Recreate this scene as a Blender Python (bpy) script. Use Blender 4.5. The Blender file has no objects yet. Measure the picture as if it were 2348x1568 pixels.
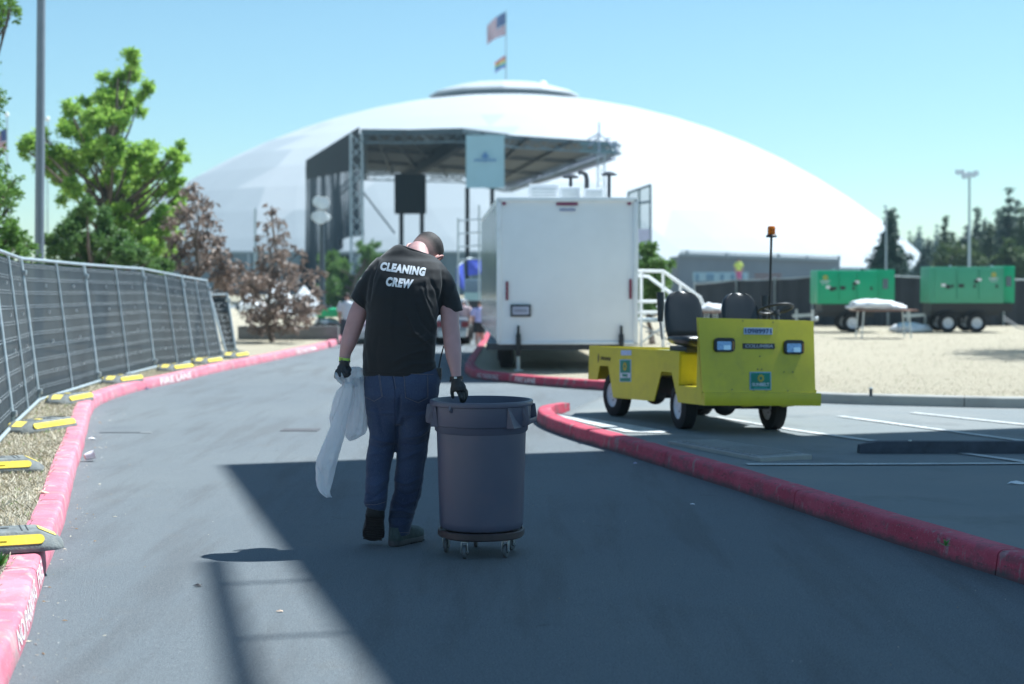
import bpy, bmesh, math, random
from math import sin, cos, pi, radians as R, sqrt, atan2
from mathutils import Vector, Matrix, noise
from mathutils.bvhtree import BVHTree
random.seed(7)
SC = bpy.context.scene
COL = SC.collection
# ------------------------------------------------------------------ camera
CAMH = 1.55; F = 3585.7; CX = 1173.5; CY = 784.0; HOR = 638.0
PITCH = math.atan((CY - HOR) / F)
cd = bpy.data.cameras.new('camera'); cam = bpy.data.objects.new('camera', cd); COL.objects.link(cam)
cam.location = (0, 0, CAMH); cam.rotation_euler = (pi / 2 - PITCH, 0, 0)
cd.lens = 55; cd.sensor_width = 36; cd.clip_start = .1; cd.clip_end = 3000
cd.dof.use_dof = True; cd.dof.focus_distance = 8.95; cd.dof.aperture_fstop = 2.0; cd.dof.aperture_blades = 11
SC.camera = cam
# ------------------------------------------------------------------ sun, sky, exposure
SUN_EL = R(58); SH = Vector((-.875, -.484, 0)).normalized()          # shadows fall this way on the ground
sunfrom = Vector((-SH.x * cos(SUN_EL), -SH.y * cos(SUN_EL), sin(SUN_EL)))
world = bpy.data.worlds.new('World'); SC.world = world; world.use_nodes = True
wn = world.node_tree.nodes; wl = world.node_tree.links
sky = wn.new('ShaderNodeTexSky'); sky.sky_type = 'NISHITA'; sky.sun_disc = False
sky.sun_elevation = SUN_EL; sky.sun_rotation = atan2(-SH.x, -SH.y)
sky.air_density = 1.0; sky.dust_density = .2; sky.ozone_density = 1.7; sky.altitude = 20
bg = wn['Background']; bg.inputs['Strength'].default_value = .078
tint = wn.new('ShaderNodeMix'); tint.data_type = 'RGBA'; tint.blend_type = 'MULTIPLY'; tint.inputs[0].default_value = 1; tint.inputs[7].default_value = (.75, .88, .78, 1)
wl.new(sky.outputs[0], tint.inputs[6]); wl.new(tint.outputs[2], bg.inputs[0])
sd = bpy.data.lights.new('sun', 'SUN'); sd.energy = 4.8; sd.angle = R(.53); sd.color = (1.0, .975, .86)
so = bpy.data.objects.new('sun', sd); COL.objects.link(so); so.location = sunfrom * 60
so.rotation_euler = sunfrom.to_track_quat('Z', 'Y').to_euler()
vs = SC.view_settings
vs.view_transform = 'Standard'; vs.look = 'None'; vs.exposure = 1.04; vs.use_white_balance = True; vs.white_balance_temperature = 5700; vs.white_balance_tint = 10; vs.gamma = 1; vs.use_curve_mapping = False
SC.cycles.max_bounces = 6; SC.cycles.transparent_max_bounces = 12
SC.cycles.use_denoising = True; SC.cycles.sample_clamp_indirect = 8
# ------------------------------------------------------------------ picture <-> place
_f = Vector((0, cos(PITCH), -sin(PITCH))); _u = Vector((0, sin(PITCH), cos(PITCH)))
def ray(u, v):
    return _f * F + Vector((1, 0, 0)) * (u - CX) + _u * (CY - v)
def P(u, v, Y):
    d = ray(u, v); return Vector((0, 0, CAMH)) + d * (Y / d.y)
def G(u, v, z=0.0):
    d = ray(u, v); return Vector((0, 0, CAMH)) + d * ((z - CAMH) / d.z)
# ------------------------------------------------------------------ objects
def setp(o, label=None, cat=None, group=None, kind=None):
    if label: o['label'] = label
    if cat: o['category'] = cat
    if group: o['group'] = group
    if kind: o['kind'] = kind
    return o
def thing(name, label=None, cat=None, loc=(0, 0, 0), rotz=0, group=None, kind=None, parent=None):
    o = bpy.data.objects.new(name, None); COL.objects.link(o); o.location = loc; o.rotation_euler = (0, 0, rotz)
    o.empty_display_size = .1
    if parent: o.parent = parent
    return setp(o, label, cat, group, kind)
def wm(o):
    m = Matrix.Identity(4)
    while o is not None:
        m = o.matrix_basis @ m; o = o.parent
    return m
def kids(o): return [c for c in bpy.data.objects if c.parent == o]
def copy_tree(o, parent=None):
    c = o.copy(); COL.objects.link(c); c.parent = parent
    for ch in kids(o): copy_tree(ch, c)
    return c
class MB:
    def __init__(s): s.v = []; s.f = []; s.m = []; s.cur = 0
    def add(s, vs_, fs):
        n = len(s.v); s.v += [Vector(p) for p in vs_]
        for f in fs: s.f.append([i + n for i in f]); s.m.append(s.cur)
        return s
    def box(s, c, d, rz=0, M3=None):
        c = Vector(c); hx, hy, hz = d[0] / 2, d[1] / 2, d[2] / 2
        vv = [Vector((x, y, z)) for x in (-hx, hx) for y in (-hy, hy) for z in (-hz, hz)]
        rm = M3 if M3 is not None else Matrix.Rotation(rz, 3, 'Z')
        return s.add([c + rm @ p for p in vv], [(0, 1, 3, 2), (4, 6, 7, 5), (0, 4, 5, 1), (2, 3, 7, 6), (0, 2, 6, 4), (1, 5, 7, 3)])
    def bar(s, a, b, w, h=None, up=(0, 0, 1)):      # rectangular bar
        a = Vector(a); b = Vector(b); h = h or w; d = (b - a); L = d.length; d.normalize()
        up = Vector(up)
        if abs(d.dot(up)) > .98: up = Vector((0, 1, 0))
        x = d.cross(up).normalized(); z = x.cross(d).normalized()
        m = Matrix((x, d, z)).transposed()
        return s.box((a + b) / 2, (w, L, h), M3=m)
    def tube(s, pts, r, n=8, caps=True, r2=None):
        pts = [Vector(p) for p in pts]; k = len(pts); rr = r if isinstance(r, (list, tuple)) else [r + (((r2 if r2 is not None else r) - r) * i / max(1, k - 1)) for i in range(k)]
        vs_ = []; up = None
        for i, p in enumerate(pts):
            d = (pts[min(i + 1, k - 1)] - pts[max(i - 1, 0)])
            if d.length < 1e-9: d = Vector((0, 0, 1))
            d.normalize()
            if up is None:
                up = Vector((0, 0, 1)) if abs(d.z) < .9 else Vector((1, 0, 0))
            x = d.cross(up)
            if x.length < 1e-6: x = d.cross(Vector((0, 1, 0)))
            x.normalize(); y = x.cross(d).normalized(); up = y
            for j in range(n):
                a = 2 * pi * j / n; vs_.append(p + (x * cos(a) + y * sin(a)) * rr[i])
        fs = []
        for i in range(k - 1):
            for j in range(n):
                fs.append((i * n + j, i * n + (j + 1) % n, (i + 1) * n + (j + 1) % n, (i + 1) * n + j))
        if caps: fs.append(tuple(range(n))[::-1]); fs.append(tuple((k - 1) * n + j for j in range(n)))
        return s.add(vs_, fs)
    def loft(s, rings, caps=True, closed=True):
        n = len(rings[0]); vs_ = [p for r_ in rings for p in r_]; fs = []
        m = n if closed else n - 1
        for i in range(len(rings) - 1):
            for j in range(m):
                fs.append((i * n + j, i * n + (j + 1) % n, (i + 1) * n + (j + 1) % n, (i + 1) * n + j))
        if caps: fs.append(tuple(range(n))[::-1]); fs.append(tuple((len(rings) - 1) * n + j for j in range(n)))
        return s.add(vs_, fs)
    def lathe(s, prof, c=(0, 0, 0), n=32, caps=False, M3=None):
        c = Vector(c); m = M3 or Matrix.Identity(3)
        return s.loft([[c + m @ Vector((r * cos(2 * pi * j / n), r * sin(2 * pi * j / n), z)) for j in range(n)] for r, z in prof], caps=caps)
    def prism(s, poly, fn, h0, h1):                  # poly 2D, fn(x, y, h) -> 3D ; polygon may be concave
        n = len(poly); vs_ = [fn(x, y, h0) for x, y in poly] + [fn(x, y, h1) for x, y in poly]
        fs = [tuple(range(n))[::-1], tuple(range(n, 2 * n))] + [(i, (i + 1) % n, n + (i + 1) % n, n + i) for i in range(n)]
        return s.add(vs_, fs)
    def sphere(s, c, r, n=12, m=8, M3=None):
        c = Vector(c); rr = Vector(r) if not isinstance(r, (int, float)) else Vector((r, r, r)); mm = M3 or Matrix.Identity(3)
        rings = []
        for i in range(m + 1):
            t = pi * i / m; t = min(max(t, .02), pi - .02)
            rings.append([c + mm @ Vector((rr.x * sin(t) * cos(2 * pi * j / n), rr.y * sin(t) * sin(2 * pi * j / n), -rr.z * cos(t))) for j in range(n)])
        return s.loft(rings)
    def build(s, name, mats, parent=None, smooth=False, bevel=0, local=False, kind=None, fixn=True, **kw):
        me = bpy.data.meshes.new(name)
        vv = s.v
        if parent is not None and not local:
            im = wm(parent).inverted(); vv = [im @ p for p in vv]
        me.from_pydata([tuple(p) for p in vv], [], s.f)
        mats = mats if isinstance(mats, (list, tuple)) else [mats]
        for m in mats: me.materials.append(m)
        if len(mats) > 1: me.polygons.foreach_set('material_index', s.m)
        if fixn or bevel:
            bm = bmesh.new(); bm.from_mesh(me)
            if bevel:
                bmesh.ops.remove_doubles(bm, verts=bm.verts, dist=1e-5)
            if fixn: bmesh.ops.recalc_face_normals(bm, faces=bm.faces)
            if bevel:
                ed = [e for e in bm.edges if len(e.link_faces) == 2 and e.calc_face_angle(0) > .6]
                bmesh.ops.bevel(bm, geom=ed, offset=bevel, segments=2, affect='EDGES', profile=.6)
            bm.to_mesh(me); bm.free()
        if smooth or bevel:
            me.shade_smooth()
            if smooth != 'all':
                me.set_sharp_from_angle(angle=R(38))
        o = bpy.data.objects.new(name, me); COL.objects.link(o)
        if parent is not None: o.parent = parent
        return setp(o, kw.get('label'), kw.get('cat'), kw.get('group'), kind)
def obj_from_mesh(name, me, parent, **kw):
    o = bpy.data.objects.new(name, me); COL.objects.link(o)
    if parent is not None: o.parent = parent
    return setp(o, kw.get('label'), kw.get('cat'), kw.get('group'), kw.get('kind'))
def remesh(mb, voxel, smooth_it=6, fac=.5):
    """union of overlapping closed shapes -> one continuous surface; returns mesh (coordinates as in mb)"""
    me = bpy.data.meshes.new('tmp'); me.from_pydata([tuple(p) for p in mb.v], [], mb.f)
    bm = bmesh.new(); bm.from_mesh(me); bmesh.ops.recalc_face_normals(bm, faces=bm.faces); bm.to_mesh(me); bm.free()
    o = bpy.data.objects.new('tmp', me); COL.objects.link(o)
    m = o.modifiers.new('r', 'REMESH'); m.mode = 'VOXEL'; m.voxel_size = voxel; m.use_smooth_shade = True
    if smooth_it:
        m = o.modifiers.new('s', 'SMOOTH'); m.factor = fac; m.iterations = smooth_it
    dg = bpy.context.evaluated_depsgraph_get(); dg.update()
    res = bpy.data.meshes.new_from_object(o.evaluated_get(dg), preserve_all_data_layers=False, depsgraph=dg)
    bpy.data.objects.remove(o); bpy.data.meshes.remove(me)
    res.shade_smooth(); return res
def to_local(me, parent):
    me.transform(wm(parent).inverted()); me.update()
def bvh_of(me):
    return BVHTree.FromPolygons([v.co.copy() for v in me.vertices], [tuple(p.vertices) for p in me.polygons])
# ------------------------------------------------------------------ materials
MATS = {}
def M(name, col, rough=.6, metal=0, var=.12, scale=6, bump=0, bscale=60, spec=.5, trans=0, alpha=1, sub=0, coat=0, dirt=None, dirt_amt=.5, dirt_scale=3, obj_space=True, sheen=0, bdist=.01):
    if name in MATS: return MATS[name]
    m = bpy.data.materials.new(name); m.use_nodes = True; nt = m.node_tree; N = nt.nodes; L = nt.links
    b = N['Principled BSDF']
    b.inputs['Roughness'].default_value = rough; b.inputs['Metallic'].default_value = metal
    b.inputs['Specular IOR Level'].default_value = spec
    if coat: b.inputs['Coat Weight'].default_value = coat
    if sheen: b.inputs['Sheen Weight'].default_value = sheen
    if trans: b.inputs['Transmission Weight'].default_value = trans
    if alpha < 1: b.inputs['Alpha'].default_value = alpha
    tc = N.new('ShaderNodeTexCoord'); n1 = N.new('ShaderNodeTexNoise'); n1.inputs['Scale'].default_value = scale
    n1.inputs['Detail'].default_value = 6; n1.inputs['Roughness'].default_value = .65
    L.new(tc.outputs['Object'], n1.inputs['Vector'])
    rp = N.new('ShaderNodeMapRange'); rp.inputs[1].default_value = .3; rp.inputs[2].default_value = .7
    L.new(n1.outputs[0], rp.inputs[0])
    mx = N.new('ShaderNodeMix'); mx.data_type = 'RGBA'
    mx.inputs[6].default_value = (*[c * (1 - var) for c in col], 1); mx.inputs[7].default_value = (*[min(1, c * (1 + var)) for c in col], 1)
    L.new(rp.outputs[0], mx.inputs[0]); out = mx.outputs[2]
    if dirt:
        n2 = N.new('ShaderNodeTexNoise'); n2.inputs['Scale'].default_value = dirt_scale; n2.inputs['Detail'].default_value = 8; n2.inputs['Roughness'].default_value = .7
        L.new(tc.outputs['Object'], n2.inputs['Vector'])
        r2 = N.new('ShaderNodeMapRange'); r2.inputs[1].default_value = .5; r2.inputs[2].default_value = .72; r2.inputs[4].default_value = dirt_amt
        L.new(n2.outputs[0], r2.inputs[0])
        m2 = N.new('ShaderNodeMix'); m2.data_type = 'RGBA'; m2.inputs[7].default_value = (*dirt, 1)
        L.new(r2.outputs[0], m2.inputs[0]); L.new(out, m2.inputs[6]); out = m2.outputs[2]
    L.new(out, b.inputs['Base Color'])
    rr = N.new('ShaderNodeMapRange'); rr.inputs[3].default_value = max(.02, rough - .08); rr.inputs[4].default_value = min(1, rough + .08)
    L.new(n1.outputs[0], rr.inputs[0]); L.new(rr.outputs[0], b.inputs['Roughness'])
    if bump:
        n3 = N.new('ShaderNodeTexNoise'); n3.inputs['Scale'].default_value = bscale; n3.inputs['Detail'].default_value = 4
        L.new(tc.outputs['Object'], n3.inputs['Vector'])
        bp = N.new('ShaderNodeBump'); bp.inputs['Strength'].default_value = bump; bp.inputs['Distance'].default_value = bdist
        L.new(n3.outputs[0], bp.inputs['Height']); L.new(bp.outputs[0], b.inputs['Normal'])
    MATS[name] = m; return m
def node(m, t, **kw):
    n = m.node_tree.nodes.new(t)
    for k, v in kw.items():
        if k.startswith('i_'):
            key = k[2:]; n.inputs[int(key) if key.isdigit() else key].default_value = v
        else: setattr(n, k, v)
    return n
def ground_mat(name, cols, scales, rough=.9, bump=.4, bscale=180, speck=None, bdist=.006, grime=0):
    """layered procedural ground: cols[0] base, others mixed in by noise masks (col, scale, lo, hi, amt)"""
    m = bpy.data.materials.new(name); m.use_nodes = True; L = m.node_tree.links; b = m.node_tree.nodes['Principled BSDF']
    b.inputs['Roughness'].default_value = rough
    tc = node(m, 'ShaderNodeTexCoord'); out = None
    rgb = node(m, 'ShaderNodeRGB'); rgb.outputs[0].default_value = (*cols, 1); out = rgb.outputs[0]
    for i, (c, sc, lo, hi, amt, st) in enumerate(scales):
        mp = node(m, 'ShaderNodeMapping'); mp.inputs['Scale'].default_value = st; mp.inputs['Location'].default_value = (i * 3.7, i * 1.3, 0)
        L.new(tc.outputs['Object'], mp.inputs[0])
        n = node(m, 'ShaderNodeTexNoise', i_Scale=sc, i_Detail=8.0, i_Roughness=.62); L.new(mp.outputs[0], n.inputs['Vector'])
        r = node(m, 'ShaderNodeMapRange', i_1=lo, i_2=hi, i_4=amt); L.new(n.outputs[0], r.inputs[0])
        x = node(m, 'ShaderNodeMix', data_type='RGBA'); x.inputs[7].default_value = (*c, 1)
        L.new(r.outputs[0], x.inputs[0]); L.new(out, x.inputs[6]); out = x.outputs[2]
    if grime:
        sx = node(m, 'ShaderNodeSeparateXYZ'); L.new(tc.outputs['Object'], sx.inputs[0])
        zr = node(m, 'ShaderNodeMapRange', i_1=.0, i_2=.095, i_3=.55, i_4=-.25); L.new(sx.outputs[2], zr.inputs[0])
        gn = node(m, 'ShaderNodeTexNoise', i_Scale=5.0, i_Detail=7.0, i_Roughness=.7); L.new(tc.outputs['Object'], gn.inputs['Vector'])
        ga = node(m, 'ShaderNodeMath', operation='ADD'); L.new(zr.outputs[0], ga.inputs[0]); L.new(gn.outputs[0], ga.inputs[1])
        gr_ = node(m, 'ShaderNodeMapRange', i_1=.62, i_2=.95, i_4=grime); L.new(ga.outputs[0], gr_.inputs[0])
        gx_ = node(m, 'ShaderNodeMix', data_type='RGBA'); gx_.inputs[7].default_value = (.075, .070, .072, 1); L.new(gr_.outputs[0], gx_.inputs[0]); L.new(out, gx_.inputs[6]); out = gx_.outputs[2]
    L.new(out, b.inputs['Base Color'])
    n = node(m, 'ShaderNodeTexNoise', i_Scale=bscale, i_Detail=5.0, i_Roughness=.7); L.new(tc.outputs['Object'], n.inputs['Vector'])
    bp = node(m, 'ShaderNodeBump', i_Strength=bump, i_Distance=bdist); L.new(n.outputs[0], bp.inputs['Height']); L.new(bp.outputs[0], b.inputs['Normal'])
    b.inputs['Specular IOR Level'].default_value = .35
    MATS[name] = m; return m
S1 = (1, 1, 1)
asphalt = ground_mat('asphalt', (.150, .174, .192), [
    ((.188, .212, .222), .35, .42, .68, .8, (1, .6, 1)), ((.105, .124, .14), .9, .55, .75, .5, S1),
    ((.20, .185, .16), 2.2, .6, .8, .4, S1), ((.10, .105, .11), 1.3, .5, .62, .45, (2.2, .22, 1)), ((.07, .075, .08), 3.1, .66, .74, .6, S1), ((.24, .25, .25), 30, .55, .75, .5, S1), ((.32, .33, .33), 170, .54, .64, .85, S1), ((.04, .045, .055), 130, .54, .64, .85, S1), ((.36, .36, .35), 70, .62, .67, .6, S1), ((.05, .055, .065), 60, .62, .67, .6, S1)],
    rough=.86, bump=1, bscale=170, bdist=.010)
asphalt_park = ground_mat('asphalt_parking', (.195, .215, .22), [
    ((.25, .255, .245), .5, .42, .68, .8, S1), ((.08, .085, .09), 1.2, .55, .78, .6, S1), ((.23, .23, .22), 280, .62, .74, .7, S1), ((.05, .05, .055), 240, .60, .72, .7, S1)],
    rough=.88, bump=.8, bscale=220)
lawn_mat = ground_mat('dried_grass', (.48, .425, .315), [
    ((.42, .36, .26), .8, .45, .7, .6, S1), ((.57, .51, .39), 14, .5, .7, .8, S1), ((.38, .33, .24), 40, .58, .72, .5, S1), ((.26, .28, .13), 5, .68, .78, .5, S1), ((.60, .55, .43), 110, .56, .68, .6, S1)],
    rough=.95, bump=1, bscale=120, bdist=.03)
dirt_mat = ground_mat('dry_dirt', (.30, .27, .20), [((.18, .17, .12), .05, .4, .7, .8, S1), ((.10, .13, .05), .02, .5, .65, .8, S1), ((.40, .36, .27), 2, .5, .7, .5, S1)], rough=.95, bump=.5, bscale=8)
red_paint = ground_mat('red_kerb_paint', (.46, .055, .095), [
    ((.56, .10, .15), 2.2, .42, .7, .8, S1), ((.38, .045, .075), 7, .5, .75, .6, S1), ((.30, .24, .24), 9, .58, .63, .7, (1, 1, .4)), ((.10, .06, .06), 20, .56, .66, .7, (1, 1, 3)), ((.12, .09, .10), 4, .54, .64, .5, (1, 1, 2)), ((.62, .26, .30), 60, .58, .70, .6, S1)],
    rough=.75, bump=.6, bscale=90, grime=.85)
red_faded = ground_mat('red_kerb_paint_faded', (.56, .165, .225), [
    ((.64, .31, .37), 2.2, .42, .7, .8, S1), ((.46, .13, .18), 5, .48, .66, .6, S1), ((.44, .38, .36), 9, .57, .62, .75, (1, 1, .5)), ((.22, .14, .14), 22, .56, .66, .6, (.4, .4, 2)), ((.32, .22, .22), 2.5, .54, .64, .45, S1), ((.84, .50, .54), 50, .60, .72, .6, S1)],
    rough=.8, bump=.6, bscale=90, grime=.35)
concrete = ground_mat('concrete', (.36, .36, .34), [((.26, .26, .25), 2, .45, .7, .7, S1), ((.18, .18, .18), 9, .6, .75, .6, S1), ((.45, .44, .42), 120, .6, .72, .5, S1)], rough=.9, bump=.5, bscale=120)
white_line = ground_mat('road_line_paint', (.56, .57, .56), [((.36, .38, .38), 6, .46, .62, .8, S1), ((.2, .21, .21), 40, .56, .64, .8, S1)], rough=.7, bump=.4, bscale=200)
# ------------------------------------------------------------------ lettering
def text_mesh(s, size=1, bold=.02, shear=0, ext=.0, sx=1, spacing=1, line=1):
    c = bpy.data.curves.new('t', 'FONT'); c.body = s; c.size = size; c.offset = bold * size; c.shear = shear; c.extrude = ext
    c.align_x = 'CENTER'; c.align_y = 'CENTER'; c.space_character = spacing; c.space_line = line; c.resolution_u = 3
    o = bpy.data.objects.new('t', c); COL.objects.link(o)
    dg = bpy.context.evaluated_depsgraph_get(); dg.update()
    me = bpy.data.meshes.new_from_object(o.evaluated_get(dg)); bpy.data.objects.remove(o)
    me.transform(Matrix.Diagonal((sx, 1, 1, 1))); return me
def place_text(s, mat, parent, origin, xdir, ydir, height, width=None, bold=.02, shear=0, name='lettering', spacing=1, kind=None):
    """flat lettering, centred on origin, lying in the plane xdir/ydir; height = cap height"""
    me = text_mesh(s, 1, bold, shear, .002, 1, spacing)
    xs = [v.co.x for v in me.vertices]; ys = [v.co.y for v in me.vertices]
    if not xs: return None
    w = max(xs) - min(xs); h = max(ys) - min(ys); sy = height / h; sx = (width / w) if width else sy
    cx_ = (max(xs) + min(xs)) / 2; cy_ = (max(ys) + min(ys)) / 2
    x = Vector(xdir).normalized(); y = Vector(ydir).normalized(); z = x.cross(y).normalized(); y = z.cross(x)
    o0 = Vector(origin)
    for v in me.vertices:
        p = o0 + x * ((v.co.x - cx_) * sx) + y * ((v.co.y - cy_) * sy) + z * v.co.z
        v.co = p
    me.materials.clear(); me.materials.append(mat)
    if parent is not None: to_local(me, parent)
    return obj_from_mesh(name, me, parent, kind=kind)
# common materials
white_paint = M('white_paint', (.80, .81, .82), .35, var=.04, scale=2)
galv = M('galvanised_steel', (.48, .52, .54), .38, .75, var=.18, scale=20)
black_mesh_c = (.035, .04, .045)
black_plastic = M('black_plastic', (.018, .019, .021), .5, var=.2, scale=20)
dark_steel = M('dark_steel', (.06, .065, .075), .5, .4, var=.2)
rubber = M('tyre_rubber', (.018, .018, .019), .85, var=.25, scale=30, bump=.3, bscale=80)
# ================================================================== GROUND
g = MB(); n = 24
g.add([(-1500, -300, -.06), (1500, -300, -.06), (1500, 2500, -.06), (-1500, 2500, -.06)], [(0, 1, 2, 3)])
g.build('ground', dirt_mat, kind='structure')
# left kerb (road edge at ground level), from behind the camera to far away
LKpx = [(23, 1557), (58, 1484), (83, 1407), (104, 1322), (116, 1291), (149, 1210), (166, 1129), (174, 1090), (193, 1032), (210, 946), (229, 927), (295, 902), (360, 887), (425, 873), (491, 855), (587, 836), (680, 815), (770, 795)]
LK = [G(u, v) for u, v in LKpx]
def smooth_path(pts, it=2):
    for _ in range(it):
        q = [pts[0]]
        for a, b in zip(pts, pts[1:]): q += [a * .75 + b * .25, a * .25 + b * .75]
        q.append(pts[-1]); pts = q
    return pts
LK = [LK[0] + (LK[0] - LK[3]).normalized() * 8] + LK + [G(800, 775), G(815, 757), G(830, 735)]
LKs = smooth_path(LK, 2)
RKpx = [(1226, 973), (1290, 1002), (1413, 1037), (1585, 1093), (1748, 1145), (1979, 1224), (2176, 1287), (2347, 1341)]
RK = [G(u, v) for u, v in RKpx]
RK = RK + [RK[-1] + (RK[-1] - RK[-3]).normalized() * 7]
tip = G(1226, 962)
RKs = smooth_path([tip + Vector((.35, .9, 0)), tip + Vector((.02, .35, 0))] + RK, 2)
TKpx = [(1118, 762), (1105, 785), (1085, 815), (1065, 845), (1063, 855), (1080, 869), (1130, 874), (1225, 884), (1340, 893), (1500, 903), (1700, 915), (1875, 926), (2100, 932), (2347, 938)]
TKs = smooth_path([G(u, v) for u, v in TKpx] + [G(2347, 938) + Vector((12, -2, 0))], 2)
# road
fr = 90
road = MB(); road.add([(-60, -20, 0), (60, -20, 0), (60, fr, 0), (-60, fr, 0)], [(0, 1, 2, 3)])
road.build('road', asphalt, kind='structure')
KH = .13
def offs(path, i, side):
    a = path[max(i - 1, 0)]; b = path[min(i + 1, len(path) - 1)]; d = (b - a); d.z = 0; d.normalize()
    return Vector((-d.y, d.x, 0)) * side
def kerb(path, side, mat_fn, name, label, zf=None, seg=2.6, w=.17, jig=.004):
    root = thing(name, kind='structure'); root['label'] = label
    prof = [(0, -.05), (.006, .0), (.020, KH * .80), (.027, KH * .92), (.040, KH * .99), (.055, KH + .002), (w * .8, KH + .004), (w, KH + .002), (w + .004, -.05)]
    L = [0]
    for a, b in zip(path, path[1:]): L.append(L[-1] + (b - a).length)
    # resample finely
    fine = []; t = 0
    while t < L[-1]:
        k = max(i for i in range(len(L)) if L[i] <= t); k = min(k, len(path) - 2)
        f = (t - L[k]) / max(1e-6, L[k + 1] - L[k]); fine.append(path[k].lerp(path[k + 1], f)); t += .22
    per = max(2, int(seg / .22)); i = 0; parts = []
    while i < len(fine) - 1:
        j = min(i + per, len(fine) - 1); rings = []
        for k in range(i, j + 1):
            o = offs(fine, k, side); c = fine[k].copy()
            if k == i or k == j:                       # pull the ends back: open joint
                d = (fine[min(k + 1, len(fine) - 1)] - fine[max(k - 1, 0)]).normalized() * .005
                c += d if k == i else -d
            z0 = zf(c) if zf else 0
            wob = noise.noise(c * 1.7) * jig * 2
            rings.append([c + o * (dd + wob) + Vector((0, 0, zz + (z0 if zz > 0 else 0) + (noise.noise(c * 4 + Vector((dd * 9, 0, 0))) * jig if zz > 0.02 else 0))) for dd, zz in prof])
        mb = MB(); mb.loft(rings)
        parts.append(mb.build('kerb_segment', mat_fn(fine[(i + j) // 2]), root, smooth=True)); i = j
    return root, fine
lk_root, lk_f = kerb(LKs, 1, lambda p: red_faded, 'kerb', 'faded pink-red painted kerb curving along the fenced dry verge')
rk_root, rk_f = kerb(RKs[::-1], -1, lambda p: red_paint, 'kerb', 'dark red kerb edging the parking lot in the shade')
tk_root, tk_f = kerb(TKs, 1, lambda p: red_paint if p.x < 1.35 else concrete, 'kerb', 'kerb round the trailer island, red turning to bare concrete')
# raised surfaces
def sheet(name, poly, zf, mat, kind='structure', grid=None):
    bm = bmesh.new(); vv = [bm.verts.new((p.x, p.y, zf(p))) for p in poly]; bm.faces.new(vv)
    bmesh.ops.triangulate(bm, faces=bm.faces)
    me = bpy.data.meshes.new(name); bm.normal_update()
    bm.faces.ensure_lookup_table()
    if bm.faces[0].normal.z < 0: bmesh.ops.reverse_faces(bm, faces=bm.faces)
    bm.to_mesh(me); bm.free(); me.materials.append(mat)
    o = bpy.data.objects.new(name, me); COL.objects.link(o); o['kind'] = kind; return o
def inner(path, side, d): return [path[i] + offs(path, i, side) * d for i in range(len(path))]
lkin = inner(lk_f, 1, .15)
sheet('grass_verge', lkin + [Vector((-8, 75, 0)), Vector((-60, 75, 0)), Vector((-60, -10, 0))], lambda p: KH - .012, lawn_mat)
def zpark(p):
    w = min(1, max(0, (p.y - 11.5) / 2.5)); w = w * w * (3 - 2 * w)
    return KH - .003 - w * min(.055, max(0, .045 * (p.x - 1.5)))
def zslope(p): return zpark(p)
# parking lot: grid clipped between the two kerbs
tkR = [p for p in tk_f if p.x > .8]
def ypark_far(x):
    pts = sorted(tkR, key=lambda p: p.x)
    if x <= pts[0].x: return pts[0].y
    for a, b in zip(pts, pts[1:]):
        if a.x <= x <= b.x: return a.y + (b.y - a.y) * (x - a.x) / max(1e-6, b.x - a.x)
    return pts[-1].y
rkin = inner(rk_f, -1, .15)          # runs from near camera to tip
pk = MB(); NX = 80
for i, p in enumerate(rkin):
    pass
rows = []
pts = [p for p in rkin if p.y > 3]
for p in pts:
    row = []
    # rays from the kerb away to the far right / far edge
    q = p + Vector((24, 0, 0)) if p.y < tip.y - .3 else None
    rows.append(p)
near = sorted(rows, key=lambda p: p.x)  # increasing x
near = [p for p in near]
edge = []
for k in range(len(near)):
    x = near[k].x
    y0 = near[k].y; 
    edge.append((x, y0))
xs = [e[0] for e in edge]
def ynear(x):
    if x >= xs[-1]: return edge[-1][1] - (x - xs[-1]) * 1.2
    for a, b in zip(edge, edge[1:]):
        if a[0] <= x <= b[0]: return a[1] + (b[1] - a[1]) * (x - a[0]) / max(1e-6, b[0] - a[0])
    return edge[0][1]
cols = []; x = tip.x + .12; X = []
while x < 26: X.append(x); x += .15 if x < 6 else 1.0
def ytop(x):                        # far side of the parking lot, where it drops flush to the roadway
    return min(ypark_far(x) - .02, 21.8 + (x - tip.x) * .25 - max(0, 1.3 - (x - tip.x)) * 4.2)
V_ = []; 
NYS = 30
for x in X:
    a = ynear(x); b = ytop(x)
    if b < a + .1: b = a + .1
    far_kerb = b > ypark_far(x) - .5
    for j in range(NYS + 1):
        t = j / NYS; y = a + (b - a) * t; p = Vector((x, y, 0)); z = zpark(p)
        dd = (b - y)
        if dd < 1.6 : z = z * (max(0, dd) / 1.6) ** .8 + .004
        V_.append(Vector((x, y, z)))
fs = []
for i in range(len(X) - 1):
    for j in range(NYS):
        a = i * (NYS + 1) + j; fs.append((a, a + NYS + 1, a + NYS + 2, a + 1))
pk.add(V_, fs); pk.build('parking_lot', asphalt_park, kind='structure', smooth='all')
# dry lawn on the right and round the trailer
tkin = inner(tk_f, 1, .15)
def zlawn(p):
    return KH - .01
sheet('dry_lawn', tkin + [Vector((60, tkin[-1].y, 0)), Vector((60, 60, 0)), Vector((tkin[0].x + 1, 60, 0))], zlawn, lawn_mat)
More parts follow.
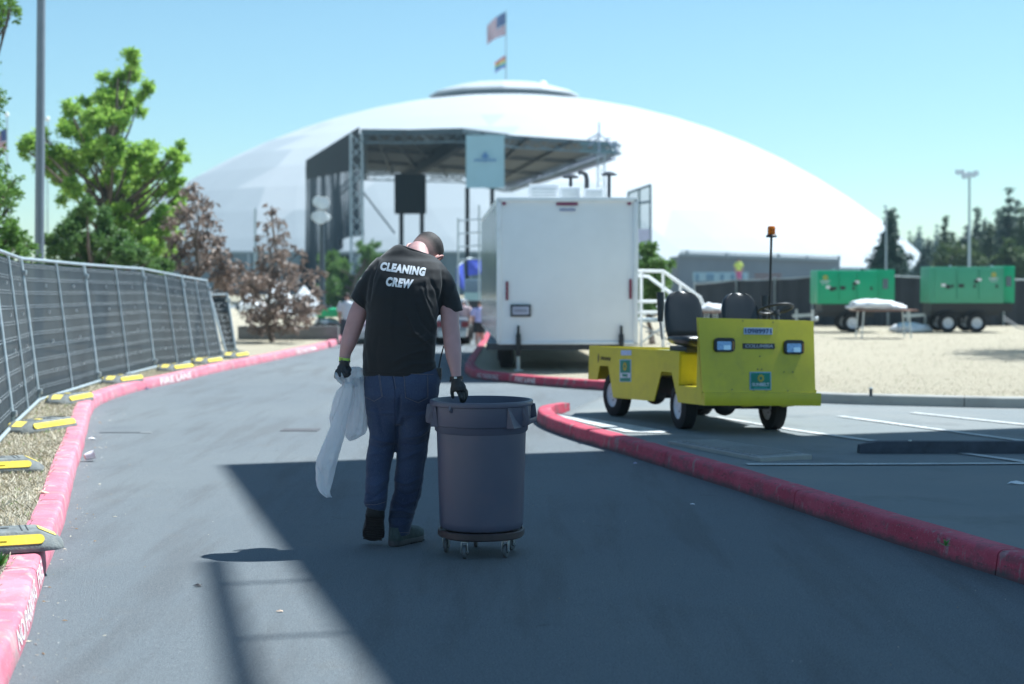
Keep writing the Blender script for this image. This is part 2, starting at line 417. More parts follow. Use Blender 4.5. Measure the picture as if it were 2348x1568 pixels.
# white parking lines
def line(a, b, w, name='parking_line', label=None):
    a = Vector(a); b = Vector(b); d = (b - a); L = d.length; d.normalize(); s_ = Vector((-d.y, d.x, 0)) * w / 2; k = max(2, int(L / .25)); vs_ = []; fs = []
    for i in range(k + 1):
        c = a + d * (L * i / k)
        for q in (c + s_, c - s_): vs_.append(Vector((q.x, q.y, zpark(q) + .008)))
    for i in range(k): fs.append((2 * i, 2 * i + 1, 2 * i + 3, 2 * i + 2))
    mb = MB(); mb.add(vs_, fs); o = mb.build(name, white_line, kind='structure'); return o
def gp(u, v): return G(u, v, .12)
line(gp(1712, 1068), gp(2420, 1064), .11)
line(gp(2207, 1033), gp(2480, 1084), .10)
line(gp(1640, 952), gp(2003, 1000), .10)
line(gp(1925, 945), gp(2430, 1011), .10)
line(gp(2090, 937), gp(2430, 972), .10)
wp = [gp(1274, 951), gp(1360, 963), gp(1440, 976), gp(1534, 992), gp(1518, 996), gp(1432, 994), gp(1350, 975), gp(1300, 963)]
mb = MB(); mb.add([Vector((p.x, p.y, zpark(p) + .008)) for p in wp], [tuple(range(8))]); mb.build('sunlit_kerb_line', white_line, kind='structure')  # white line, its wedge shaped to the sunlit strip beside the cart's shadow
# utility cover slab
uc = thing('utility_cover', 'grey gridded utility cover set in the parking lot by the red kerb', 'cover', gp(1690, 1034))
a, b, c, d = gp(1530, 1020), gp(1742, 1060), gp(1862, 1052), gp(1640, 1018)
mb = MB(); ctr = (a + b + c + d) / 4
mb.prism([(p.x, p.y) for p in (a, b, c, d)], lambda x, y, h: Vector((x, y, h)), .08, .155); mb.build('frame', concrete, uc, bevel=.008)
ins = [ctr + (p - ctr) * .86 for p in (a, b, c, d)]
mb = MB(); mb.prism([(p.x, p.y) for p in ins], lambda x, y, h: Vector((x, y, h)), .12, .162); mb.build('lid', M('cover_steel', (.30, .33, .36), .6, .2, var=.2, scale=30), uc)
mb = MB()
for i in range(1, 12):
    t = i / 12; mb.bar(ins[0].lerp(ins[1], t).xy.to_3d() + Vector((0, 0, .164)), ins[3].lerp(ins[2], t).xy.to_3d() + Vector((0, 0, .164)), .012, .006)
    mb.bar(ins[0].lerp(ins[3], t).xy.to_3d() + Vector((0, 0, .167)), ins[1].lerp(ins[2], t).xy.to_3d() + Vector((0, 0, .167)), .012, .006)
mb.build('tread_grid', concrete, uc, kind='stuff')
# wheel stop
def wheel_stop(p0, p1, label):
    t = thing('wheel_stop', label, 'wheel stop', p0)
    p0 = Vector(p0); p1 = Vector(p1); d = (p1 - p0).normalized(); s_ = Vector((-d.y, d.x, 0)); k = 14; rings = []
    prof = [(-.085, 0), (-.075, .05), (-.045, .105), (.045, .105), (.075, .05), (.085, 0)]
    for i in range(k + 1):
        c = p0 + (p1 - p0) * i / k; sc = .72 if i in (0, k) else 1
        z0 = zpark(c)
        rings.append([c.xy.to_3d() + s_ * x * sc + Vector((0, 0, z * sc + z0 - .003 + noise.noise(Vector((c.x * 5, x * 20, z * 20))) * .003)) for x, z in prof])
    mb = MB(); mb.loft(rings); mb.build('body', M('old_concrete_stop', (.055, .062, .080), .85, var=.3, scale=9, bump=.5, bscale=90), t, smooth=True)
    for q in (.22, .82):
        c = p0 + (p1 - p0) * q; mb = MB(); z0 = zpark(c) + .102
        mb.tube([(c.x, c.y, z0), (c.x, c.y, z0 + .008)], .014, 10); mb.build('pin', galv, t)
wheel_stop(gp(1968, 1031), gp(1968, 1031) + Vector((1.95, .02, 0)), 'dark weathered wheel stop lying across the shaded parking bay')
# storm grate and joint in the road
def grate(c, w, d, label):
    t = thing('storm_grate', label, 'drain', c)
    mb = MB(); mb.box((c.x, c.y, -.002), (w, d, .010)); mb.build('recess', M('grate_dark', (.05, .052, .058), .9), t)
    mb = MB()
    for i in range(14):
        x = c.x - w / 2 + w * (i + .5) / 14; mb.box((x, c.y, .002), (w / 14 * .5, d, .010))
    mb.build('grate_bars', M('cast_iron', (.12, .12, .13), .8, .1), t, kind='stuff')
grate(G(688, 986), .38, .28, 'iron storm grate in the sunlit road left of the plastic bag')
def patch(u0, v0, u1, v1, label):
    a = G(u0, v0); b = G(u1, v1); t = thing('manhole_slot', label, 'drain', a)
    mb = MB(); mb.box(((a.x + b.x) / 2, (a.y + b.y) / 2, -.001), (b.x - a.x, .06, .01)); mb.build('slot', M('slot_dark', (.055, .06, .065), .9), t)
    mb = MB(); mb.box((b.x + .06, b.y, -.001), (.11, .14, .012)); mb.build('end_plate', M('end_plate_iron', (.17, .18, .185), .8), t)
patch(228, 992, 322, 992, 'narrow drainage slot beside the pink kerb bend')
# ================================================================== KERB LETTERING
def kerb_text(s, fine, i0, side, hgt, length, reverse=False, z0=.068):
    # letters wrap along the kerb face
    me = text_mesh(s, 1, .015, 0, .0, 1, 1.05)
    bm = bmesh.new(); bm.from_mesh(me); bmesh.ops.subdivide_edges(bm, edges=[e for e in bm.edges if e.calc_length() > .2], cuts=1); bmesh.ops.triangulate(bm, faces=bm.faces); bm.to_mesh(me); bm.free()
    xs_ = [v.co.x for v in me.vertices]; ys_ = [v.co.y for v in me.vertices]; x0, x1, y0, y1 = min(xs_), max(xs_), min(ys_), max(ys_)
    for v in me.vertices:
        t = (v.co.x - x0) / (x1 - x0); t = 1 - t if reverse else t
        s_ = i0 + t * length / .22; k = int(s_); f = s_ - k; k = max(0, min(k, len(fine) - 2))
        c = fine[k].lerp(fine[k + 1], f); o = offs(fine, k, side).lerp(offs(fine, k + 1, side), f)
        yy = (v.co.y - y0) / (y1 - y0); z = z0 + (yy - .5) * hgt
        wob = noise.noise(c * 1.7) * .008
        d = .006 + .014 * z / (KH * .80) - .003 + wob
        v.co = c + o * d + Vector((0, 0, z))
    me.materials.clear(); me.materials.append(M('kerb_white_lettering', (.72, .70, .70), .8, var=.2, scale=40))
    o = obj_from_mesh('lettering', me, None); return o
def idx_near(fine, p): return min(range(len(fine)), key=lambda i: (fine[i] - p).length)
def kt(root, fine, p, *a, **k):
    o = kerb_text(a[0], fine, idx_near(fine, p), *a[1:], **k); o.parent = root
kt(lk_root, lk_f, G(42, 1512), 'NO PARKING', 1, .088, 1.15)
kt(lk_root, lk_f, G(95, 1352), 'FIRE', 1, .088, .36)
kt(lk_root, lk_f, G(366, 884), 'FIRE LANE', 1, .09, 1.6)
kt(lk_root, lk_f, G(670, 815), 'NO PARKING', 1, .09, 1.7)
kt(tk_root, tk_f, G(1085, 869), 'NO PARKING', 1, .075, .62)
kt(tk_root, tk_f, G(1178, 880), 'FIRE LANE', 1, .075, .52)
# ================================================================== unseen canopy, added overhead and cut to throw the big shade
HZ = 14.0
off = Vector((sunfrom.x / sunfrom.z, sunfrom.y / sunfrom.z, 0))
def up(p, h): return Vector((p.x, p.y, 0)) + off * h + Vector((0, 0, h))
steel_w = M('shade_canopy_steel', (.35, .36, .38), .5, .3)
sc_root = thing('unseen_shade_canopy', 'unseen steel framed canopy added over the road, shaped to throw the broad hard-edged shade', 'canopy', up(Vector((3, 6, 0)), 0))
e0 = G(515, 1065); e1 = G(1385, 1033); dirb = (e1 - e0).normalized()
e2 = e0 + dirb * 21; l1 = G(655, 1235); l2 = G(700, 1275); l3 = G(880, 1568); l4 = l3 + (l3 - l2) * 2.2
shade_outline = [e0, e2, e2 + Vector((2, -13, 0)), l3 + Vector((3.2, -3.5, 0)), l3 + Vector((.48, -1.8, 0)), l3]  # outline of the shade on the road, lifted sunward to form the roof
mb = MB(); mb.prism([(up(p, HZ).x, up(p, HZ).y) for p in shade_outline], lambda x, y, h: Vector((x, y, HZ + h)), 0, .06); mb.build('roof', M('shade_canopy_sheet', (.30, .31, .33), .6), sc_root)
b1 = G(492, 1285); b2 = G(560, 1568); b3 = b2 + (b2 - b1) * .5
mb = MB(); mb.bar(up(b1, HZ), up(b3, HZ), .09, .09); mb.build('side_beam', steel_w, sc_root)
for v in (1335, 1460):
    for t in (0,):
        aa = G(505 if v == 1335 else 540, v + 4); bb = G(790, v - 8)
        mb = MB(); mb.bar(up(aa, HZ), up(bb, HZ), .035, .035); mb.build('cross_rod', steel_w, sc_root)
for p in [(up(e2, HZ).x - .6, up(e2, HZ).y - 1), (up(e2, HZ).x + 1, up(e2, HZ).y - 11.5), (up(l3, HZ).x + 3.2, -2.5), (up(l3, HZ).x + 8, -2.5)]:
    mb = MB(); mb.tube([(p[0], p[1], -.05), (p[0], p[1], HZ)], .09, 10); mb.build('post', steel_w, sc_root)
# ================================================================== DRIED GRASS BLADES on the near verge
def blades(name, region_fn, n, hmin, hmax, mats, label=None):
    vs_ = []; fs = []; mi = []
    for i in range(n):
        p = region_fn()
        if p is None: continue
        a = random.random() * 2 * pi; hh = random.uniform(hmin, hmax); lean = random.uniform(.3, 1.6) * hh; w_ = .002 + random.random() * .0015
        k = len(vs_); d = Vector((cos(a), sin(a), 0)); s_ = Vector((-d.y, d.x, 0)) * w_
        vs_ += [p - s_, p + s_, p + d * lean * .5 + Vector((0, 0, hh * .7)) + s_ * .6, p + d * lean + Vector((0, 0, hh))]
        fs += [(k, k + 1, k + 2), (k, k + 2, k + 3)]; q = 0 if random.random() < .62 else (1 if random.random() < .86 else 2)
        mi += [q, q]
    me = bpy.data.meshes.new(name); me.from_pydata([tuple(v) for v in vs_], [], fs)
    for m in mats: me.materials.append(m)
    me.polygons.foreach_set('material_index', mi); o = bpy.data.objects.new(name, me); COL.objects.link(o); o['kind'] = 'stuff'; 
    if label: o['label'] = label
    return o
straw = M('straw_blade', (.56, .51, .40), .8, var=.2, scale=3); straw2 = M('brown_blade', (.42, .35, .23), .8, var=.3, scale=3); gblade = M('green_blade', (.16, .26, .06), .7, var=.3, scale=3)
def verge_pt():
    k = int(random.triangular(0, len(lk_f) - 1, 12)); k = min(k, len(lk_f) - 2)
    d = .16 + abs(random.gauss(0, .9)) ; p = lk_f[k].lerp(lk_f[k + 1], random.random()) + offs(lk_f, k, 1) * d
    if p.y < 6: return None
    if p.y > 26: return None
    return Vector((p.x, p.y, KH - .015))
blades('dry_grass_blades', verge_pt, 90000, .012, .04, [straw, straw2, gblade], 'dried straw-coloured grass on the verge under the fence')
def lawn_pt():
    x = random.uniform(-1, 16); y = 19 + 26 * random.random() ** 1.5
    yk = ypark_far(max(x, .9)) + .2
    if x < 1.2 and (y < 22.5 + abs(x) or x < -.35 * (y - 23)) : return None
    if y < yk: return None
    return Vector((x, y, KH - .012))
blades('lawn_grass_blades', lawn_pt, 22000, .015, .04, [straw, straw, gblade], 'bleached dry lawn grass beyond the parking lot')
# weed at the kerb
def weed(p, r, n, label, mats=None):
    mb = MB()
    for i in range(n):
        a = random.random() * 2 * pi; e = random.uniform(.2, 1.3); d = Vector((cos(a) * cos(e), sin(a) * cos(e), sin(e))); L = r * random.uniform(.5, 1); s_ = d.cross(Vector((0, 0, 1))).normalized() * L * .14
        q = Vector(p) ; m = q + d * L * .6; t = q + d * L
        mb.add([q, m + s_, t, m - s_], [(0, 1, 2, 3)])
    o = mb.build('weed', M('weed_green', (.10, .24, .04), .6, var=.3), fixn=False); setp(o, label, 'weed', 'small weeds by the kerbs'); return o
weed(G(-4, 1300, KH), .085, 60, 'bushy green weed at the left edge beside the nearest rubber block')
weed(G(2168, 1252, KH), .045, 26, 'tiny green weed rooted behind the dark red kerb')
# ================================================================== LITTER
paper = M('litter_white', (.78, .78, .8), .7, var=.1); leafm = M('dead_leaf', (.38, .26, .15), .8, var=.3, scale=30); tan = M('tan_litter', (.62, .45, .33), .8)
def scrap(u, v, r, mat, label, name='litter', z=0.0, cat='litter', n=9, hgt=.25):
    c = G(u, v, z); mb = MB(); pts_ = []
    for i in range(n):
        a = 2 * pi * i / n; q = r * random.uniform(.55, 1); pts_.append(c + Vector((q * cos(a), q * .6 * sin(a), random.uniform(0, r * hgt) + .004)))
    top = c + Vector((0, 0, r * hgt * 1.5 + .006))
    mb.add(pts_ + [top], [(i, (i + 1) % n, n) for i in range(n)]); mb.add([p.copy() for p in pts_], [tuple(range(n))[::-1]])
    o = mb.build(name, mat, smooth=False); return setp(o, label, cat)
cup = thing('paper_cup', 'crumpled white paper cup with orange end lying by the pink kerb', 'cup', G(200, 1058))
c = G(200, 1058); mb = MB(); ax = Vector((.9, .35, .25)).normalized(); q = Vector((0, 0, 1)).rotation_difference(ax).to_matrix()
mb.lathe([(.026, 0), (.032, .02), (.036, .05), (.038, .078), (.041, .082)], c + Vector((-.02, 0, .038)), 16, caps=True, M3=q); mb.build('cup_wall', paper, cup, smooth=True)
mb = MB(); mb.lathe([(.004, -.004), (.022, -.003), (.026, .004)], c + Vector((-.02, 0, .038)), 16, caps=True, M3=q); mb.build('cup_base', M('orange_print', (.75, .16, .05), .6), cup)
scrap(211, 1008, .055, paper, 'white paper scrap lying beside the pink kerb past the cup')
scrap(97, 1132, .05, tan, 'pinkish torn leaf lying on top of the pink kerb', z=KH, name='leaf', cat='leaf')
scrap(641, 1404, .02, tan, 'small tan wood chip on the sunlit road between two shadows', name='wood_chip', cat='wood chip')
scrap(454, 1345, .03, M('black_scrap', (.02, .02, .025), .6), 'dark curled scrap on the sunlit road left of the broad shadow')
scrap(1588, 1158, .022, paper, 'tiny white scrap in the shaded road by the red kerb')
scrap(1456, 1064, .03, M('lilac_scrap', (.55, .55, .75), .6), 'pale bottle cap on the shaded road beside the red kerb')
scrap(337, 893, .06, M('navy_scrap', (.08, .09, .2), .6), 'small dark blue scrap on the road by the far kerb lettering')
scrap(720, 801, .1, paper, 'white paper ball on the far verge below the dead tree', z=KH)
scrap(2330, 1112, .07, paper, 'grey flat paper at the right edge of the parking lot', z=.12)
# fine gravel and leaf bits in the gutter
mb = MB()
for i in range(1100):
    k = random.randrange(20, len(lk_f) - 2); c = lk_f[k].lerp(lk_f[k + 1], random.random()) - offs(lk_f, k, 1) * abs(random.gauss(.02, .13)) 
    if not 5.5 < c.y < 18: continue
    r = random.choice([.0015, .002, .002, .003, .005]); a = random.random() * pi; l = r * random.uniform(1, 4)
    d = Vector((cos(a), sin(a), 0)) * l; s_ = Vector((-sin(a), cos(a), 0)) * r; mb.cur = random.choice([0, 0, 1, 2])
    z = Vector((0, 0, .003)); mb.add([c - d + z, c + s_ + z, c + d + z, c - s_ + z, c + Vector((0, 0, .003 + r))], [(0, 1, 4), (1, 2, 4), (2, 3, 4), (3, 0, 4)])
mb.build('gutter_debris', [straw, leafm, M('gravel_bit', (.4, .39, .37), .8)], kind='stuff', fixn=False)
mb = MB()
for i in range(500):
    c = Vector((random.uniform(-4, 4), random.uniform(5.6, 15), .002)); 
    if c.x < lk_f[idx_near(lk_f, c)].x: continue
    r = random.choice([.0015, .002, .003]) * random.uniform(.6, 1.4); a = random.random() * pi
    d = Vector((cos(a), sin(a), 0)) * r * 1.3; s_ = Vector((-sin(a), cos(a), 0)) * r; mb.cur = random.choice([0, 1, 1, 2])
    mb.add([c - d, c + s_, c + d, c - s_, c + Vector((0, 0, r))], [(0, 1, 4), (1, 2, 4), (2, 3, 4), (3, 0, 4)])
mb.build('road_grit', [straw, M('gravel_bit', (.4, .39, .37), .8), leafm], kind='stuff', fixn=False)
# ================================================================== TEMPORARY FENCE
def r8(x, y): return (x / 3.054, 550 + y / 3.054)
scrim_m = bpy.data.materials.new('fence_scrim'); scrim_m.use_nodes = True
_b = scrim_m.node_tree.nodes['Principled BSDF']; _b.inputs['Base Color'].default_value = (.05, .062, .068, 1); _b.inputs['Roughness'].default_value = .75
_tc = node(scrim_m, 'ShaderNodeTexCoord'); _n = node(scrim_m, 'ShaderNodeTexNoise', i_Scale=1.1, i_Detail=6.0); _mp = node(scrim_m, 'ShaderNodeMapping'); _mp.inputs['Scale'].default_value = (3, 3, .7)
scrim_m.node_tree.links.new(_tc.outputs['Object'], _mp.inputs[0]); scrim_m.node_tree.links.new(_mp.outputs[0], _n.inputs['Vector'])
_r = node(scrim_m, 'ShaderNodeMapRange', i_1=.35, i_2=.75, i_3=0.0, i_4=1.0); scrim_m.node_tree.links.new(_n.outputs[0], _r.inputs[0])
_x = node(scrim_m, 'ShaderNodeMix', data_type='RGBA'); _x.inputs[6].default_value = (.012, .020, .026, 1); _x.inputs[7].default_value = (.024, .036, .044, 1)
scrim_m.node_tree.links.new(_r.outputs[0], _x.inputs[0]); scrim_m.node_tree.links.new(_x.outputs[2], _b.inputs['Base Color']); _b.inputs['Alpha'].default_value = .96
frame_m = M('fence_frame_steel', (.44, .50, .53), .42, .35, var=.15, scale=12)
wire_m = M('fence_wire', (.42, .47, .50), .6, 0, var=.1)
def fence_panel(tl, tr, bl, br, label, mids=(.5,), rows=10, clipend=True):
    """px corners; bottom on the verge; the top leans away from the road"""
    zb = KH + .03
    BL = G(*bl, zb); BR = G(*br, zb)
    def topof(t, B):
        # height such that the ray passes above B with a slight lean outward (direction left/back)
        d = (BR - BL); d.z = 0; d.normalize(); out = Vector((-d.y, d.x, 0))
        if out.x > 0: out = -out
        dd = ray(*t); o = Vector((0, 0, CAMH)); best = None
        for k in range(61):
            lean = -.1 + .5 * k / 60; Q = B + out * lean
            # intersect ray with vertical plane through Q with direction d
            nrm = out; den = dd.dot(nrm)
            if abs(den) < 1e-6: continue
            s_ = (Q - o).dot(nrm) / den; p = o + dd * s_
            e = abs((p - Q).dot(d)) 
            if best is None or e < best[0]: best = (e, p)
        return best[1]
    TL = topof(tl, BL); TR = topof(tr, BR)
    hgt = 1.74
    # keep panel a true parallelogram: use average lean vector
    vl = TL - BL; vr = TR - BR
    rt = thing('fence_panel', label, 'fence', BL, group='temporary fence panels along the left verge')
    L = (BR - BL).length
    for nm, a, b, r_ in (('post', BL - Vector((0,0,.03)), TL + vl * .015, .021), ('post', BR - Vector((0,0,.03)), TR + vr * .015, .021), ('top_rail', TL, TR, .019), ('bottom_rail', BL, BR, .019)):
        mb = MB(); mb.tube([a, b], r_, 10); mb.build(nm, frame_m, rt, smooth=True)
    for t in mids:
        mb = MB(); mb.tube([BL.lerp(BR, t), TL.lerp(TR, t)], .0135, 8); mb.build('middle_post', frame_m, rt, smooth=True)
    nr = (BR - BL).cross(vl).normalized()
    if nr.dot(Vector((0, 0, CAMH)) - BL) < 0: nr = -nr
    # scrim: gently billowing cloth behind the wires
    nx, nz = 26, 14; vs_ = []; fs = []; sd_ = random.random() * 50
    for i in range(nx + 1):
        for j in range(nz + 1):
            s_, t = i / nx, .02 + .955 * j / nz; p = (BL.lerp(BR, s_)).lerp(TL.lerp(TR, s_), t)
            p = p.lerp(p, 1); w_ = sin(pi * s_) * sin(pi * t)
            sag = .02 * (1 if j == 0 else 0) * noise.noise(Vector((s_ * 12 + sd_, 0, 0)))
            p = p - nr * (.010 + .03 * w_ * abs(noise.noise(Vector((s_ * 3 + sd_, t * 1.2, 1)))) + .004 * abs(noise.noise(Vector((s_ * 14 + sd_, t * 3, 3))))) + Vector((0, 0, sag))
            vs_.append(p)
    for i in range(nx):
        for j in range(nz):
            a = i * (nz + 1) + j; fs.append((a, a + nz + 1, a + nz + 2, a + 1))
    mb = MB(); mb.add(vs_, fs); mb.build('scrim', scrim_m, rt, smooth='all', fixn=False)
    for j in range(rows):
        t = (j + .8) / (rows + .4)
        for dz in (0, .03):
            a = BL.lerp(TL, t + dz / 1.8); b = BR.lerp(TR, t + dz / 1.8); m_ = a.lerp(b, .5) - Vector((0, 0, .004))
            if dz == 0: mb = MB()
            mb.tube([a, m_, b], .0014, 4)
        mb.build('wire', wire_m, rt)
    for (q, w_) in ((BR, vr),):
        for t in (.9, .06):
            mb = MB(); mb.box(q + w_ * t, (.09, .05, .06)); mb.build('clamp', galv, rt, bevel=.008)
    # cable ties
    for t in (.18, .42, .66, .88):
        for s_ in (.3, .75):
            p = BL.lerp(BR, s_).lerp(TL.lerp(TR, s_), t * .9 + .02) + nr * .01
            mb = MB(); mb.box(p, (.02, .008, .03)); mb.build('cable_tie', M('tie_white', (.6, .62, .63), .5), rt)
    return rt
fpl = [
    ('fence_z', (-520, -150), (-62, 55), (-330, 1760), (95, 1290), 'nearest scrim fence panel, cut by the left edge of the picture', (.5,)),
    ('fence_a', (-62, 55), (145, 130), (95, 1290), (275, 1120), 'narrow-looking scrim fence panel turning at the first bend by the second rubber block', (.52,)),
    ('fence_b', (145, 130), (585, 172), (275, 1120), (690, 990), 'widest scrim fence panel, just right of the first bend', (.52,)),
    ('fence_c', (585, 172), (995, 202), (690, 990), (1085, 890), 'scrim fence panel in the middle of the run below the green tree', (.5,)),
    ('fence_d', (995, 202), (1270, 255), (1085, 890), (1360, 850), 'scrim fence panel under the right side of the green tree', (.55,)),
    ('fence_e', (1270, 255), (1445, 285), (1360, 850), (1555, 820), 'farthest panel of the joined fence run, by the brown trees', (.52,)),
    ('fence_f', (1470, 385), (1590, 380), (1590, 803), (1655, 800), 'lone low fence panel standing off past the end of the run', ()),
]
for nm, tl, tr, bl, br, lab, mids in fpl:
    fence_panel(r8(*tl), r8(*tr), r8(*bl), r8(*br), lab, mids)
for (x, y, lab) in ((1447, 395, 'small white paper notice tied on the last panel of the fence run'), (1565, 470, 'white square notice on the lone low fence panel')):
    p = P(*r8(x, y), G(*r8(1555, 820), KH).y - .35) if x < 1500 else P(*r8(x, y), G(*r8(1600, 803), KH).y - .15)
    mb = MB(); mb.box(p, (.19, .01, .2)); o = mb.build('notice', paper); setp(o, lab, 'notice')
# rubber base blocks
rub = M('grey_rubber_block', (.15, .165, .165), .85, var=.3, scale=14, bump=.5, bscale=70, dirt=(.30, .29, .25), dirt_amt=.6, dirt_scale=12)
yel = M('yellow_reflector', (.78, .60, .04), .45, var=.1, dirt=(.5, .42, .15), dirt_amt=.5, dirt_scale=25)
ypatch = M('yellow_patch', (.80, .63, .12), .55, var=.1)
def block(c, ang, label, tilt=0, L=.86, W=.33, H=.105):
    t = thing('rubber_block', label, 'fence block', c, ang, group='rubber fence feet along the left verge'); t.rotation_euler = (0, tilt, ang)
    bpy.context.view_layer.update()
    mb = MB(); rings = []
    for x, sw, sh_ in ((-L / 2, .55, .30), (-L / 2 + .03, .8, .55), (-L / 2 + .13, 1, 1), (-L / 6, 1, 1), (L / 6, 1, 1), (L / 2 - .13, 1, 1), (L / 2 - .03, .8, .55), (L / 2, .55, .30)):
        w_ = W / 2 * sw; h_ = H * sh_
        rings.append([Vector((x, -w_, 0)), Vector((x, -w_, h_ * .28)), Vector((x, -w_ * .70, h_ * .97)), Vector((x, -w_ * .62, h_)), Vector((x, w_ * .62, h_)), Vector((x, w_ * .70, h_ * .97)), Vector((x, w_, h_ * .28)), Vector((x, w_, 0))])
    mb.loft(rings); mb.build('body', rub, t, smooth=True, local=True, bevel=.006)
    sl = Vector((0, -(W / 2) * .30, H * .69)); nn = Vector((0, -H * .69, W / 2 * .30)).normalized()
    for sg in (-1, 1):
        mb = MB(); pts_ = []; l2, hh = .30, .027
        for k in range(9): a = -pi / 2 + pi * k / 8; pts_.append((l2 + hh * cos(a), hh * sin(a)))
        for k in range(9): a = pi / 2 + pi * k / 8; pts_.append((-l2 + hh * cos(a), hh * sin(a)))
        c0 = Vector((0, -W / 2 * .86, H * .60)); upv = Vector((0, W / 2 * .30, H * .69)).normalized(); n_ = Vector((0, -H * .69, W / 2 * .30)).normalized()
        if sg > 0: c0.y *= -1; upv.y *= -1; n_.y *= -1
        mb.prism(pts_, lambda x, y, h_: c0 + Vector((x, 0, 0)) + upv * y + n_ * h_, -.004, .006); s_ = mb.build('reflector_strip', yel, t, local=True)
        mb = MB(); mb.bar(c0 + Vector((-.2, 0, 0)) + n_ * .006 - upv * .004, c0 + Vector((.14, 0, 0)) + n_ * .006 - upv * .004, .008, .006); mb.build('strip_rib', yel, s_, local=True)
    mb = MB(); mb.box((-.06, 0, H + .001), (.07, .06, .006)); mb.build('top_patch', ypatch, t, local=True)
    for sx in (-1, 1):
        mb = MB(); a = L / 2 - .125; b_ = L / 2 - .035
        mb.add([(sx * a, -.06, H + .003), (sx * b_, -.055, H * .57 + .004), (sx * b_, .055, H * .57 + .004), (sx * a, .06, H + .003)], [(0, 1, 2, 3)]); mb.build('end_patch', ypatch, t, local=True, fixn=False)
    for x in (-.22, -.13, .02, .08, .22, .25):
        mb = MB(); mb.box((x, 0, H + .0005), (.006, W * .58, .004)); mb.build('groove_bar', M('rubber_dark', (.05, .055, .055), .9), t, local=True)
    for x in (-.28, .14):
        mb = MB(); mb.tube([(x, .02, H - .02), (x, .02, H + .002)], .022, 12); mb.build('socket', M('rubber_dark', (.05, .055, .055), .9), t, local=True)
    return t
def blk(u0, v0, u1, v1, z, lab, tilt=0):
    a = G(u0, v0, z); b = G(u1, v1, z); c = b - (b - a).normalized() * .43; return block(c, atan2(b.y - a.y, b.x - a.x), lab, tilt)
b_ = blk(-150, 1268, 143, 1250, KH + .008, 'nearest grey rubber block with yellow strip, resting across the pink kerb')
blk(-95, 1086, 98, 1076, KH - .01, 'second rubber block from the camera, half cut by the left edge')
blk(33, 995, 157, 976, KH - .01, 'third rubber block, on dry grass under the fence bend')
blk(80, 937, 193, 915, KH - .01, 'fourth rubber block, touching the pink kerb bend')
blk(222, 885, 312, 872, KH - .01, 'fifth rubber block at the foot of the long fence panels')
blk(352, 855, 430, 845, KH - .01, 'sixth rubber block, half way along the fence')
blk(448, 837, 495, 830, KH - .01, 'seventh rubber block near the far end of the fence run')
blk(510, 824, 556, 817, KH - .01, 'farthest rubber block, before the lone low fence panel')
# ================================================================== TRASH CAN ON DOLLY
cc = Vector(((1103 - CX) / F * 8.79, 8.79, 0))
can_m = M('grey_can_plastic', (.082, .088, .135), .42, var=.07, scale=3, bump=.06, bscale=300, dirt=(.125, .10, .135), dirt_amt=.5, dirt_scale=4)
can = thing('trash_can', 'large grey round trash can standing on a wheeled dolly, gripped by the man', 'trash can', cc + Vector((0, 0, .135)))
zr = .869
prof = [(.0, .142), (.20, .142), (.226, .150), (.236, .165), (.2365, .19), (.2525, .724), (.262, .727), (.2755, .731), (.2775, .735), (.281, .826), (.282, .838), (.290, .842), (.2915, .848), (.2915, .864), (.289, .869), (.278, .869), (.275, .862), (.262, .70), (.245, .68), (.228, .17), (.0, .158)]
mb = MB(); mb.lathe([(max(r, .001), z) for r, z in prof], cc, 96); mb.build('body', can_m, can, smooth=True)
for ang in (R(-14), R(180 - 14)):
    m3 = Matrix.Rotation(ang, 3, 'Z')
    def q3(x, y, z): return cc + m3 @ Vector((x, y, z))
    for sy in (-1, 1):
        mb = MB(); mb.prism([(.250, .726), (.298, .742), (.301, .773), (.291, .845), (.270, .848)], lambda x, y, h: q3(x, sy * (.085 + h), y), 0, .009); mb.build('handle_side', can_m, can, bevel=.003)
        # swelling gusset fairing that leads into the handle
        mb = MB(); mb.loft([[q3(.240, sy * .20, .727), q3(.197, sy * .195, .727), q3(.205, sy * .205, .84)], [q3(.262, sy * .090, .727), q3(.240, sy * .10, .727), q3(.255, sy * .10, .84)], [q3(.294, sy * .0935, .743), q3(.24, sy * .0935, .727), q3(.268, sy * .0935, .842)]]); mb.build('gusset', can_m, can)
    mb = MB(); mb.prism([(.282, .742), (.2985, .744), (.3015, .772), (.286, .772), (.282, .760)], lambda x, y, h: q3(x, h, y), -.092, .092); mb.build('handle_grip', can_m, can, bevel=.004)
for a in (R(235), R(20)):
    m3 = Matrix.Rotation(a, 3, 'Z'); mb = MB(); mb.prism([(.27, .80), (.296, .826), (.2915, .850), (.27, .85)], lambda x, y, h: cc + m3 @ Vector((x, h, y)), -.007, .007); mb.build('lid_lug', can_m, can)
# dolly
dolly = thing('can_dolly', 'dark five-wheeled round dolly under the grey trash can', 'dolly', cc)
dm = M('dolly_plastic', (.042, .030, .032), .5, var=.4, scale=6, dirt=(.10, .06, .05), dirt_amt=.5, dirt_scale=8)
mb = MB(); nn = 40; prof = []
def oct_r(a, r): 
    k = (a + pi / 5) % (2 * pi / 5) - pi / 5; return r * (1 + .035 * (1 - abs(k) / (pi / 5)) ** .6) if True else r
rings = []
for r, z in ((.20, .098), (.232, .100), (.240, .108), (.240, .138), (.234, .143), (.228, .143), (.224, .130), (.05, .130)):
    rings.append([cc + Vector((oct_r(2 * pi * j / nn - R(100), r) * cos(2 * pi * j / nn), oct_r(2 * pi * j / nn - R(100), r) * sin(2 * pi * j / nn), z)) for j in range(nn)])
mb.loft(rings); mb.build('deck', dm, dolly, smooth=True)
wheel_m = M('caster_tyre', (.09, .10, .11), .5, var=.15, scale=30)
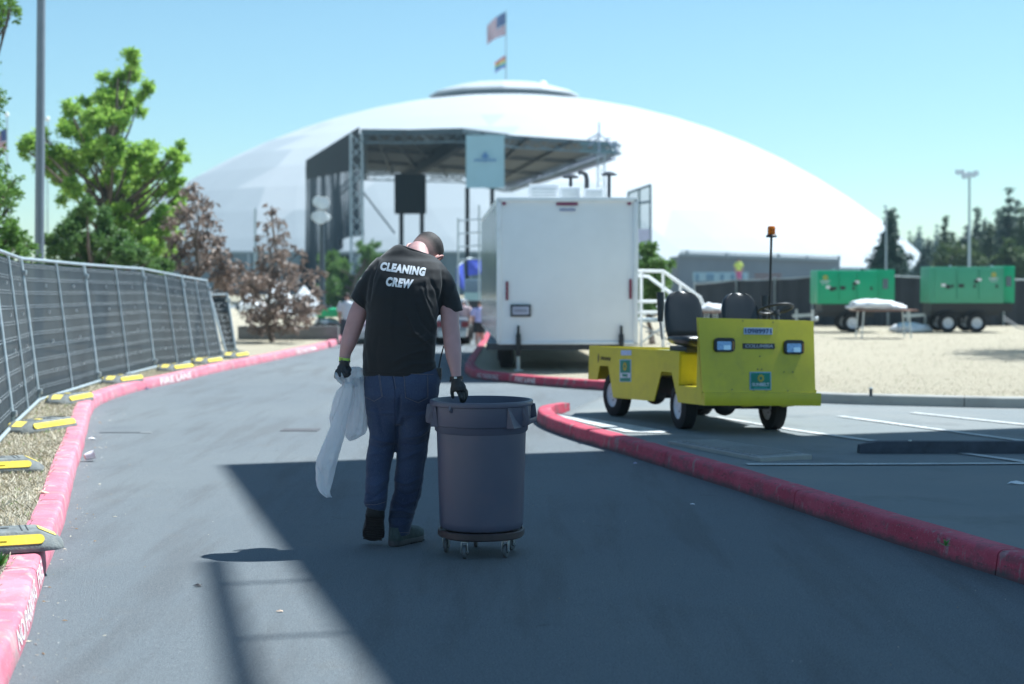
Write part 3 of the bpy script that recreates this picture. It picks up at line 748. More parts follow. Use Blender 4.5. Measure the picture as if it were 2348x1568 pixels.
for a in (100, 172, 244, 316, 28):
    c0 = cc + Vector((.20 * cos(R(a)), .20 * sin(R(a)), 0)); trail = Vector((.03, -.018, 0)); yaw = R(78 + random.uniform(-14, 14))
    hd = Vector((cos(yaw), sin(yaw), 0)); sd2 = Vector((-hd.y, hd.x, 0)); c0 = c0 - hd * .0
    cs = thing('caster', parent=dolly, loc=c0 - cc); 
    rt_ = Matrix((hd, Vector((0, 0, 1)), sd2)).transposed()
    mb = MB(); mb.lathe([(.014, -.009), (.030, -.011), (.0365, -.009), (.038, -.004), (.038, .004), (.0365, .009), (.030, .011), (.014, .009)], c0 - hd * .012 + Vector((0, 0, .038)), 24, M3=rt_); mb.build('tyre', wheel_m, cs, smooth=True)
    mb = MB()
    for sg in (-1, 1):
        mb.prism([(-.02, -.004), (-.006, -.012), (.004, -.004), (.016, .052), (-.020, .052)], lambda x, y, h: c0 - hd * .012 + hd * x * 1.0 + Vector((0, 0, .04 + y)) + sd2 * sg * (.016 + h), 0, .003)
    mb.box(c0 + Vector((0, 0, .0935)) - hd * .012, (.038, .038, .005), rz=yaw); mb.build('fork', galv, cs, bevel=.001)
    mb = MB(); mb.tube([c0 - hd * .012 + sd2 * -.022 + Vector((0, 0, .038)), c0 - hd * .012 + sd2 * .022 + Vector((0, 0, .038))], .006, 8); mb.build('axle', galv, cs)
    mb = MB(); mb.tube([c0 + Vector((0, 0, .093)), c0 + Vector((0, 0, .102))], .021, 14); mb.build('swivel_plate', galv, cs)
# ================================================================== YELLOW CART
fw = Vector((.374, -.927, 0)).normalized(); rg = Vector((.927, .374, 0)).normalized(); ROLL = R(1.9)
W0 = G(1543, 982, KH)
ct = thing('utility_cart', 'yellow flat-bed electric utility cart with two black seats and an amber beacon', 'utility cart', W0)
upc = (Vector((0, 0, 1)) * cos(ROLL) + rg * sin(ROLL)); rgc = (rg * cos(ROLL) - Vector((0, 0, 1)) * sin(ROLL))
SIDE = 0.0
def CP(a, b, z): return W0 + fw * a + rgc * b + upc * z    # a forward, b to the far side, z up
def on_side(u, v, b=0.0):
    d = ray(u, v); o = Vector((0, 0, CAMH)); n_ = rgc; s_ = (CP(0, b, 0) - o).dot(n_) / d.dot(n_); p = o + d * s_ - W0
    return (p.dot(fw), p.dot(upc))
def on_front(u, v, a):
    d = ray(u, v); o = Vector((0, 0, CAMH)); n_ = fw; s_ = (CP(a, 0, 0) - o).dot(n_) / d.dot(n_); p = o + d * s_ - W0
    return (p.dot(rgc), p.dot(upc))
def r4(x, y): return ((1400 + x / 2.529) / 1.0907, (500 + y / 2.529) / 1.0907)
yp = M('cart_yellow_paint', (.60, .52, .018), .36, var=.10, scale=2.2, dirt=(.32, .27, .05), dirt_amt=.32, dirt_scale=6, spec=.5, bump=.05, bscale=14)
AF, _z = on_side(*r4(900, 1297)); WD = on_front(*r4(1618, 1300), AF)[0]
sp = [on_side(*r4(x, y)) for x, y in [(178, 1134), (185, 922), (755, 958), (750, 1175), (862, 1182), (868, 960), (872, 744), (900, 1297), (745, 1280), (705, 1090), (640, 1085), (592, 1272), (335, 1250), (305, 1050), (250, 1048), (233, 1138)]]
zt = sp[1][1]
mb = MB(); mb.prism(sp[:6] + [sp[6], (AF, sp[7][1])] + sp[8:], lambda x, y, h: CP(x, h, y), 0, .012); mb.build('near_side_panel', yp, ct)
mb = MB(); mb.prism(sp[:4] + [(AF, sp[3][1]), (AF, sp[7][1])] + sp[8:], lambda x, y, h: CP(x, WD - h, y), 0, .012); mb.build('far_side_panel', yp, ct)
zf = sp[3][1]; a_open0 = sp[3][0]; a_open1 = sp[4][0]; a_rear = sp[1][0]; zb = sp[12][1]; ztf = sp[6][1]; atf = sp[6][0]
# deck (recessed), seat riser, rear panel, floor
mb = MB(); mb.box(CP((a_rear + a_open0 - .55) / 2, WD / 2, zt - .09), ((abs(a_open0 - .55 - a_rear)), WD - .03, .03), M3=Matrix((fw, rgc, upc)).transposed()); mb.build('deck', M('deck_plate', (.35, .31, .05), .6, .2), ct)
M3c = Matrix((fw, rgc, upc)).transposed()
mb = MB(); mb.box(CP(a_rear + .006, WD / 2, (zt + sp[0][1]) / 2), (.012, WD, zt - sp[0][1]), M3=M3c); mb.build('rear_panel', yp, ct)
mb = MB(); mb.box(CP((a_open0 + AF) / 2 - .02, WD / 2, zf - .01), (AF - a_open0, WD - .03, .03), M3=M3c); mb.build('floor', yp, ct)
mb = MB(); mb.box(CP(a_open0 - .006, WD / 2, (zt + zf) / 2), (.012, WD - .03, zt - zf), M3=M3c); mb.build('seat_riser', yp, ct)
mb = MB(); mb.box(CP(a_open0 - .30, WD / 2, zt + .012), (.52, WD - .04, .03), M3=M3c); mb.build('seat_deck', yp, ct)
# front panel (leaning), with flanges, and bumper
WDT, WZT = on_front(*r4(1603, 765), atf)
zbt = on_front(*r4(900, 1215), AF)[1]
fl = .012
mb = MB(); mb.add([CP(atf + (0 if not k else -.03), b, z) if z > zbt + .1 else CP(AF - .03 * k, b, z) for k in (0, 1) for b, z in ((0, ztf), (WDT, WZT), (WD - .01, zbt), (0, zbt))],
    [(0, 1, 2, 3), (7, 6, 5, 4), (0, 4, 5, 1), (1, 5, 6, 2), (2, 6, 7, 3), (3, 7, 4, 0)]); mb.build('front_panel', yp, ct)
mb = MB(); mb.box(CP(atf - .02, WD / 2 - .01, ztf - .006), (.035, WD - .05, .012), M3=M3c); mb.build('dash_top', yp, ct)
zb0 = on_front(*r4(910, 1298), AF)[1]
mb = MB(); mb.box(CP(AF + .022, WD / 2 + .012, (zbt + zb0) / 2), (.05, WD + .03, zbt - zb0), M3=M3c); mb.build('bumper', yp, ct, bevel=.006)
def FP(u, v, lift=.0):                     # point on the leaning front face from pixel
    a = AF
    for _ in range(4):
        b, z = on_front(u, v, a); a = AF + (atf - AF) * (z - zbt) / (ztf - zbt)
    return CP(a + lift, b, z)
def rC(x, y): return ((1780 + x / 6.032) / 1.0907, (780 + y / 6.032) / 1.0907)
fz = (FP(*rC(800, 300)) - FP(*rC(800, 900))).normalized(); fx = (FP(*rC(1200, 300)) - FP(*rC(400, 290))).normalized(); fn = fx.cross(fz).normalized()
if fn.y > 0: fn = -fn
def plate(name, x0, y0, x1, y1, mat, parent=ct, th=.006, lift=.001, rnd=0, fp=None):
    c = FP(*rC((x0 + x1) / 2, (y0 + y1) / 2)); w_ = (FP(*rC(x1, (y0 + y1) / 2)) - FP(*rC(x0, (y0 + y1) / 2))).length / 2; h_ = (FP(*rC((x0 + x1) / 2, y0)) - FP(*rC((x0 + x1) / 2, y1))).length / 2
    if rnd:
        r = rnd * h_; pts_ = []
        for sx, sy, a0 in ((1, 1, 0), (-1, 1, 90), (-1, -1, 180), (1, -1, 270)):
            for k in range(5): a = R(a0 + 22.5 * k); pts_.append((sx * (w_ - r) + r * cos(a), sy * (h_ - r) + r * sin(a)))
    else: pts_ = [(w_, h_), (-w_, h_), (-w_, -h_), (w_, -h_)]
    mb = MB(); mb.prism(pts_, lambda x, y, h: c + fx * x + fz * y + fn * (lift + h), 0, th); return mb.build(name, mat, parent), c, w_, h_
lens_m = M('headlight_glass', (.30, .40, .55), .08, .6, var=.3, scale=60); lampw = M('headlight_bulb', (.75, .85, .9), .1, .5)
for (x0, y0, x1, y1) in ((22, 395, 330, 605), (1075, 428, 1372, 640)):
    hl, c, w_, h_ = plate('headlight', x0, y0, x1, y1, black_plastic, th=.022, rnd=.55)
    plate('lens', x0 + 34, y0 + 55, x0 + 250, y1 - 25, lens_m, hl, th=.005, lift=.0225, rnd=.3)
    plate('bulb', x0 + 130, y0 + 115, x0 + 232, y1 - 28, lampw, hl, th=.004, lift=.028, rnd=.4)
    plate('turn_signal', x0 + 268, y0 + 55, x0 + 292, y1 - 30, M('amber_strip', (.35, .16, .03), .3), hl, th=.005, lift=.0225)
pl, c, w_, h_ = plate('asset_number_label', 478, 240, 905, 340, M('label_blue_white', (.40, .50, .72), .5)); place_text('10989971', M('ink_blue', (.04, .07, .16), .5), pl, c + fn * .009, fx, fz, h_ * 1.5, w_ * 1.85, .02)
pl, c, w_, h_ = plate('name_plate', 462, 475, 942, 558, M('plate_black', (.012, .015, .025), .4)); place_text('COLUMBIA', M('ink_grey', (.32, .34, .38), .4), pl, c + fn * .009, fx, fz, h_ * 1.25, w_ * 1.75, .035, shear=.2)
sgreen = M('sign_green', (.0, .20, .13), .45); swhite = M('sign_white', (.62, .66, .72), .5); sblue = M('sign_blue_edge', (.25, .42, .6), .5); sun_y = M('sun_yellow', (.55, .42, .03), .5)
def sun_logo(parent, c, x, z, n_, r, mat=sun_y):
    mb = MB()
    for k in range(10):
        a = 2 * pi * k / 10; d = x * cos(a) + z * sin(a); e = x * -sin(a) + z * cos(a)
        mb.add([c + d * r * .45 - e * r * .17 + n_ * .002, c + d * r * .62 - e * r * .2 + n_ * .002, c + d * r + n_ * .002, c + d * r * .62 + e * r * .2 + n_ * .002, c + d * r * .45 + e * r * .17 + n_ * .002], [(0, 1, 2, 3, 4)])
    mb.add([c + (x * cos(2 * pi * k / 20) + z * sin(2 * pi * k / 20)) * (r * .55 if i else r * .38) + n_ * .003 for i in (0, 1) for k in range(20)], [(k, (k + 1) % 20, 20 + (k + 1) % 20, 20 + k) for k in range(20)])
    return mb.build('sun_emblem', mat, parent, fixn=False)
pl, c, w_, h_ = plate('rental_sign', 565, 905, 885, 1175, sblue); p2_, c2, w2, h2 = plate('sign_face', 582, 922, 868, 1160, sgreen, pl, th=.003, lift=.0075)
sun_logo(pl, c + fz * h_ * .28 + fn * .011, fx, fz, fn, h_ * .5)
place_text('SUNBELT', swhite, pl, c - fz * h_ * .42 + fn * .012, fx, fz, h_ * .36, w_ * 1.6, .03)
place_text('RENTALS', M('sign_teal', (.1, .5, .42), .5), pl, c - fz * h_ * .78 + fn * .012, fx, fz, h_ * .16, w_ * 1.2, .01)
for (x, y) in ((462, 135), (918, 155), (720, 668), (685, 865), (748, 865), (1085, 905), (1215, 905), (298, 1170), (625, 1185), (815, 1188), (1140, 1190)):
    q = FP(*rC(x, y)); mb = MB(); mb.tube([q, q + fn * .005], .006, 8); mb.build('bolt', dark_steel, ct)
# side stickers (on the near side panel plane b=0)
def SPt(x, y, lift=.002): a, z = on_side(*r4(x, y)); return CP(a, -lift, z)
def splate(name, x0, y0, x1, y1, mat, parent=ct, lift=.002):
    mb = MB(); c_ = [SPt(x0, y0, lift), SPt(x1, y0, lift), SPt(x1, y1, lift), SPt(x0, y1, lift)]; mb.add(c_ + [p + rgc * .0015 for p in c_], [(0, 1, 2, 3), (7, 6, 5, 4), (0, 4, 5, 1), (1, 5, 6, 2), (2, 6, 7, 3), (3, 7, 4, 0)]); return mb.build(name, mat, parent)
s1 = splate('side_sign', 378, 1008, 450, 1150, sblue); splate('sign_face', 384, 1014, 444, 1092, sgreen, s1, .004); splate('sign_band', 384, 1094, 444, 1124, swhite, s1, .004); splate('sign_base', 384, 1126, 444, 1146, sgreen, s1, .004)
sun_logo(s1, SPt(414, 1053, .006), fw, upc, -rgc, .05)
place_text('SUNBELT', M('ink_teal', (.05, .3, .22), .5), s1, SPt(414, 1109, .006), fw, upc, .028, .13, .02)
splate('small_label', 386, 950, 452, 982, M('label_blue_white', (.40, .50, .72), .5))
place_text('PAYLOADER', M('ink_brown', (.10, .08, .02), .5), ct, SPt(290, 1003, .003), fw, upc, .035, .23, .01)
mb = MB(); c_ = SPt(244, 1000, .003); mb.add([c_ + fw * .018 * cos(R(a)) + upc * .05 * sin(R(a)) for a in range(0, 360, 40)], [tuple(range(9))]); mb.build('emblem', M('ink_brown', (.10, .08, .02), .5), ct)
# wheels
rimw = M('wheel_rim_white', (.62, .65, .70), .4, var=.1, scale=20)
def wheel(c, r, w_, ax, parent, name='wheel', mat_rim=rimw):
    ax = Vector(ax).normalized(); x = ax.cross(Vector((0, 0, 1))).normalized(); z = x.cross(ax); m3 = Matrix((x, z, ax)).transposed()
    ws = thing(name, parent=parent); ws.location = wm(parent).inverted() @ Vector(c); 
    if wm(parent).to_3x3() != Matrix.Identity(3): pass
    mb = MB(); h = w_ / 2; prof_ = [(r * .56, -h * .8), (r * .62, -h), (r * .86, -h * 1.02), (r * .97, -h * .78)]
    k = 5
    for i in range(k):
        a = -h * .7 + 1.4 * h * i / (k - 1); prof_ += [(r, a - h * .07), (r, a + h * .07)] + ([(r * .975, a + h * .1), (r * .975, a + h * .25)] if i < k - 1 else [])
    prof_ += [(r * .97, h * .78), (r * .86, h * 1.02), (r * .62, h), (r * .56, h * .8)]
    mb.lathe(prof_, c, 36, M3=m3); mb.build('tyre', rubber, ws, smooth=True)
    mb = MB(); mb.lathe([(r * .60, -h * .82), (r * .57, -h * .84), (r * .54, -h * .66), (r * .36, -h * .45), (r * .2, -h * .5), (r * .18, -h * .66), (.001, -h * .66)], c, 28, M3=m3)
    mb.lathe([(r * .60, h * .82), (r * .57, h * .84), (r * .54, h * .66), (r * .36, h * .45), (r * .2, h * .5), (r * .18, h * .66), (.001, h * .66)], c, 28, M3=m3); mb.build('rim', mat_rim, ws, smooth=True)
    mb = MB()
    for k in range(5):
        a = 2 * pi * k / 5; q = Vector(c) + m3 @ Vector((r * .27 * cos(a), r * .27 * sin(a), 0))
        for sg in (-1, 1): mb.tube([q + ax * sg * h * .42, q + ax * sg * h * .58], r * .03, 6)
    mb.build('lug_nuts', dark_steel, ws, kind='stuff'); return ws
WR = .222
wb = -on_side(*r4(300, 1365))[0]
for a in (0, -wb):
    for b in (.11, WD - .13):
        c_ = W0 + fw * a + rg * b; zz = zpark(c_)
        ax = rg if a < 0 else (Matrix.Rotation(R(-9), 3, 'Z') @ rg)
        wheel(Vector((c_.x, c_.y, zz + WR)), WR, .14, -ax, ct)
# chassis bits below
for a in (0, -wb):
    mb = MB(); mb.tube([CP(a, .15, .22), CP(a, WD - .15, .22)], .035, 10); mb.sphere(CP(a, WD * .45, .22), (.11, .11, .10)); mb.build('axle', dark_steel, ct, smooth=True)
mb = MB()
for b in (.35, WD - .35): mb.bar(CP(a_rear + .1, b, .36), CP(AF - .03, b, .36), .05, .08)
mb.build('chassis_rails', dark_steel, ct)
mb = MB(); mb.box(CP(-.7, WD / 2, .36), (.9, WD * .5, .16), M3=M3c); mb.build('battery_box', dark_steel, ct)
for b in (.36, .78):
    mb = MB(); mb.prism([(0, .40), (.0, .30), (.12, .24), (.24, .25), (.24, .40), (.20, .40), (.20, .29), (.13, .28), (.05, .32), (.05, .40)], lambda x, y, h: CP(AF - .12 + h, b + x, y), 0, .05); mb.build('tie_down_hook', yp, ct)
# seats
seat_m = M('black_vinyl', (.02, .023, .028), .35, var=.15, scale=8, bump=.15, bscale=150)
def seat(bc, lab_px, arm_side):
    s_ = thing('seat', parent=ct); a0 = a_open0 - .36
    rings = []
    for t, w_, th, dz in ((0, .15, .03, 0), (.05, .19, .05, 0), (.2, .205, .055, 0), (.5, .21, .05, 0), (.7, .20, .05, 0), (.85, .175, .045, 0), (.94, .135, .04, 0), (.985, .085, .03, 0), (1, .03, .012, 0)):
        z = zt + .13 + .47 * t; a = a0 - .10 * t; ring = []
        for k in range(16):
            q = 2 * pi * k / 16; sx = math.copysign(abs(cos(q)) ** .6, cos(q)); sy = math.copysign(abs(sin(q)) ** .8, sin(q))
            ring.append(CP(a + sy * th - (.03 * abs(sx) ** 3 * -1), bc + sx * w_, z))
        rings.append(ring)
    mb = MB(); mb.loft(rings); mb.build('backrest', seat_m, s_, smooth='all')
    rings = []
    for t, w_, th in ((0, .17, .02), (.06, .205, .045), (.4, .215, .05), (.8, .215, .06), (.95, .20, .05), (1, .17, .02)):
        ring = []
        for k in range(16):
            q = 2 * pi * k / 16; sx = math.copysign(abs(cos(q)) ** .6, cos(q)); sy = math.copysign(abs(sin(q)) ** .8, sin(q))
            ring.append(CP(a0 + .02 + .40 * t, bc + sx * w_, zt + .12 + sy * th + .02 * abs(sx) ** 3))
        rings.append(ring)
    mb = MB(); mb.loft(rings); mb.build('cushion', seat_m, s_, smooth='all')
    mb = MB(); mb.box(CP(a0 + .18, bc, zt + .045), (.34, .32, .05), M3=M3c); mb.build('seat_base', dark_steel, s_, bevel=.006)
    b = bc + arm_side * .265
    mb = MB(); mb.tube([CP(a0 + .0, b, zt + .30), CP(a0 + .0, b, zt + .44), CP(a0 - .02, b, zt + .58)], [.026, .033, .036], 12); mb.build('armrest', seat_m, s_, smooth=True)
    mb = MB(); mb.tube([CP(a0 - .03, b - arm_side * .04, zt + .13), CP(a0 - .0, b, zt + .30)], .012, 8); mb.build('armrest_bracket', galv, s_)
    return s_
seat(.235, None, -1); seat(.86, None, 1)
# steering wheel
sc0 = CP(atf - .26, .96, 0)
_p = P(1778, 708, sc0.y)
sw = thing('steering_wheel', parent=ct); axs = (Vector((0, 0, 1)) * .93 - fw * .30).normalized(); m3 = Vector((0, 0, 1)).rotation_difference(axs).to_matrix()
mb = MB(); mb.tube([_p + m3 @ Vector((.165 * cos(2 * pi * k / 32), .165 * sin(2 * pi * k / 32), 0)) for k in range(33)], .013, 8, caps=False); mb.build('wheel_ring', black_plastic, sw, smooth=True)
mb = MB()
for a in (90, 210, 330): mb.tube([_p + m3 @ Vector((.16 * cos(R(a)), .16 * sin(R(a)), 0)), _p + m3 @ Vector((.03 * cos(R(a)), .03 * sin(R(a)), -.04))], .008, 6)
mb.tube([_p - axs * .06, _p - axs * .02], .035, 14); mb.build('spokes', dark_steel, sw)
mb = MB(); mb.tube([_p - axs * .05, _p - axs * .5], .022, 10); mb.build('steering_column', dark_steel, sw)
# beacon
bY = CP(a_open0 - .45, .98, 0).y; bp0 = P(1764, 700, bY); bp1 = P(1768, 544, bY)
mb = MB(); mb.tube([Vector((bp0.x, bp0.y, zt + KH)), bp0, bp1], .0125, 10); mb.build('beacon_pole', black_plastic, ct, smooth=True)
bc_ = thing('beacon', parent=ct)
mb = MB(); mb.lathe([(.001, -.004), (.055, 0), (.052, .018), (.04, .028), (.001, .03)], bp1, 20); mb.build('beacon_base', black_plastic, bc_, smooth=True)
mb = MB(); prof_ = [(.036, .028)]
for k in range(7): prof_ += [(.041, .032 + k * .010), (.037, .037 + k * .010)]
mb.lathe(prof_ + [(.036, .105), (.024, .112), (.001, .113)], bp1, 24); mb.build('amber_dome', M('amber_plastic', (.75, .22, .01), .15, trans=.35, var=.1, scale=30), bc_, smooth=True)
# ================================================================== TRAILER
TZ = KH
TL_ = G(1186, 850, TZ); TR_ = G(1424, 850, TZ)      # jack feet line
Yt = TL_.y
tw_m = M('trailer_white', (.86, .88, .90), .30, var=.03, scale=1.5, dirt=(.72, .73, .74), dirt_amt=.3, dirt_scale=1)
tr = thing('office_trailer', 'big white box trailer seen from behind, standing on jacks in the dry grass', 'trailer', (P(1303, 850, Yt).x, Yt, TZ))
x0 = P(1142, 700, Yt).x; x1 = P(1460, 700, Yt).x; zb_ = P(1300, 788, Yt).z; ztp = P(1300, 458, Yt).z; LT = 9.0
dx = -.048   # the long axis veers slightly so that only a sliver of the left side shows
def TP(x, y, z): return Vector((x + y * dx, Yt + y, z))
mb = MB(); mb.add([TP(x, y, z) for x in (x0, x1) for y in (0, LT) for z in (zb_, ztp)], [(0, 1, 3, 2), (4, 6, 7, 5), (0, 4, 5, 1), (2, 3, 7, 6), (0, 2, 6, 4), (1, 5, 7, 3)]); mb.build('box_body', tw_m, tr, bevel=.03)
alu = M('trailer_edge_trim', (.82, .84, .86), .3, .1, var=.05)
for nm, a, b in (('roof_trim', (x0, 0, ztp + .0), (x1, 0, ztp + .0)), ('corner_trim', (x0 + .01, 0, zb_), (x0 + .01, 0, ztp)), ('corner_trim', (x1 - .02, 0, zb_), (x1 - .02, 0, ztp)), ('bottom_trim', (x0, 0, zb_ + .01), (x1, 0, zb_ + .01))):
    mb = MB(); mb.bar(TP(*a) - Vector((0, .012, 0)), TP(*b) - Vector((0, .012, 0)), .07 if 'corner' in nm or 'roof' in nm else .04, .05, up=(0, 1, 0)); mb.build(nm, alu, tr, bevel=.008)
for sx_ in (x0 + .03, x1 - .03):
    mb = MB(); mb.bar(TP(sx_, 0, ztp + .015), TP(sx_, LT, ztp + .015), .08, .05); mb.build('roof_edge_trim', alu, tr)
# faint seam reliefs on the rear wall
dkred = M('red_reflector', (.22, .03, .06), .4)
def tplate(name, u0, v0, u1, v1, mat, th=.015, parent=None, lift=0, bevel=0):
    a = P(u0, v0, Yt - .01 - lift); b = P(u1, v1, Yt - .01 - lift); mb = MB(); mb.box(((a.x + b.x) / 2, Yt - .013 - lift - th / 2, (a.z + b.z) / 2), (abs(b.x - a.x), th, abs(a.z - b.z))); return mb.build(name, mat, parent or tr, bevel=bevel)
tplate('brake_light', 1275, 464, 1324, 471, M('brake_lens', (.20, .03, .10), .3), .02)
pl = tplate('maker_label', 1282, 475, 1322, 487, tw_m, .004); mb = MB()
for k in range(7): mb.box(P(1285 + k * 5.3, 481, Yt - .022), (.024, .004, .05 if k % 3 else .04))
mb.build('maker_mark', M('label_grey_blue', (.18, .22, .42), .5), pl)
for u in (1151, 1438): tplate('corner_light', u, 461, u + 8, 470, M('brake_lens', (.20, .03, .10), .3), .02)
tplate('tail_reflector', 1159, 645, 1165, 688, dkred); tplate('tail_reflector', 1442, 640, 1448, 685, dkred)
pl = tplate('plate_bracket', 1170, 698, 1217, 726, dark_steel, .03, bevel=.006); tplate('number_plate', 1175, 703, 1212, 721, M('plate_lilac', (.52, .54, .66), .5), .006, pl, .031); mb = MB()
for k in range(6): mb.box(P(1181 + k * 5, 712, Yt - .055), (.02, .004, .05))
mb.build('plate_mark', M('plate_ink', (.25, .25, .32), .5), pl)
mb = MB(); a = P(1250, 790, Yt + .3); mb.box((a.x, Yt + LT / 2, zb_ - .05), (x1 - x0 - .3, LT - .2, .1)); mb.build('chassis', dark_steel, tr)
for u in (1188, 1424):
    q = P(u, 760, Yt - .05); mb = MB(); mb.box((q.x, Yt - .05, zb_ - .02), (.075, .07, .34)); mb.tube([(q.x, Yt - .05, zb_ + .10), (q.x, Yt - .05, zb_ + .28)], .022, 10); mb.build('jack_housing', black_plastic, tr, bevel=.006)
    mb = MB(); mb.tube([(q.x, Yt - .05, TZ), (q.x, Yt - .05, zb_ + .05)], .028, 10); mb.box((q.x, Yt - .05, TZ + .012), (.14, .14, .024)); mb.build('jack_leg', M('jack_leg_steel', (.55, .56, .52), .5, .2), tr)
tw = .30
for sx, bx in ((1, x0 + .20), (-1, x1 - .20)):
    for y in (1.7, 2.6): wheel(TP(bx, y, TZ + tw), tw, .22, (-sx, 0, 0), tr)
mb = MB(); mb.box(TP(x0 + .2, 2.15, zb_ - .02), (.26, 1.9, .12)); mb.build('mudguard', black_plastic, tr)
# a near tyre visible at left rear
wheel(TP(x0 + .16, .75, TZ + tw), tw, .22, (-1, 0, 0), tr)
# side windows on the left wall
glassm = M('dark_window_glass', (.10, .14, .18), .08, .3, var=.2)
polished = M('polished_side_metal', (.20, .28, .31), .18, .85, var=.15, scale=1.2)
for k in range(7):
    y0_, y1_ = .06 + k * 1.25, .06 + (k + 1) * 1.25 - .012
    mb = MB(); mb.add([TP(x0 - .012, y0_, zb_ + .05), TP(x0 - .012, y1_, zb_ + .05), TP(x0 - .012, y1_, ztp - .05), TP(x0 - .012, y0_, ztp - .05), TP(x0 + .01, y0_, zb_ + .05), TP(x0 + .01, y1_, zb_ + .05), TP(x0 + .01, y1_, ztp - .05), TP(x0 + .01, y0_, ztp - .05)], [(0, 1, 2, 3), (7, 6, 5, 4), (0, 4, 5, 1), (1, 5, 6, 2), (2, 6, 7, 3), (3, 7, 4, 0)]); mb.build('side_panel', polished, tr)
# roof units (parts of the trailer) and flue vents
for (u0, v0, u1, v1, y) in ((1212, 422, 1282, 448, 2.2), (1283, 428, 1330, 448, 1.2), (1338, 432, 1385, 449, 1.0), (1250, 430, 1310, 450, 5.5)):
    a = P(u0, v0, Yt + y); b = P(u1, v0, Yt + y); mb = MB(); h_ = a.z - ztp; mb.box(((a.x + b.x) / 2, Yt + y + .3, ztp + h_ / 2), (b.x - a.x, .7, h_)); ac = mb.build('roof_unit', white_paint, tr, bevel=.03)
    mb = MB()
    for k in range(5): mb.box(((a.x + b.x) / 2, Yt + y - .056, ztp + h_ * (.2 + .14 * k)), ((b.x - a.x) * .8, .008, h_ * .05))
    mb.build('grille', galv, ac)
def vent(u, v, kind_, y=1.6):
    q = P(u, v, Yt + y); v_ = thing('roof_vent', parent=tr); 
    if kind_ == 'T':
        mb = MB(); mb.tube([(q.x, q.y, ztp), (q.x, q.y, q.z)], .03, 10); mb.build('vent_pipe', dark_steel, v_); mb = MB(); mb.lathe([(.13, 0), (.13, .02), (.05, .06), (.001, .06)], (q.x, q.y, q.z), 16); mb.build('vent_cap', dark_steel, v_, smooth=True)
    else:
        mb = MB(); mb.tube([(q.x, q.y, ztp), (q.x, q.y, q.z - .1), (q.x - .02, q.y, q.z - .02), (q.x - .08, q.y, q.z + .02), (q.x - .14, q.y, q.z)], .04, 10); mb.build('vent_pipe', dark_steel, v_, smooth=True)
vent(1308, 408, 'T'); vent(1345, 397, 'c'); vent(1396, 402, 'T')
# steps with white railings, right of the trailer
st = thing('access_steps', 'white railed steel steps beside the right wall of the trailer', 'steps', G(1500, 800, KH)); sY = Yt + 1.0
def SR(u, v, y=sY): return P(u, v, y)
for pts_ in ([(1462, 621), (1520, 622), (1605, 682), (1612, 700)], [(1462, 632), (1486, 634), (1578, 702)], [(1462, 691), (1560, 691)], [(1462, 716), (1570, 716)]):
    mb = MB(); mb.tube([SR(*p, sY + (0 if pts_[0][1] != 632 else .9)) for p in pts_], .026, 8); mb.build('handrail', white_paint, st, smooth=True)
for u, v0 in ((1520, 622), (1470, 621), (1606, 684), (1560,650)):
    a = SR(u, v0); mb = MB(); mb.tube([a, (a.x, a.y, KH)], .022, 8); mb.build('rail_post', white_paint, st)
for k in range(6):
    a = SR(1535 + k * 14, 690 + k * 17); mb = MB(); mb.box((a.x, a.y + .45, max(KH + .1, a.z - .1)), (.26, .9, .03)); mb.build('tread', galv, st)
mb = MB(); a = SR(1490, 735); mb.box((a.x, a.y + .45, a.z), (.62, .9, .05)); mb.build('landing', galv, st)
for (p, q) in (((1465, 790), (1530, 740)), ((1465, 742), (1560, 795)), ((1480, 760), (1580, 760)), ((1520, 745), (1590, 800)), ((1530, 790), (1590, 750))):
    mb = MB(); mb.tube([SR(*p), SR(*q)], .014, 6); mb.build('cross_brace', galv, st)
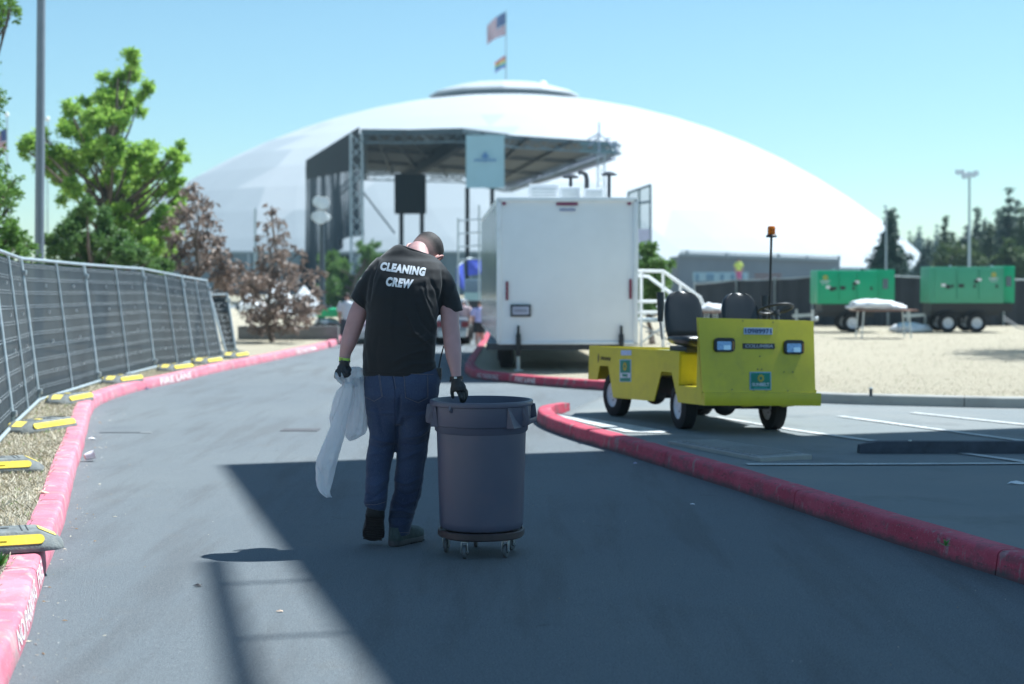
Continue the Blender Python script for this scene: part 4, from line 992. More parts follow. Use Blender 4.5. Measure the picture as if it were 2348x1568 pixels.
# ================================================================== GENERATORS
gg = M('generator_green', (.015, .36, .17), .4, var=.08, scale=2); ggf = M('generator_green_faded', (.07, .33, .20), .45, var=.08, scale=2)
def generator(u0, u1, vt, vb_, vw, whs, faded, lab, endw=0, end_right=True):
    Y = G(u0, vw, KH).y; zt_ = P(u0, vt, Y).z; zb2 = P(u0, vb_, Y).z; xa = P(u0, 700, Y).x; xb = P(u1, 700, Y).x; D_ = 1.0
    t = thing('generator', lab, 'generator', ((xa + xb) / 2, Y, KH)); m = ggf if faded else gg
    mb = MB(); mb.box(((xa + xb) / 2, Y + D_ / 2, (zt_ + zb2) / 2), (xb - xa, D_, zt_ - zb2)); mb.build('enclosure', m, t, bevel=.025)
    Lg = xb - xa
    for k in range(3):
        a = xa + Lg * (.06 + .3 * k); mb = MB(); mb.box((a + Lg * .14, Y - .012, (zt_ + zb2) / 2 + .02), (Lg * .27, .024, (zt_ - zb2) * .82)); d_ = mb.build('door', m, t, bevel=.006)
        mb = MB(); mb.box((a + Lg * .24, Y - .035, (zt_ + zb2) / 2 - .03), (.05, .025, .08)); mb.build('latch', black_plastic, d_)
    for k, (fx_, fz_, w_, h_) in enumerate(((.42, .48, .14, .09), (.24, .45, .12, .1), (.62, .6, .1, .08))):
        mb = MB(); mb.box((xa + Lg * fx_, Y - .03, zb2 + (zt_ - zb2) * fz_), (w_, .02, h_)); mb.build('louvre', black_plastic, t)
    for fx_, fz_ in ((.66, .85), (.18, .7)):
        mb = MB(); mb.box((xa + Lg * fx_, Y - .03, zb2 + (zt_ - zb2) * (fz_ - .2)), (.12, .01, .07)); mb.build('warning_label', paper, t)
    lx = xa + Lg * (.86 if faded else .13); c_ = Vector((lx, Y - .028, zb2 + (zt_ - zb2) * .72)); sun_logo(t, c_ + Vector((0, 0, .06)), Vector((1, 0, 0)), Vector((0, 0, 1)), Vector((0, -1, 0)), .075)
    place_text('SUNBELT', swhite, t, c_ - Vector((0, 0, .04)), (1, 0, 0), (0, 0, 1), .05, .26, .03); place_text('RENTALS', swhite, t, c_ - Vector((0, 0, .11)), (1, 0, 0), (0, 0, 1), .035, .17, .01)
    if endw:
        e = P(u1 + endw, 700, Y).x; mb = MB(); mb.box(((xb + e) / 2 + .01, Y + D_ / 2 + .12, (zt_ + zb2) / 2 + .01), (e - xb, D_, (zt_ - zb2) * 1.03)); ee = mb.build('control_end', gg, t, bevel=.02)
        mb = MB(); mb.box(((xb + e) / 2, Y + .105, zb2 + (zt_ - zb2) * .6), (.14, .02, .26)); mb.build('control_window', glassm, ee)
    mb = MB(); mb.box(((xa + xb) / 2 + (P(u1 + endw, 700, Y).x - xb) / 2, Y + D_ / 2, zb2 - .11), (xb - xa + .2, D_ * .9, .22)); mb.build('fuel_tank_base', black_plastic, t)
    mb = MB(); mb.box(((xa + xb) / 2, Y + D_ / 2, zb2 - .27), (xb - xa - .1, D_ * .7, .12)); mb.build('chassis', black_plastic, t)
    for (u, v) in whs:
        r = .25; x_ = P(u, v, Y).x; 
        wheel(Vector((x_, Y + .02, KH + r)), r, .17, (0, -1, 0), t); wheel(Vector((x_, Y + D_ - .02, KH + r)), r, .17, (0, 1, 0), t)
        mb = MB(); mb.tube([Vector((x_ + .36 * cos(R(a_)), Y + .02, KH + .24 + .33 * sin(R(a_)))) for a_ in range(0, 181, 30)], .03, 6); mb.build('mudguard', black_plastic, t, smooth=True)
    mb = MB(); mb.bar((xa - .55, Y + D_ / 2, KH + .42), (xa, Y + D_ / 2, KH + .45), .08, .08); mb.tube([(xa - .45, Y + D_ / 2, KH), (xa - .45, Y + D_ / 2, KH + .6)], .03, 8); mb.build('tow_bar', galv, t)
    mb = MB(); mb.lathe([(.001, 0), (.05, 0), (.05, .05), (.001, .05)], (xb - .3, Y + .4, zt_), 12); mb.build('exhaust_cap', dark_steel, t)
    for fx_ in (.33, .9):
        mb = MB(); mb.tube([(xa + Lg * fx_, Y + .3, zt_), (xa + Lg * fx_, Y + .3, zt_ + .04), (xa + Lg * fx_, Y + .5, zt_ + .04), (xa + Lg * fx_, Y + .5, zt_)], .012, 6); mb.build('lifting_eye', galv, t)
    return t
generator(1873, 2010, 620, 697, 762, ((1953, 735),), False, 'bright green trailer generator left of the table with white bags', 42)
generator(2131, 2300, 612, 695, 762, ((2172, 735), (2238, 738)), True, 'faded green twin-axle generator near the right edge of the picture', 28)
# cables right of generator
for dz in (0, .12):
    mb = MB(); mb.tube([P(2300, 725 + dz * 60, 35), P(2330, 745 + dz * 50, 34.2), P(2370, 752 + dz * 60, 34.5), P(2430, 740 + dz * 30, 34.5)], .012, 6); o = mb.build('power_cable', M('cable_grey', (.3, .3, .3), .6), smooth=True); setp(o, 'grey cable sagging from the faded generator, ' + ('upper of two' if dz == 0 else 'lower of two'), 'cable')
# table with bundled white tarp
def table(u0, u1, vtop, vfoot, lab, legs=True):
    Y = G((u0 + u1) / 2, vfoot, KH).y; xa = P(u0, vtop, Y).x; xb = P(u1, vtop, Y).x; z = P(u0, vtop, Y).z
    t = thing('folding_table', lab, 'table', ((xa + xb) / 2, Y, KH)); mb = MB(); mb.box(((xa + xb) / 2, Y + .38, z), (xb - xa, .76, .03)); mb.build('tabletop', M('brown_tabletop', (.24, .13, .09), .5, var=.2), t)
    for x in (xa + .2, xb - .2):
        for y in (.06, .7):
            mb = MB(); mb.tube([(x, Y + y, z), (x + (.05 if x > (xa + xb) / 2 else -.05), Y + y, KH)], .016, 6); mb.build('leg', galv, t)
    for x in (xa + .2, xb - .2):
        mb = MB(); mb.tube([(x, Y + .06, KH + .25), (x, Y + .7, KH + .25)], .012, 6); mb.build('stretcher', galv, t)
    return Y, xa, xb, z
def bundle(c, r, seed, lab, name='tarp_bundle'):
    mb = MB(); nn_, mm_ = 26, 12; rings = []
    for i in range(mm_ + 1):
        th = pi * i / mm_; th = min(max(th, .03), pi - .03); ring = []
        for j in range(nn_):
            a = 2 * pi * j / nn_; d = Vector((sin(th) * cos(a), sin(th) * sin(a), -cos(th)))
            k = 1 + .28 * noise.noise(d * 2.6 + Vector((seed, 0, 0))) + .12 * noise.noise(d * 7 + Vector((seed, 4, 0)))
            ring.append(Vector(c) + Vector((d.x * r[0] * k, d.y * r[1] * k, max(-r[2] * .55, d.z * r[2] * k))))
        rings.append(ring)
    mb.loft(rings); o = mb.build(name, M('white_tarp', (.74, .75, .78), .6, var=.1, scale=10), smooth='all'); return setp(o, lab, 'tarp')
Y, xa, xb, z = table(1962, 2105, 712, 776, 'brown folding table on the dry lawn between the two generators')
bundle((xa + .52, Y + .35, z + .10), (.62, .3, .15), 3, 'long rolled white tarp on the brown table between generators')
bundle((xb - .42, Y + .3, z + .06), (.2, .2, .09), 9, 'small white bag at the right end of the brown table')
q = G(2092, 762, KH); bundle((q.x, q.y + .3, KH + .08), (.55, .4, .17), 12, 'white tarp heaped on the ground between the generators')
Y, xa, xb, z = table(1606, 1662, 716, 772, 'small brown table behind the cart seats'); bundle(((xa + xb) / 2, Y + .35, z + .08), (.34, .3, .13), 21, 'white bundled tarp on the small table behind the cart seats')
q = G(1862, 735 + 30, KH); t = thing('water_standpipe', 'short chrome standpipe beside the bright green generator', 'standpipe', q)
mb = MB(); mb.tube([q, q + Vector((0, 0, .62))], .035, 10); mb.build('pipe', galv, t); mb = MB(); mb.sphere(q + Vector((.09, -.02, .38)), .06); mb.tube([q + Vector((0, 0, .38)), q + Vector((.1, -.02, .38))], .02, 8); mb.build('valve', galv, t, smooth=True)
q = G(1996, 908, KH); t = thing('marker_stub', 'small dark stub post at the edge of the dry lawn', 'post', q); mb = MB(); mb.tube([q, q + Vector((0, 0, .09))], .02, 8); mb.build('stub', dark_steel, t); mb = MB(); mb.lathe([(.024, .088), (.024, .1), (.001, .108)], q, 10); mb.build('cap', galv, t)
# ================================================================== THE MAN
YP = 9.04
man = thing('person', 'man in black CLEANING CREW shirt and jeans, head bowed, one gloved hand in the can', 'person', (P(925, 1250, YP).x, YP, 0))
PXM = YP / F
def ring(v, uL, uR, dy, dh, n=28, e=.85, tilt=0, wav=0, seed=0, dv=0):
    """horizontal-ish ring whose outline spans uL..uR at row v; dy = depth offset, dh = half depth"""
    Y = YP + dy; a = P(uL, v + dv, Y); b = P(uR, v - dv, Y); c = (a + b) / 2; hw = (b - a) / 2; out = []
    for k in range(n):
        t = 2 * pi * k / n; x = math.copysign(abs(cos(t)) ** e, cos(t)); y = math.copysign(abs(sin(t)) ** e, sin(t))
        out.append(c + hw * x + Vector((0, dh * y, tilt * y)))
    return out
skin = M('skin', (.46, .265, .255), .5, var=.10, scale=9, bump=.08, bscale=220)
skin.node_tree.nodes['Principled BSDF'].inputs['Subsurface Weight'].default_value = .08
skin.node_tree.nodes['Principled BSDF'].inputs['Subsurface Scale'].default_value = .02
# ---- body (head, neck, arms, core): one continuous surface
Hc = P(971, 581, YP + .30)
Rh = Matrix.Rotation(R(18), 3, 'Y') @ Matrix.Rotation(R(-58), 3, 'X')      # bows forward, leans to his right
Rh = Matrix.Rotation(R(-30), 3, 'Z') @ Rh
def HL(x, y, z): return Hc + Rh @ (Vector((x, y, z)) * 1.12)
mb = MB(); rings = []
for z, wx, yf, yb in ((-.115, .030, .085, -.00), (-.105, .042, .095, .02), (-.085, .054, .098, -.035), (-.06, .062, .098, -.062), (-.03, .068, .095, -.08), (0, .073, .092, -.092), (.03, .077, .088, -.098), (.06, .076, .080, -.095), (.085, .068, .064, -.082), (.105, .050, .042, -.058), (.117, .025, .018, -.03)):
    out = []
    for k in range(24):
        t = 2 * pi * k / 24; y = sin(t); yy = (yf if y > 0 else -yb) * y
        out.append(HL(wx * math.copysign(abs(cos(t)) ** .9, cos(t)), yy, z))
    rings.append(out)
mb.loft(rings)
mb.loft([[HL(.0 + r * cos(2 * pi * k / 8), y, z + r * 1.5 * sin(2 * pi * k / 8)) for k in range(8)] for r, y, z in ((.016, .085, -.02), (.012, .108, -.022), (.004, .118, -.026))])  # nose
# neck
n0 = P(952, 600, YP + .13); n1 = HL(0, -.035, -.05)
mb.tube([n0 + Vector((0, -.02, -.10)), n0 + Vector((.02, .02, 0)), n0.lerp(n1, .6), n1, HL(0, -.02, .0)], [.085, .076, .071, .070, .062], 18)
# core
mb.loft([ring(850, 862, 980, .0, .08), ring(760, 860, 976, .02, .09), ring(680, 866, 985, .07, .09), ring(630, 880, 995, .11, .08), ring(600, 910, 985, .14, .06)])
mb.tube([P(862, 660, YP + .09), P(930, 640, YP + .1), P(1008, 652, YP + .09)], .035, 10)
def limb(pts, n=16):     # (v, uL, uR, dy) rows -> loft of round sections
    return [ring(v, a, b, dy, (b - a) / 2 * PXM * k, n, 1) for v, a, b, dy, k in pts]
mb.loft([[*r] for r in limb([(650, 842, 868, .09, 1), (672, 822, 855, .085, 1), (695, 808, 850, .08, 1), (715, 799, 845, .07, 1), (740, 792, 836, .06, 1), (765, 785, 827, .055, 1.05), (790, 780, 817, .04, 1.1), (812, 777.5, 805, .03, 1.0), (830, 777, 802, .02, .9), (850, 774, 803, .01, .7)])])
mb.loft([[*r] for r in limb([(640, 1000, 1022, .09, 1), (665, 1003, 1036, .08, 1), (695, 1007, 1050, .065, 1), (720, 1009, 1052, .04, 1), (745, 1011, 1053, .01, 1), (768, 1014, 1055.5, -.01, 1.05), (795, 1017, 1058, -.05, 1.08), (820, 1022, 1058.5, -.09, 1.05), (842, 1029, 1057.5, -.12, 1.0), (862, 1034, 1058, -.15, .9), (880, 1036, 1060, -.17, .8)])])
bm_ = remesh(mb, .0075, 5)
to_local(bm_, man); bm_.materials.clear(); bm_.materials.append(skin)
body = obj_from_mesh('body', bm_, man)
# ears, face, hair
for sg in (-1, 1):
    mb = MB(); m3 = Rh @ Matrix.Rotation(R(sg * 28), 3, 'Z')
    for k in range(12):
        pass
    outer = [HL(sg * .078, .005, 0) + m3 @ Vector((sg * (.006 + .008 * (1 + cos(t))), .026 * sin(t) - .010, .040 * cos(t))) for t in [2 * pi * k / 16 for k in range(17)]]
    mb.tube(outer, .0065, 6, caps=False); mb.sphere(HL(sg * .080, .0, -.002), (.010, .021, .033), 12, 8, M3=m3); mb.build('ear', M('ear_skin', (.58, .30, .27), .5, var=.1, scale=12), man, smooth='all')
for sg in (-1, 1):
    mb = MB(); mb.sphere(HL(sg * .031, .083, .0), .012); mb.build('eye', paper, man, smooth='all')
    mb = MB(); mb.tube([HL(sg * .012, .096, .020), HL(sg * .031, .099, .026), HL(sg * .050, .088, .020)], .004, 6); mb.build('eyebrow', M('brown_hair', (.045, .032, .027), .75, var=.35, scale=120), man)
mb = MB(); mb.tube([HL(-.022, .092, -.062), HL(0, .101, -.060), HL(.022, .092, -.062)], .005, 6); mb.build('mouth', M('lip', (.4, .17, .16), .5), man)
# hair: short, faded towards the nape
hair_m = bpy.data.materials.new('short_hair'); hair_m.use_nodes = True; L_ = hair_m.node_tree.links; _b = hair_m.node_tree.nodes['Principled BSDF']; _b.inputs['Roughness'].default_value = .7
tc = node(hair_m, 'ShaderNodeTexCoord'); n_ = node(hair_m, 'ShaderNodeTexNoise', i_Scale=900.0, i_Detail=2.0); L_.new(tc.outputs['Object'], n_.inputs[0])
at = node(hair_m, 'ShaderNodeAttribute', attribute_name='fade'); mt = node(hair_m, 'ShaderNodeMath', operation='ADD'); L_.new(at.outputs['Fac'], mt.inputs[0])
mr = node(hair_m, 'ShaderNodeMapRange', i_1=.3, i_2=.7, i_3=-.22, i_4=.22); L_.new(n_.outputs[0], mr.inputs[0]); L_.new(mr.outputs[0], mt.inputs[1])
cr = node(hair_m, 'ShaderNodeValToRGB'); cr.color_ramp.elements[0].color = (.44, .27, .235, 1); cr.color_ramp.elements[1].color = (.020, .016, .016, 1); cr.color_ramp.elements[0].position = .05; cr.color_ramp.elements[1].position = .66
e_ = cr.color_ramp.elements.new(.33); e_.color = (.17, .12, .105, 1)
L_.new(mt.outputs[0], cr.inputs[0]); L_.new(cr.outputs[0], _b.inputs['Base Color'])
bp = node(hair_m, 'ShaderNodeBump', i_Strength=.4, i_Distance=.002); L_.new(n_.outputs[0], bp.inputs['Height']); L_.new(bp.outputs[0], _b.inputs['Normal'])
mb = MB(); rings = []; zs = []
for z, wx, yf, yb in ((-.075, .052, -.02, -.054), (-.06, .063, -.01, -.066), (-.03, .070, .0, -.0835), (0, .0755, .02, -.0955), (.02, .078, .045, -.0995), (.04, .080, .075, -.101), (.06, .0795, .084, -.099), (.085, .0715, .069, -.087), (.105, .054, .048, -.063), (.119, .028, .023, -.034), (.1225, .004, .004, -.004)):
    out = []
    for k in range(48):
        t = 2 * pi * k / 48; y = sin(t); yy = (yf if y > 0 else -yb) * y
        q = HL(wx * math.copysign(abs(cos(t)) ** .9, cos(t)), yy, z); out.append(q + (q - Hc).normalized() * .0012 * noise.noise(q * 180)); zs.append(z)
    rings.append(out)
mb.loft(rings, caps=False); ho = mb.build('hair', hair_m, man, smooth='all', fixn=False)
fa = ho.data.attributes.new('fade', 'FLOAT', 'POINT'); fa.data.foreach_set('value', [min(1, max(0, (z + .012) / .07)) for z in zs])
# cord round the neck, glasses arm
mb = MB(); mb.tube([n0.lerp(n1, .42) + (Vector((cos(2 * pi * k / 20), sin(2 * pi * k / 20) * .98, -.35 * cos(2 * pi * k / 20))) * .078) for k in range(21)], .0022, 6, caps=False); mb.build('neck_cord', black_plastic, man)
mb = MB(); mb.tube([HL(.081, -.012, .012), HL(.084, .03, .016), HL(.074, .085, .014)], .0028, 6); mb.build('glasses_arm', black_plastic, man)
# ---- jeans
def creases(v, pnt, amp, seed):
    return amp * (noise.noise(Vector((pnt.x * 7, pnt.y * 7, pnt.z * 22 + seed))) + .5 * noise.noise(Vector((pnt.x * 22, pnt.y * 22, pnt.z * 40 + seed))))
mb = MB()
mb.loft([ring(842, 842, 1000, .0, .10), ring(850, 837, 1006, .0, .115), ring(872, 834, 1011, -.005, .128), ring(905, 835, 1006, -.01, .135), ring(935, 838, 998, -.005, .128), ring(955, 841, 992, 0, .115), ring(970, 845, 985, .0, .09)])
mb.loft([ring(925, 838, 922, .0, .115, e=.9), ring(960, 842, 919, .0, .11, e=.9), ring(1000, 847, 911, .0, .095, e=.95), ring(1018, 845, 906, -.0, .088, e=.95), ring(1040, 840, 903, -.005, .084, e=.95), ring(1070, 838, 896, -.03, .078, e=.95), ring(1100, 838, 891, -.055, .073, e=.95), ring(1130, 836.5, 889, -.08, .068, e=.95), ring(1148, 834, 888, -.10, .066, e=.95), ring(1158, 835, 886, -.105, .064, e=.95, dv=-4), ring(1166, 836, 885, -.11, .062, e=.95, dv=-6)])
mb.loft([ring(925, 912, 1001, .0, .115, e=.9), ring(960, 910, 991, .0, .11, e=.9), ring(1000, 911, 985, .01, .095, e=.95), ring(1030, 909, 981, .02, .088, e=.95), ring(1060, 907, 975, .02, .083, e=.95), ring(1095, 905, 971, .02, .078, e=.95), ring(1120, 903, 968, .02, .075, e=.95), ring(1140, 899, 964, .02, .073, e=.95), ring(1160, 894, 957, .02, .072, e=.95), ring(1175, 890.5, 950, .02, .071, e=.95), ring(1186, 890, 949, .02, .072, e=.95), ring(1198, 891, 944, .02, .07, e=.95), ring(1215, 891, 940, .02, .07, e=.95), ring(1226, 891, 938, .02, .069, e=.95, dv=2)])
jm = remesh(mb, .007, 4)
for v in jm.vertices: v.normal
def dist_seg(p, a, b):
    ab = b - a; t = max(0, min(1, (p - a).dot(ab) / ab.length_squared)); return (p - (a + ab * t)).length, t
def fold_fn(folds):
    # each fold: list of (u, v) px polyline, width m, amp m
    F_ = [([P(u, v, YP - .1) for u, v in pl_], w_, am) for pl_, w_, am in folds]
    def fn(p):
        q = Vector((p.x, 0, p.z)); tot = 0
        for pl_, w_, am in F_:
            best = 9; tt = 0
            for i in range(len(pl_) - 1):
                a = Vector((pl_[i].x, 0, pl_[i].z)); b = Vector((pl_[i + 1].x, 0, pl_[i + 1].z)); d, t = dist_seg(q, a, b)
                if d < best: best = d; tt = (i + t) / (len(pl_) - 1)
            if best < w_ * 4: tot += am * math.exp(-(best / w_) ** 2) * (sin(pi * min(1, max(0, tt * .96 + .02))) ** .5)
        return tot
    return fn
jf = fold_fn([
    ([(846, 1004), (870, 1010), (905, 1016)], .008, .006), ([(842, 1020), (870, 1028), (902, 1022)], .009, -.005), ([(840, 1046), (862, 1040), (895, 1050)], .008, .005),
    ([(982, 985), (960, 1000), (920, 1004)], .009, .006), ([(984, 1012), (955, 1022), (915, 1018)], .008, -.005), ([(978, 1032), (950, 1040), (910, 1060)], .008, .005),
    ([(838, 1150), (860, 1146), (886, 1138)], .007, .006), ([(838, 1128), (860, 1136), (888, 1118)], .007, -.005), ([(840, 1108), (866, 1112), (890, 1096)], .008, .004),
    ([(893, 1176), (920, 1172), (950, 1184)], .008, .009), ([(892, 1192), (920, 1190), (948, 1196)], .006, -.008), ([(900, 1150), (925, 1160), (955, 1150)], .007, .006), ([(905, 1125), (930, 1140), (962, 1126)], .008, -.005),
    ([(903, 1105), (930, 1112), (966, 1096)], .008, .005), ([(893, 1205), (915, 1208), (940, 1202)], .006, .005), ([(880, 1010), (872, 960), (862, 925)], .012, -.004),
    ([(922, 940), (926, 975), (935, 1000)], .012, -.004), ([(918, 905), (915, 940), (912, 965)], .008, -.010), ([(840, 940), (870, 948), (905, 945)], .009, .004), ([(925, 950), (955, 952), (990, 946)], .009, .004)])
def displace(me, fn, nz_amp, seed, side=-1):
    me.update(); ns = [v.normal.copy() for v in me.vertices]
    for v, n_ in zip(me.vertices, ns):
        d = fn(v.co) * (1 if n_.y * side > 0 else .25) + creases(0, v.co, nz_amp, seed)
        v.co = v.co + n_ * d
    me.update()
displace(jm, lambda p: 1.9 * jf(p), .0045, 3)
jb = bvh_of(jm)
denim = bpy.data.materials.new('denim'); denim.use_nodes = True; L_ = denim.node_tree.links; _b = denim.node_tree.nodes['Principled BSDF']; _b.inputs['Roughness'].default_value = .85; _b.inputs['Sheen Weight'].default_value = .15
tc = node(denim, 'ShaderNodeTexCoord'); n1 = node(denim, 'ShaderNodeTexNoise', i_Scale=5.0, i_Detail=5.0); n2 = node(denim, 'ShaderNodeTexNoise', i_Scale=260.0, i_Detail=3.0); mp = node(denim, 'ShaderNodeMapping'); mp.inputs['Scale'].default_value = (1, 1, .35)
L_.new(tc.outputs['Object'], n1.inputs[0]); L_.new(tc.outputs['Object'], mp.inputs[0]); L_.new(mp.outputs[0], n2.inputs[0])
mx = node(denim, 'ShaderNodeMix', data_type='RGBA'); mx.inputs[6].default_value = (.014, .026, .072, 1); mx.inputs[7].default_value = (.036, .058, .125, 1)
r_ = node(denim, 'ShaderNodeMapRange', i_1=.35, i_2=.7); L_.new(n1.outputs[0], r_.inputs[0]); L_.new(r_.outputs[0], mx.inputs[0])
m2 = node(denim, 'ShaderNodeMix', data_type='RGBA'); m2.inputs[7].default_value = (.09, .115, .19, 1); r_ = node(denim, 'ShaderNodeMapRange', i_1=.5, i_2=.75, i_4=.4); L_.new(n2.outputs[0], r_.inputs[0]); L_.new(r_.outputs[0], m2.inputs[0]); L_.new(mx.outputs[2], m2.inputs[6]); L_.new(m2.outputs[2], _b.inputs['Base Color'])
bp = node(denim, 'ShaderNodeBump', i_Strength=.35, i_Distance=.002); L_.new(n2.outputs[0], bp.inputs['Height']); L_.new(bp.outputs[0], _b.inputs['Normal'])
jm.materials.clear(); jm.materials.append(denim); to_local(jm, man); jeans = obj_from_mesh('jeans', jm, man)
def proj(bvh, u, v, lift=.002):
    o = Vector((0, 0, CAMH)); d = ray(u, v).normalized(); h_ = bvh.ray_cast(o, d)
    if h_[0] is None: return None
    return h_[0] + h_[1].normalized() * lift * (1 if h_[1].dot(d) < 0 else -1)
def stitch(bvh, pl_, r, mat, name, lift=.001, sub=6):
    pts_ = []
    for (a, b) in zip(pl_, pl_[1:]):
        for k in range(sub):
            t = k / sub; q = proj(bvh, a[0] + (b[0] - a[0]) * t, a[1] + (b[1] - a[1]) * t, lift)
            if q is not None: pts_.append(q)
    q = proj(bvh, *pl_[-1], lift)
    if q is not None: pts_.append(q)
    if len(pts_) > 1:
        mb = MB(); mb.tube(pts_, r, 5); mb.build(name, mat, jeans)
def q7(x, y): return ((740 + x / 2.8) / 1.0907, (880 + y / 2.8) / 1.0907)
thread = M('jeans_thread', (.20, .17, .17), .7, var=.3, scale=90); seam = M('jeans_seam', (.018, .028, .065), .9)
pockL = [(478, 150), (585, 152), (592, 200), (606, 312), (548, 344), (485, 312)]
pockR = [(752, 152), (920, 158), (922, 320), (855, 356), (766, 318), (760, 220), (752, 152)]
def poly_patch(bvh, poly, lift, name, mat):
    # grid patch inside the polygon projected on the cloth
    us = [p[0] for p in poly]; vs2 = [p[1] for p in poly]; k = 16; mb = MB(); c = (sum(us) / len(us), sum(vs2) / len(vs2)); rings = []
    per = []
    for a, b in zip(poly, poly[1:] + poly[:1]):
        for i in range(6): per.append((a[0] + (b[0] - a[0]) * i / 6, a[1] + (b[1] - a[1]) * i / 6))
    for t, lf in ((1, .0002), (.985, lift), (.8, lift), (.6, lift), (.4, lift), (.2, lift), (.02, lift)):
        rg_ = [proj(bvh, c[0] + (p[0] - c[0]) * t, c[1] + (p[1] - c[1]) * t, lf) for p in per]
        if any(x is None for x in rg_): return
        rings.append(rg_)
    mb.loft(rings, caps=False); mb.build(name, mat, jeans, smooth='all')
poly_patch(jb, [q7(*p) for p in pockL], .0028, 'back_pocket', denim); poly_patch(jb, [q7(*p) for p in pockR[:-1]], .0028, 'back_pocket', denim)
stitch(jb, [q7(*p) for p in pockL], .0009, thread, 'pocket_stitch', .0034); stitch(jb, [q7(*p) for p in pockR], .0009, thread, 'pocket_stitch', .0034)
stitch(jb, [q7(*p) for p in [(577, 155), (600, 310)]], .0008, thread, 'pocket_stitch', .0034)
for pl_ in ([(668, 140), (680, 200), (690, 260), (694, 320)], [(690, 320), (692, 420), (693, 520), (694, 630)]): stitch(jb, [q7(*p) for p in pl_], .0028, seam, 'seat_seam', -.0008)
stitch(jb, [q7(*p) for p in [(678, 140), (690, 200), (700, 262)]], .0009, thread, 'seam_stitch', .0012)
stitch(jb, [q7(*p) for p in [(480, 312), (500, 322)]], .0009, thread, 'yoke_stitch')
stitch(jb, [q7(*p) for p in [(500, 135), (560, 140), (660, 146), (760, 150), (900, 156), (960, 158)]], .0009, thread, 'waist_stitch', .002)
stitch(jb, [(893, 1218), (912, 1221), (936, 1221)], .0009, thread, 'hem_stitch', .0012)
stitch(jb, [(838, 1157), (862, 1157), (884, 1150)], .0009, thread, 'hem_stitch', .0012)
stitch(jb, [(982, 990), (972, 1060), (966, 1100), (950, 1160)], .0022, seam, 'side_seam', -.0005)
mb = MB(); q = proj(jb, 976, 852, .002)
for u in (905,):
    q = proj(jb, u, 852, .004)
    if q is not None: mb = MB(); mb.box(q, (.012, .006, .045)); mb.build('belt_loop', denim, jeans, bevel=.001)
# ---- shirt
mb = MB()
mb.loft([ring(864, 832, 1004, .0, .122, dv=-2), ring(850, 831.5, 1002, .0, .128), ring(825, 831, 997, .0, .130), ring(800, 832, 998, .005, .133), ring(770, 835, 1000, .01, .137), ring(740, 838, 1002, .02, .142), ring(715, 840, 1005, .035, .146), ring(690, 838, 1010, .05, .15), ring(665, 838, 1018, .065, .15), ring(640, 842, 1026, .085, .148), ring(618, 850, 1024, .105, .14), ring(600, 862, 1012, .125, .125), ring(590, 874, 1003, .145, .108, dv=-4), ring(582, 889, 999, .145, .092, dv=-8), ring(576, 902, 996, .145, .080, dv=-12), ring(573, 916, 989, .145, .066, dv=-13)])
# sleeves: oriented sections from shoulder to hem
def sleeve(cols):
    rr = []
    for (ua, va), (ub, vb2), dy, dh in cols:
        Y = YP + dy; a = P(ua, va, Y); b = P(ub, vb2, Y); c = (a + b) / 2; hw = (b - a) / 2; out = []
        for k in range(24):
            t = 2 * pi * k / 24; out.append(c + hw * cos(t) + Vector((0, dh * sin(t), 0)))
        rr.append(out)
    mb.loft(rr)
sleeve([((866, 588), (905, 640), .12, .085), ((850, 604), (885, 665), .11, .085), ((834, 625), (868, 688), .10, .082), ((818, 650), (855, 702), .09, .078), ((808, 668), (848, 710), .085, .075), ((802, 680), (843.5, 714), .08, .073)])
sleeve([((1004, 594), (975, 640), .12, .085), ((1022, 612), (985, 668), .11, .085), ((1036, 632), (995, 690), .10, .082), ((1047, 658), (1003, 708), .09, .080), ((1055, 685), (1008, 718), .08, .078), ((1062, 712), (1008, 722), .07, .075)])
sm = remesh(mb, .0075, 5)
sf = fold_fn([
    ([(930, 715), (948, 760), (990, 800)], .007, .007), ([(950, 690), (968, 740), (1000, 775)], .009, -.005), ([(965, 660), (985, 720), (1002, 760)], .008, .006), ([(975, 640), (978, 680), (992, 705)], .006, .004),
    ([(985, 640), (1000, 670), (1006, 712)], .008, -.006), ([(902, 830), (935, 812), (985, 800)], .007, .006), ([(895, 845), (930, 828), (985, 822)], .009, -.004), ([(905, 852), (945, 834), (998, 832)], .007, .005),
    ([(940, 790), (965, 788), (995, 770)], .007, .005), ([(925, 770), (955, 775), (1000, 750)], .008, -.004), ([(862, 600), (850, 640), (846, 690)], .007, -.006), ([(850, 700), (862, 650), (880, 610)], .010, .003),
    ([(1010, 610), (1015, 650), (1006, 700)], .007, -.007), ([(1040, 650), (1030, 680), (1022, 705)], .010, .004), ([(838, 780), (846, 820), (850, 855)], .012, .004), ([(870, 760), (860, 810), (868, 855)], .014, -.003), ([(812, 668), (830, 690), (846, 700)], .008, -.003),
    ([(900, 700), (895, 760), (905, 800)], .014, .0025), ([(880, 640), (930, 655), (985, 640)], .02, .003), ([(1000, 840), (985, 848), (950, 852)], .006, .005)])
displace(sm, lambda p: 1.35 * sf(p), .003, 8)
shirt_m = bpy.data.materials.new('black_cotton'); shirt_m.use_nodes = True; L_ = shirt_m.node_tree.links; _b = shirt_m.node_tree.nodes['Principled BSDF']; _b.inputs['Roughness'].default_value = .8; _b.inputs['Sheen Weight'].default_value = .22; _b.inputs['Sheen Roughness'].default_value = .45; _b.inputs['Specular IOR Level'].default_value = .35
tc = node(shirt_m, 'ShaderNodeTexCoord'); n1 = node(shirt_m, 'ShaderNodeTexNoise', i_Scale=6.0, i_Detail=6.0); n2 = node(shirt_m, 'ShaderNodeTexNoise', i_Scale=380.0, i_Detail=2.0); L_.new(tc.outputs['Object'], n1.inputs[0]); L_.new(tc.outputs['Object'], n2.inputs[0])
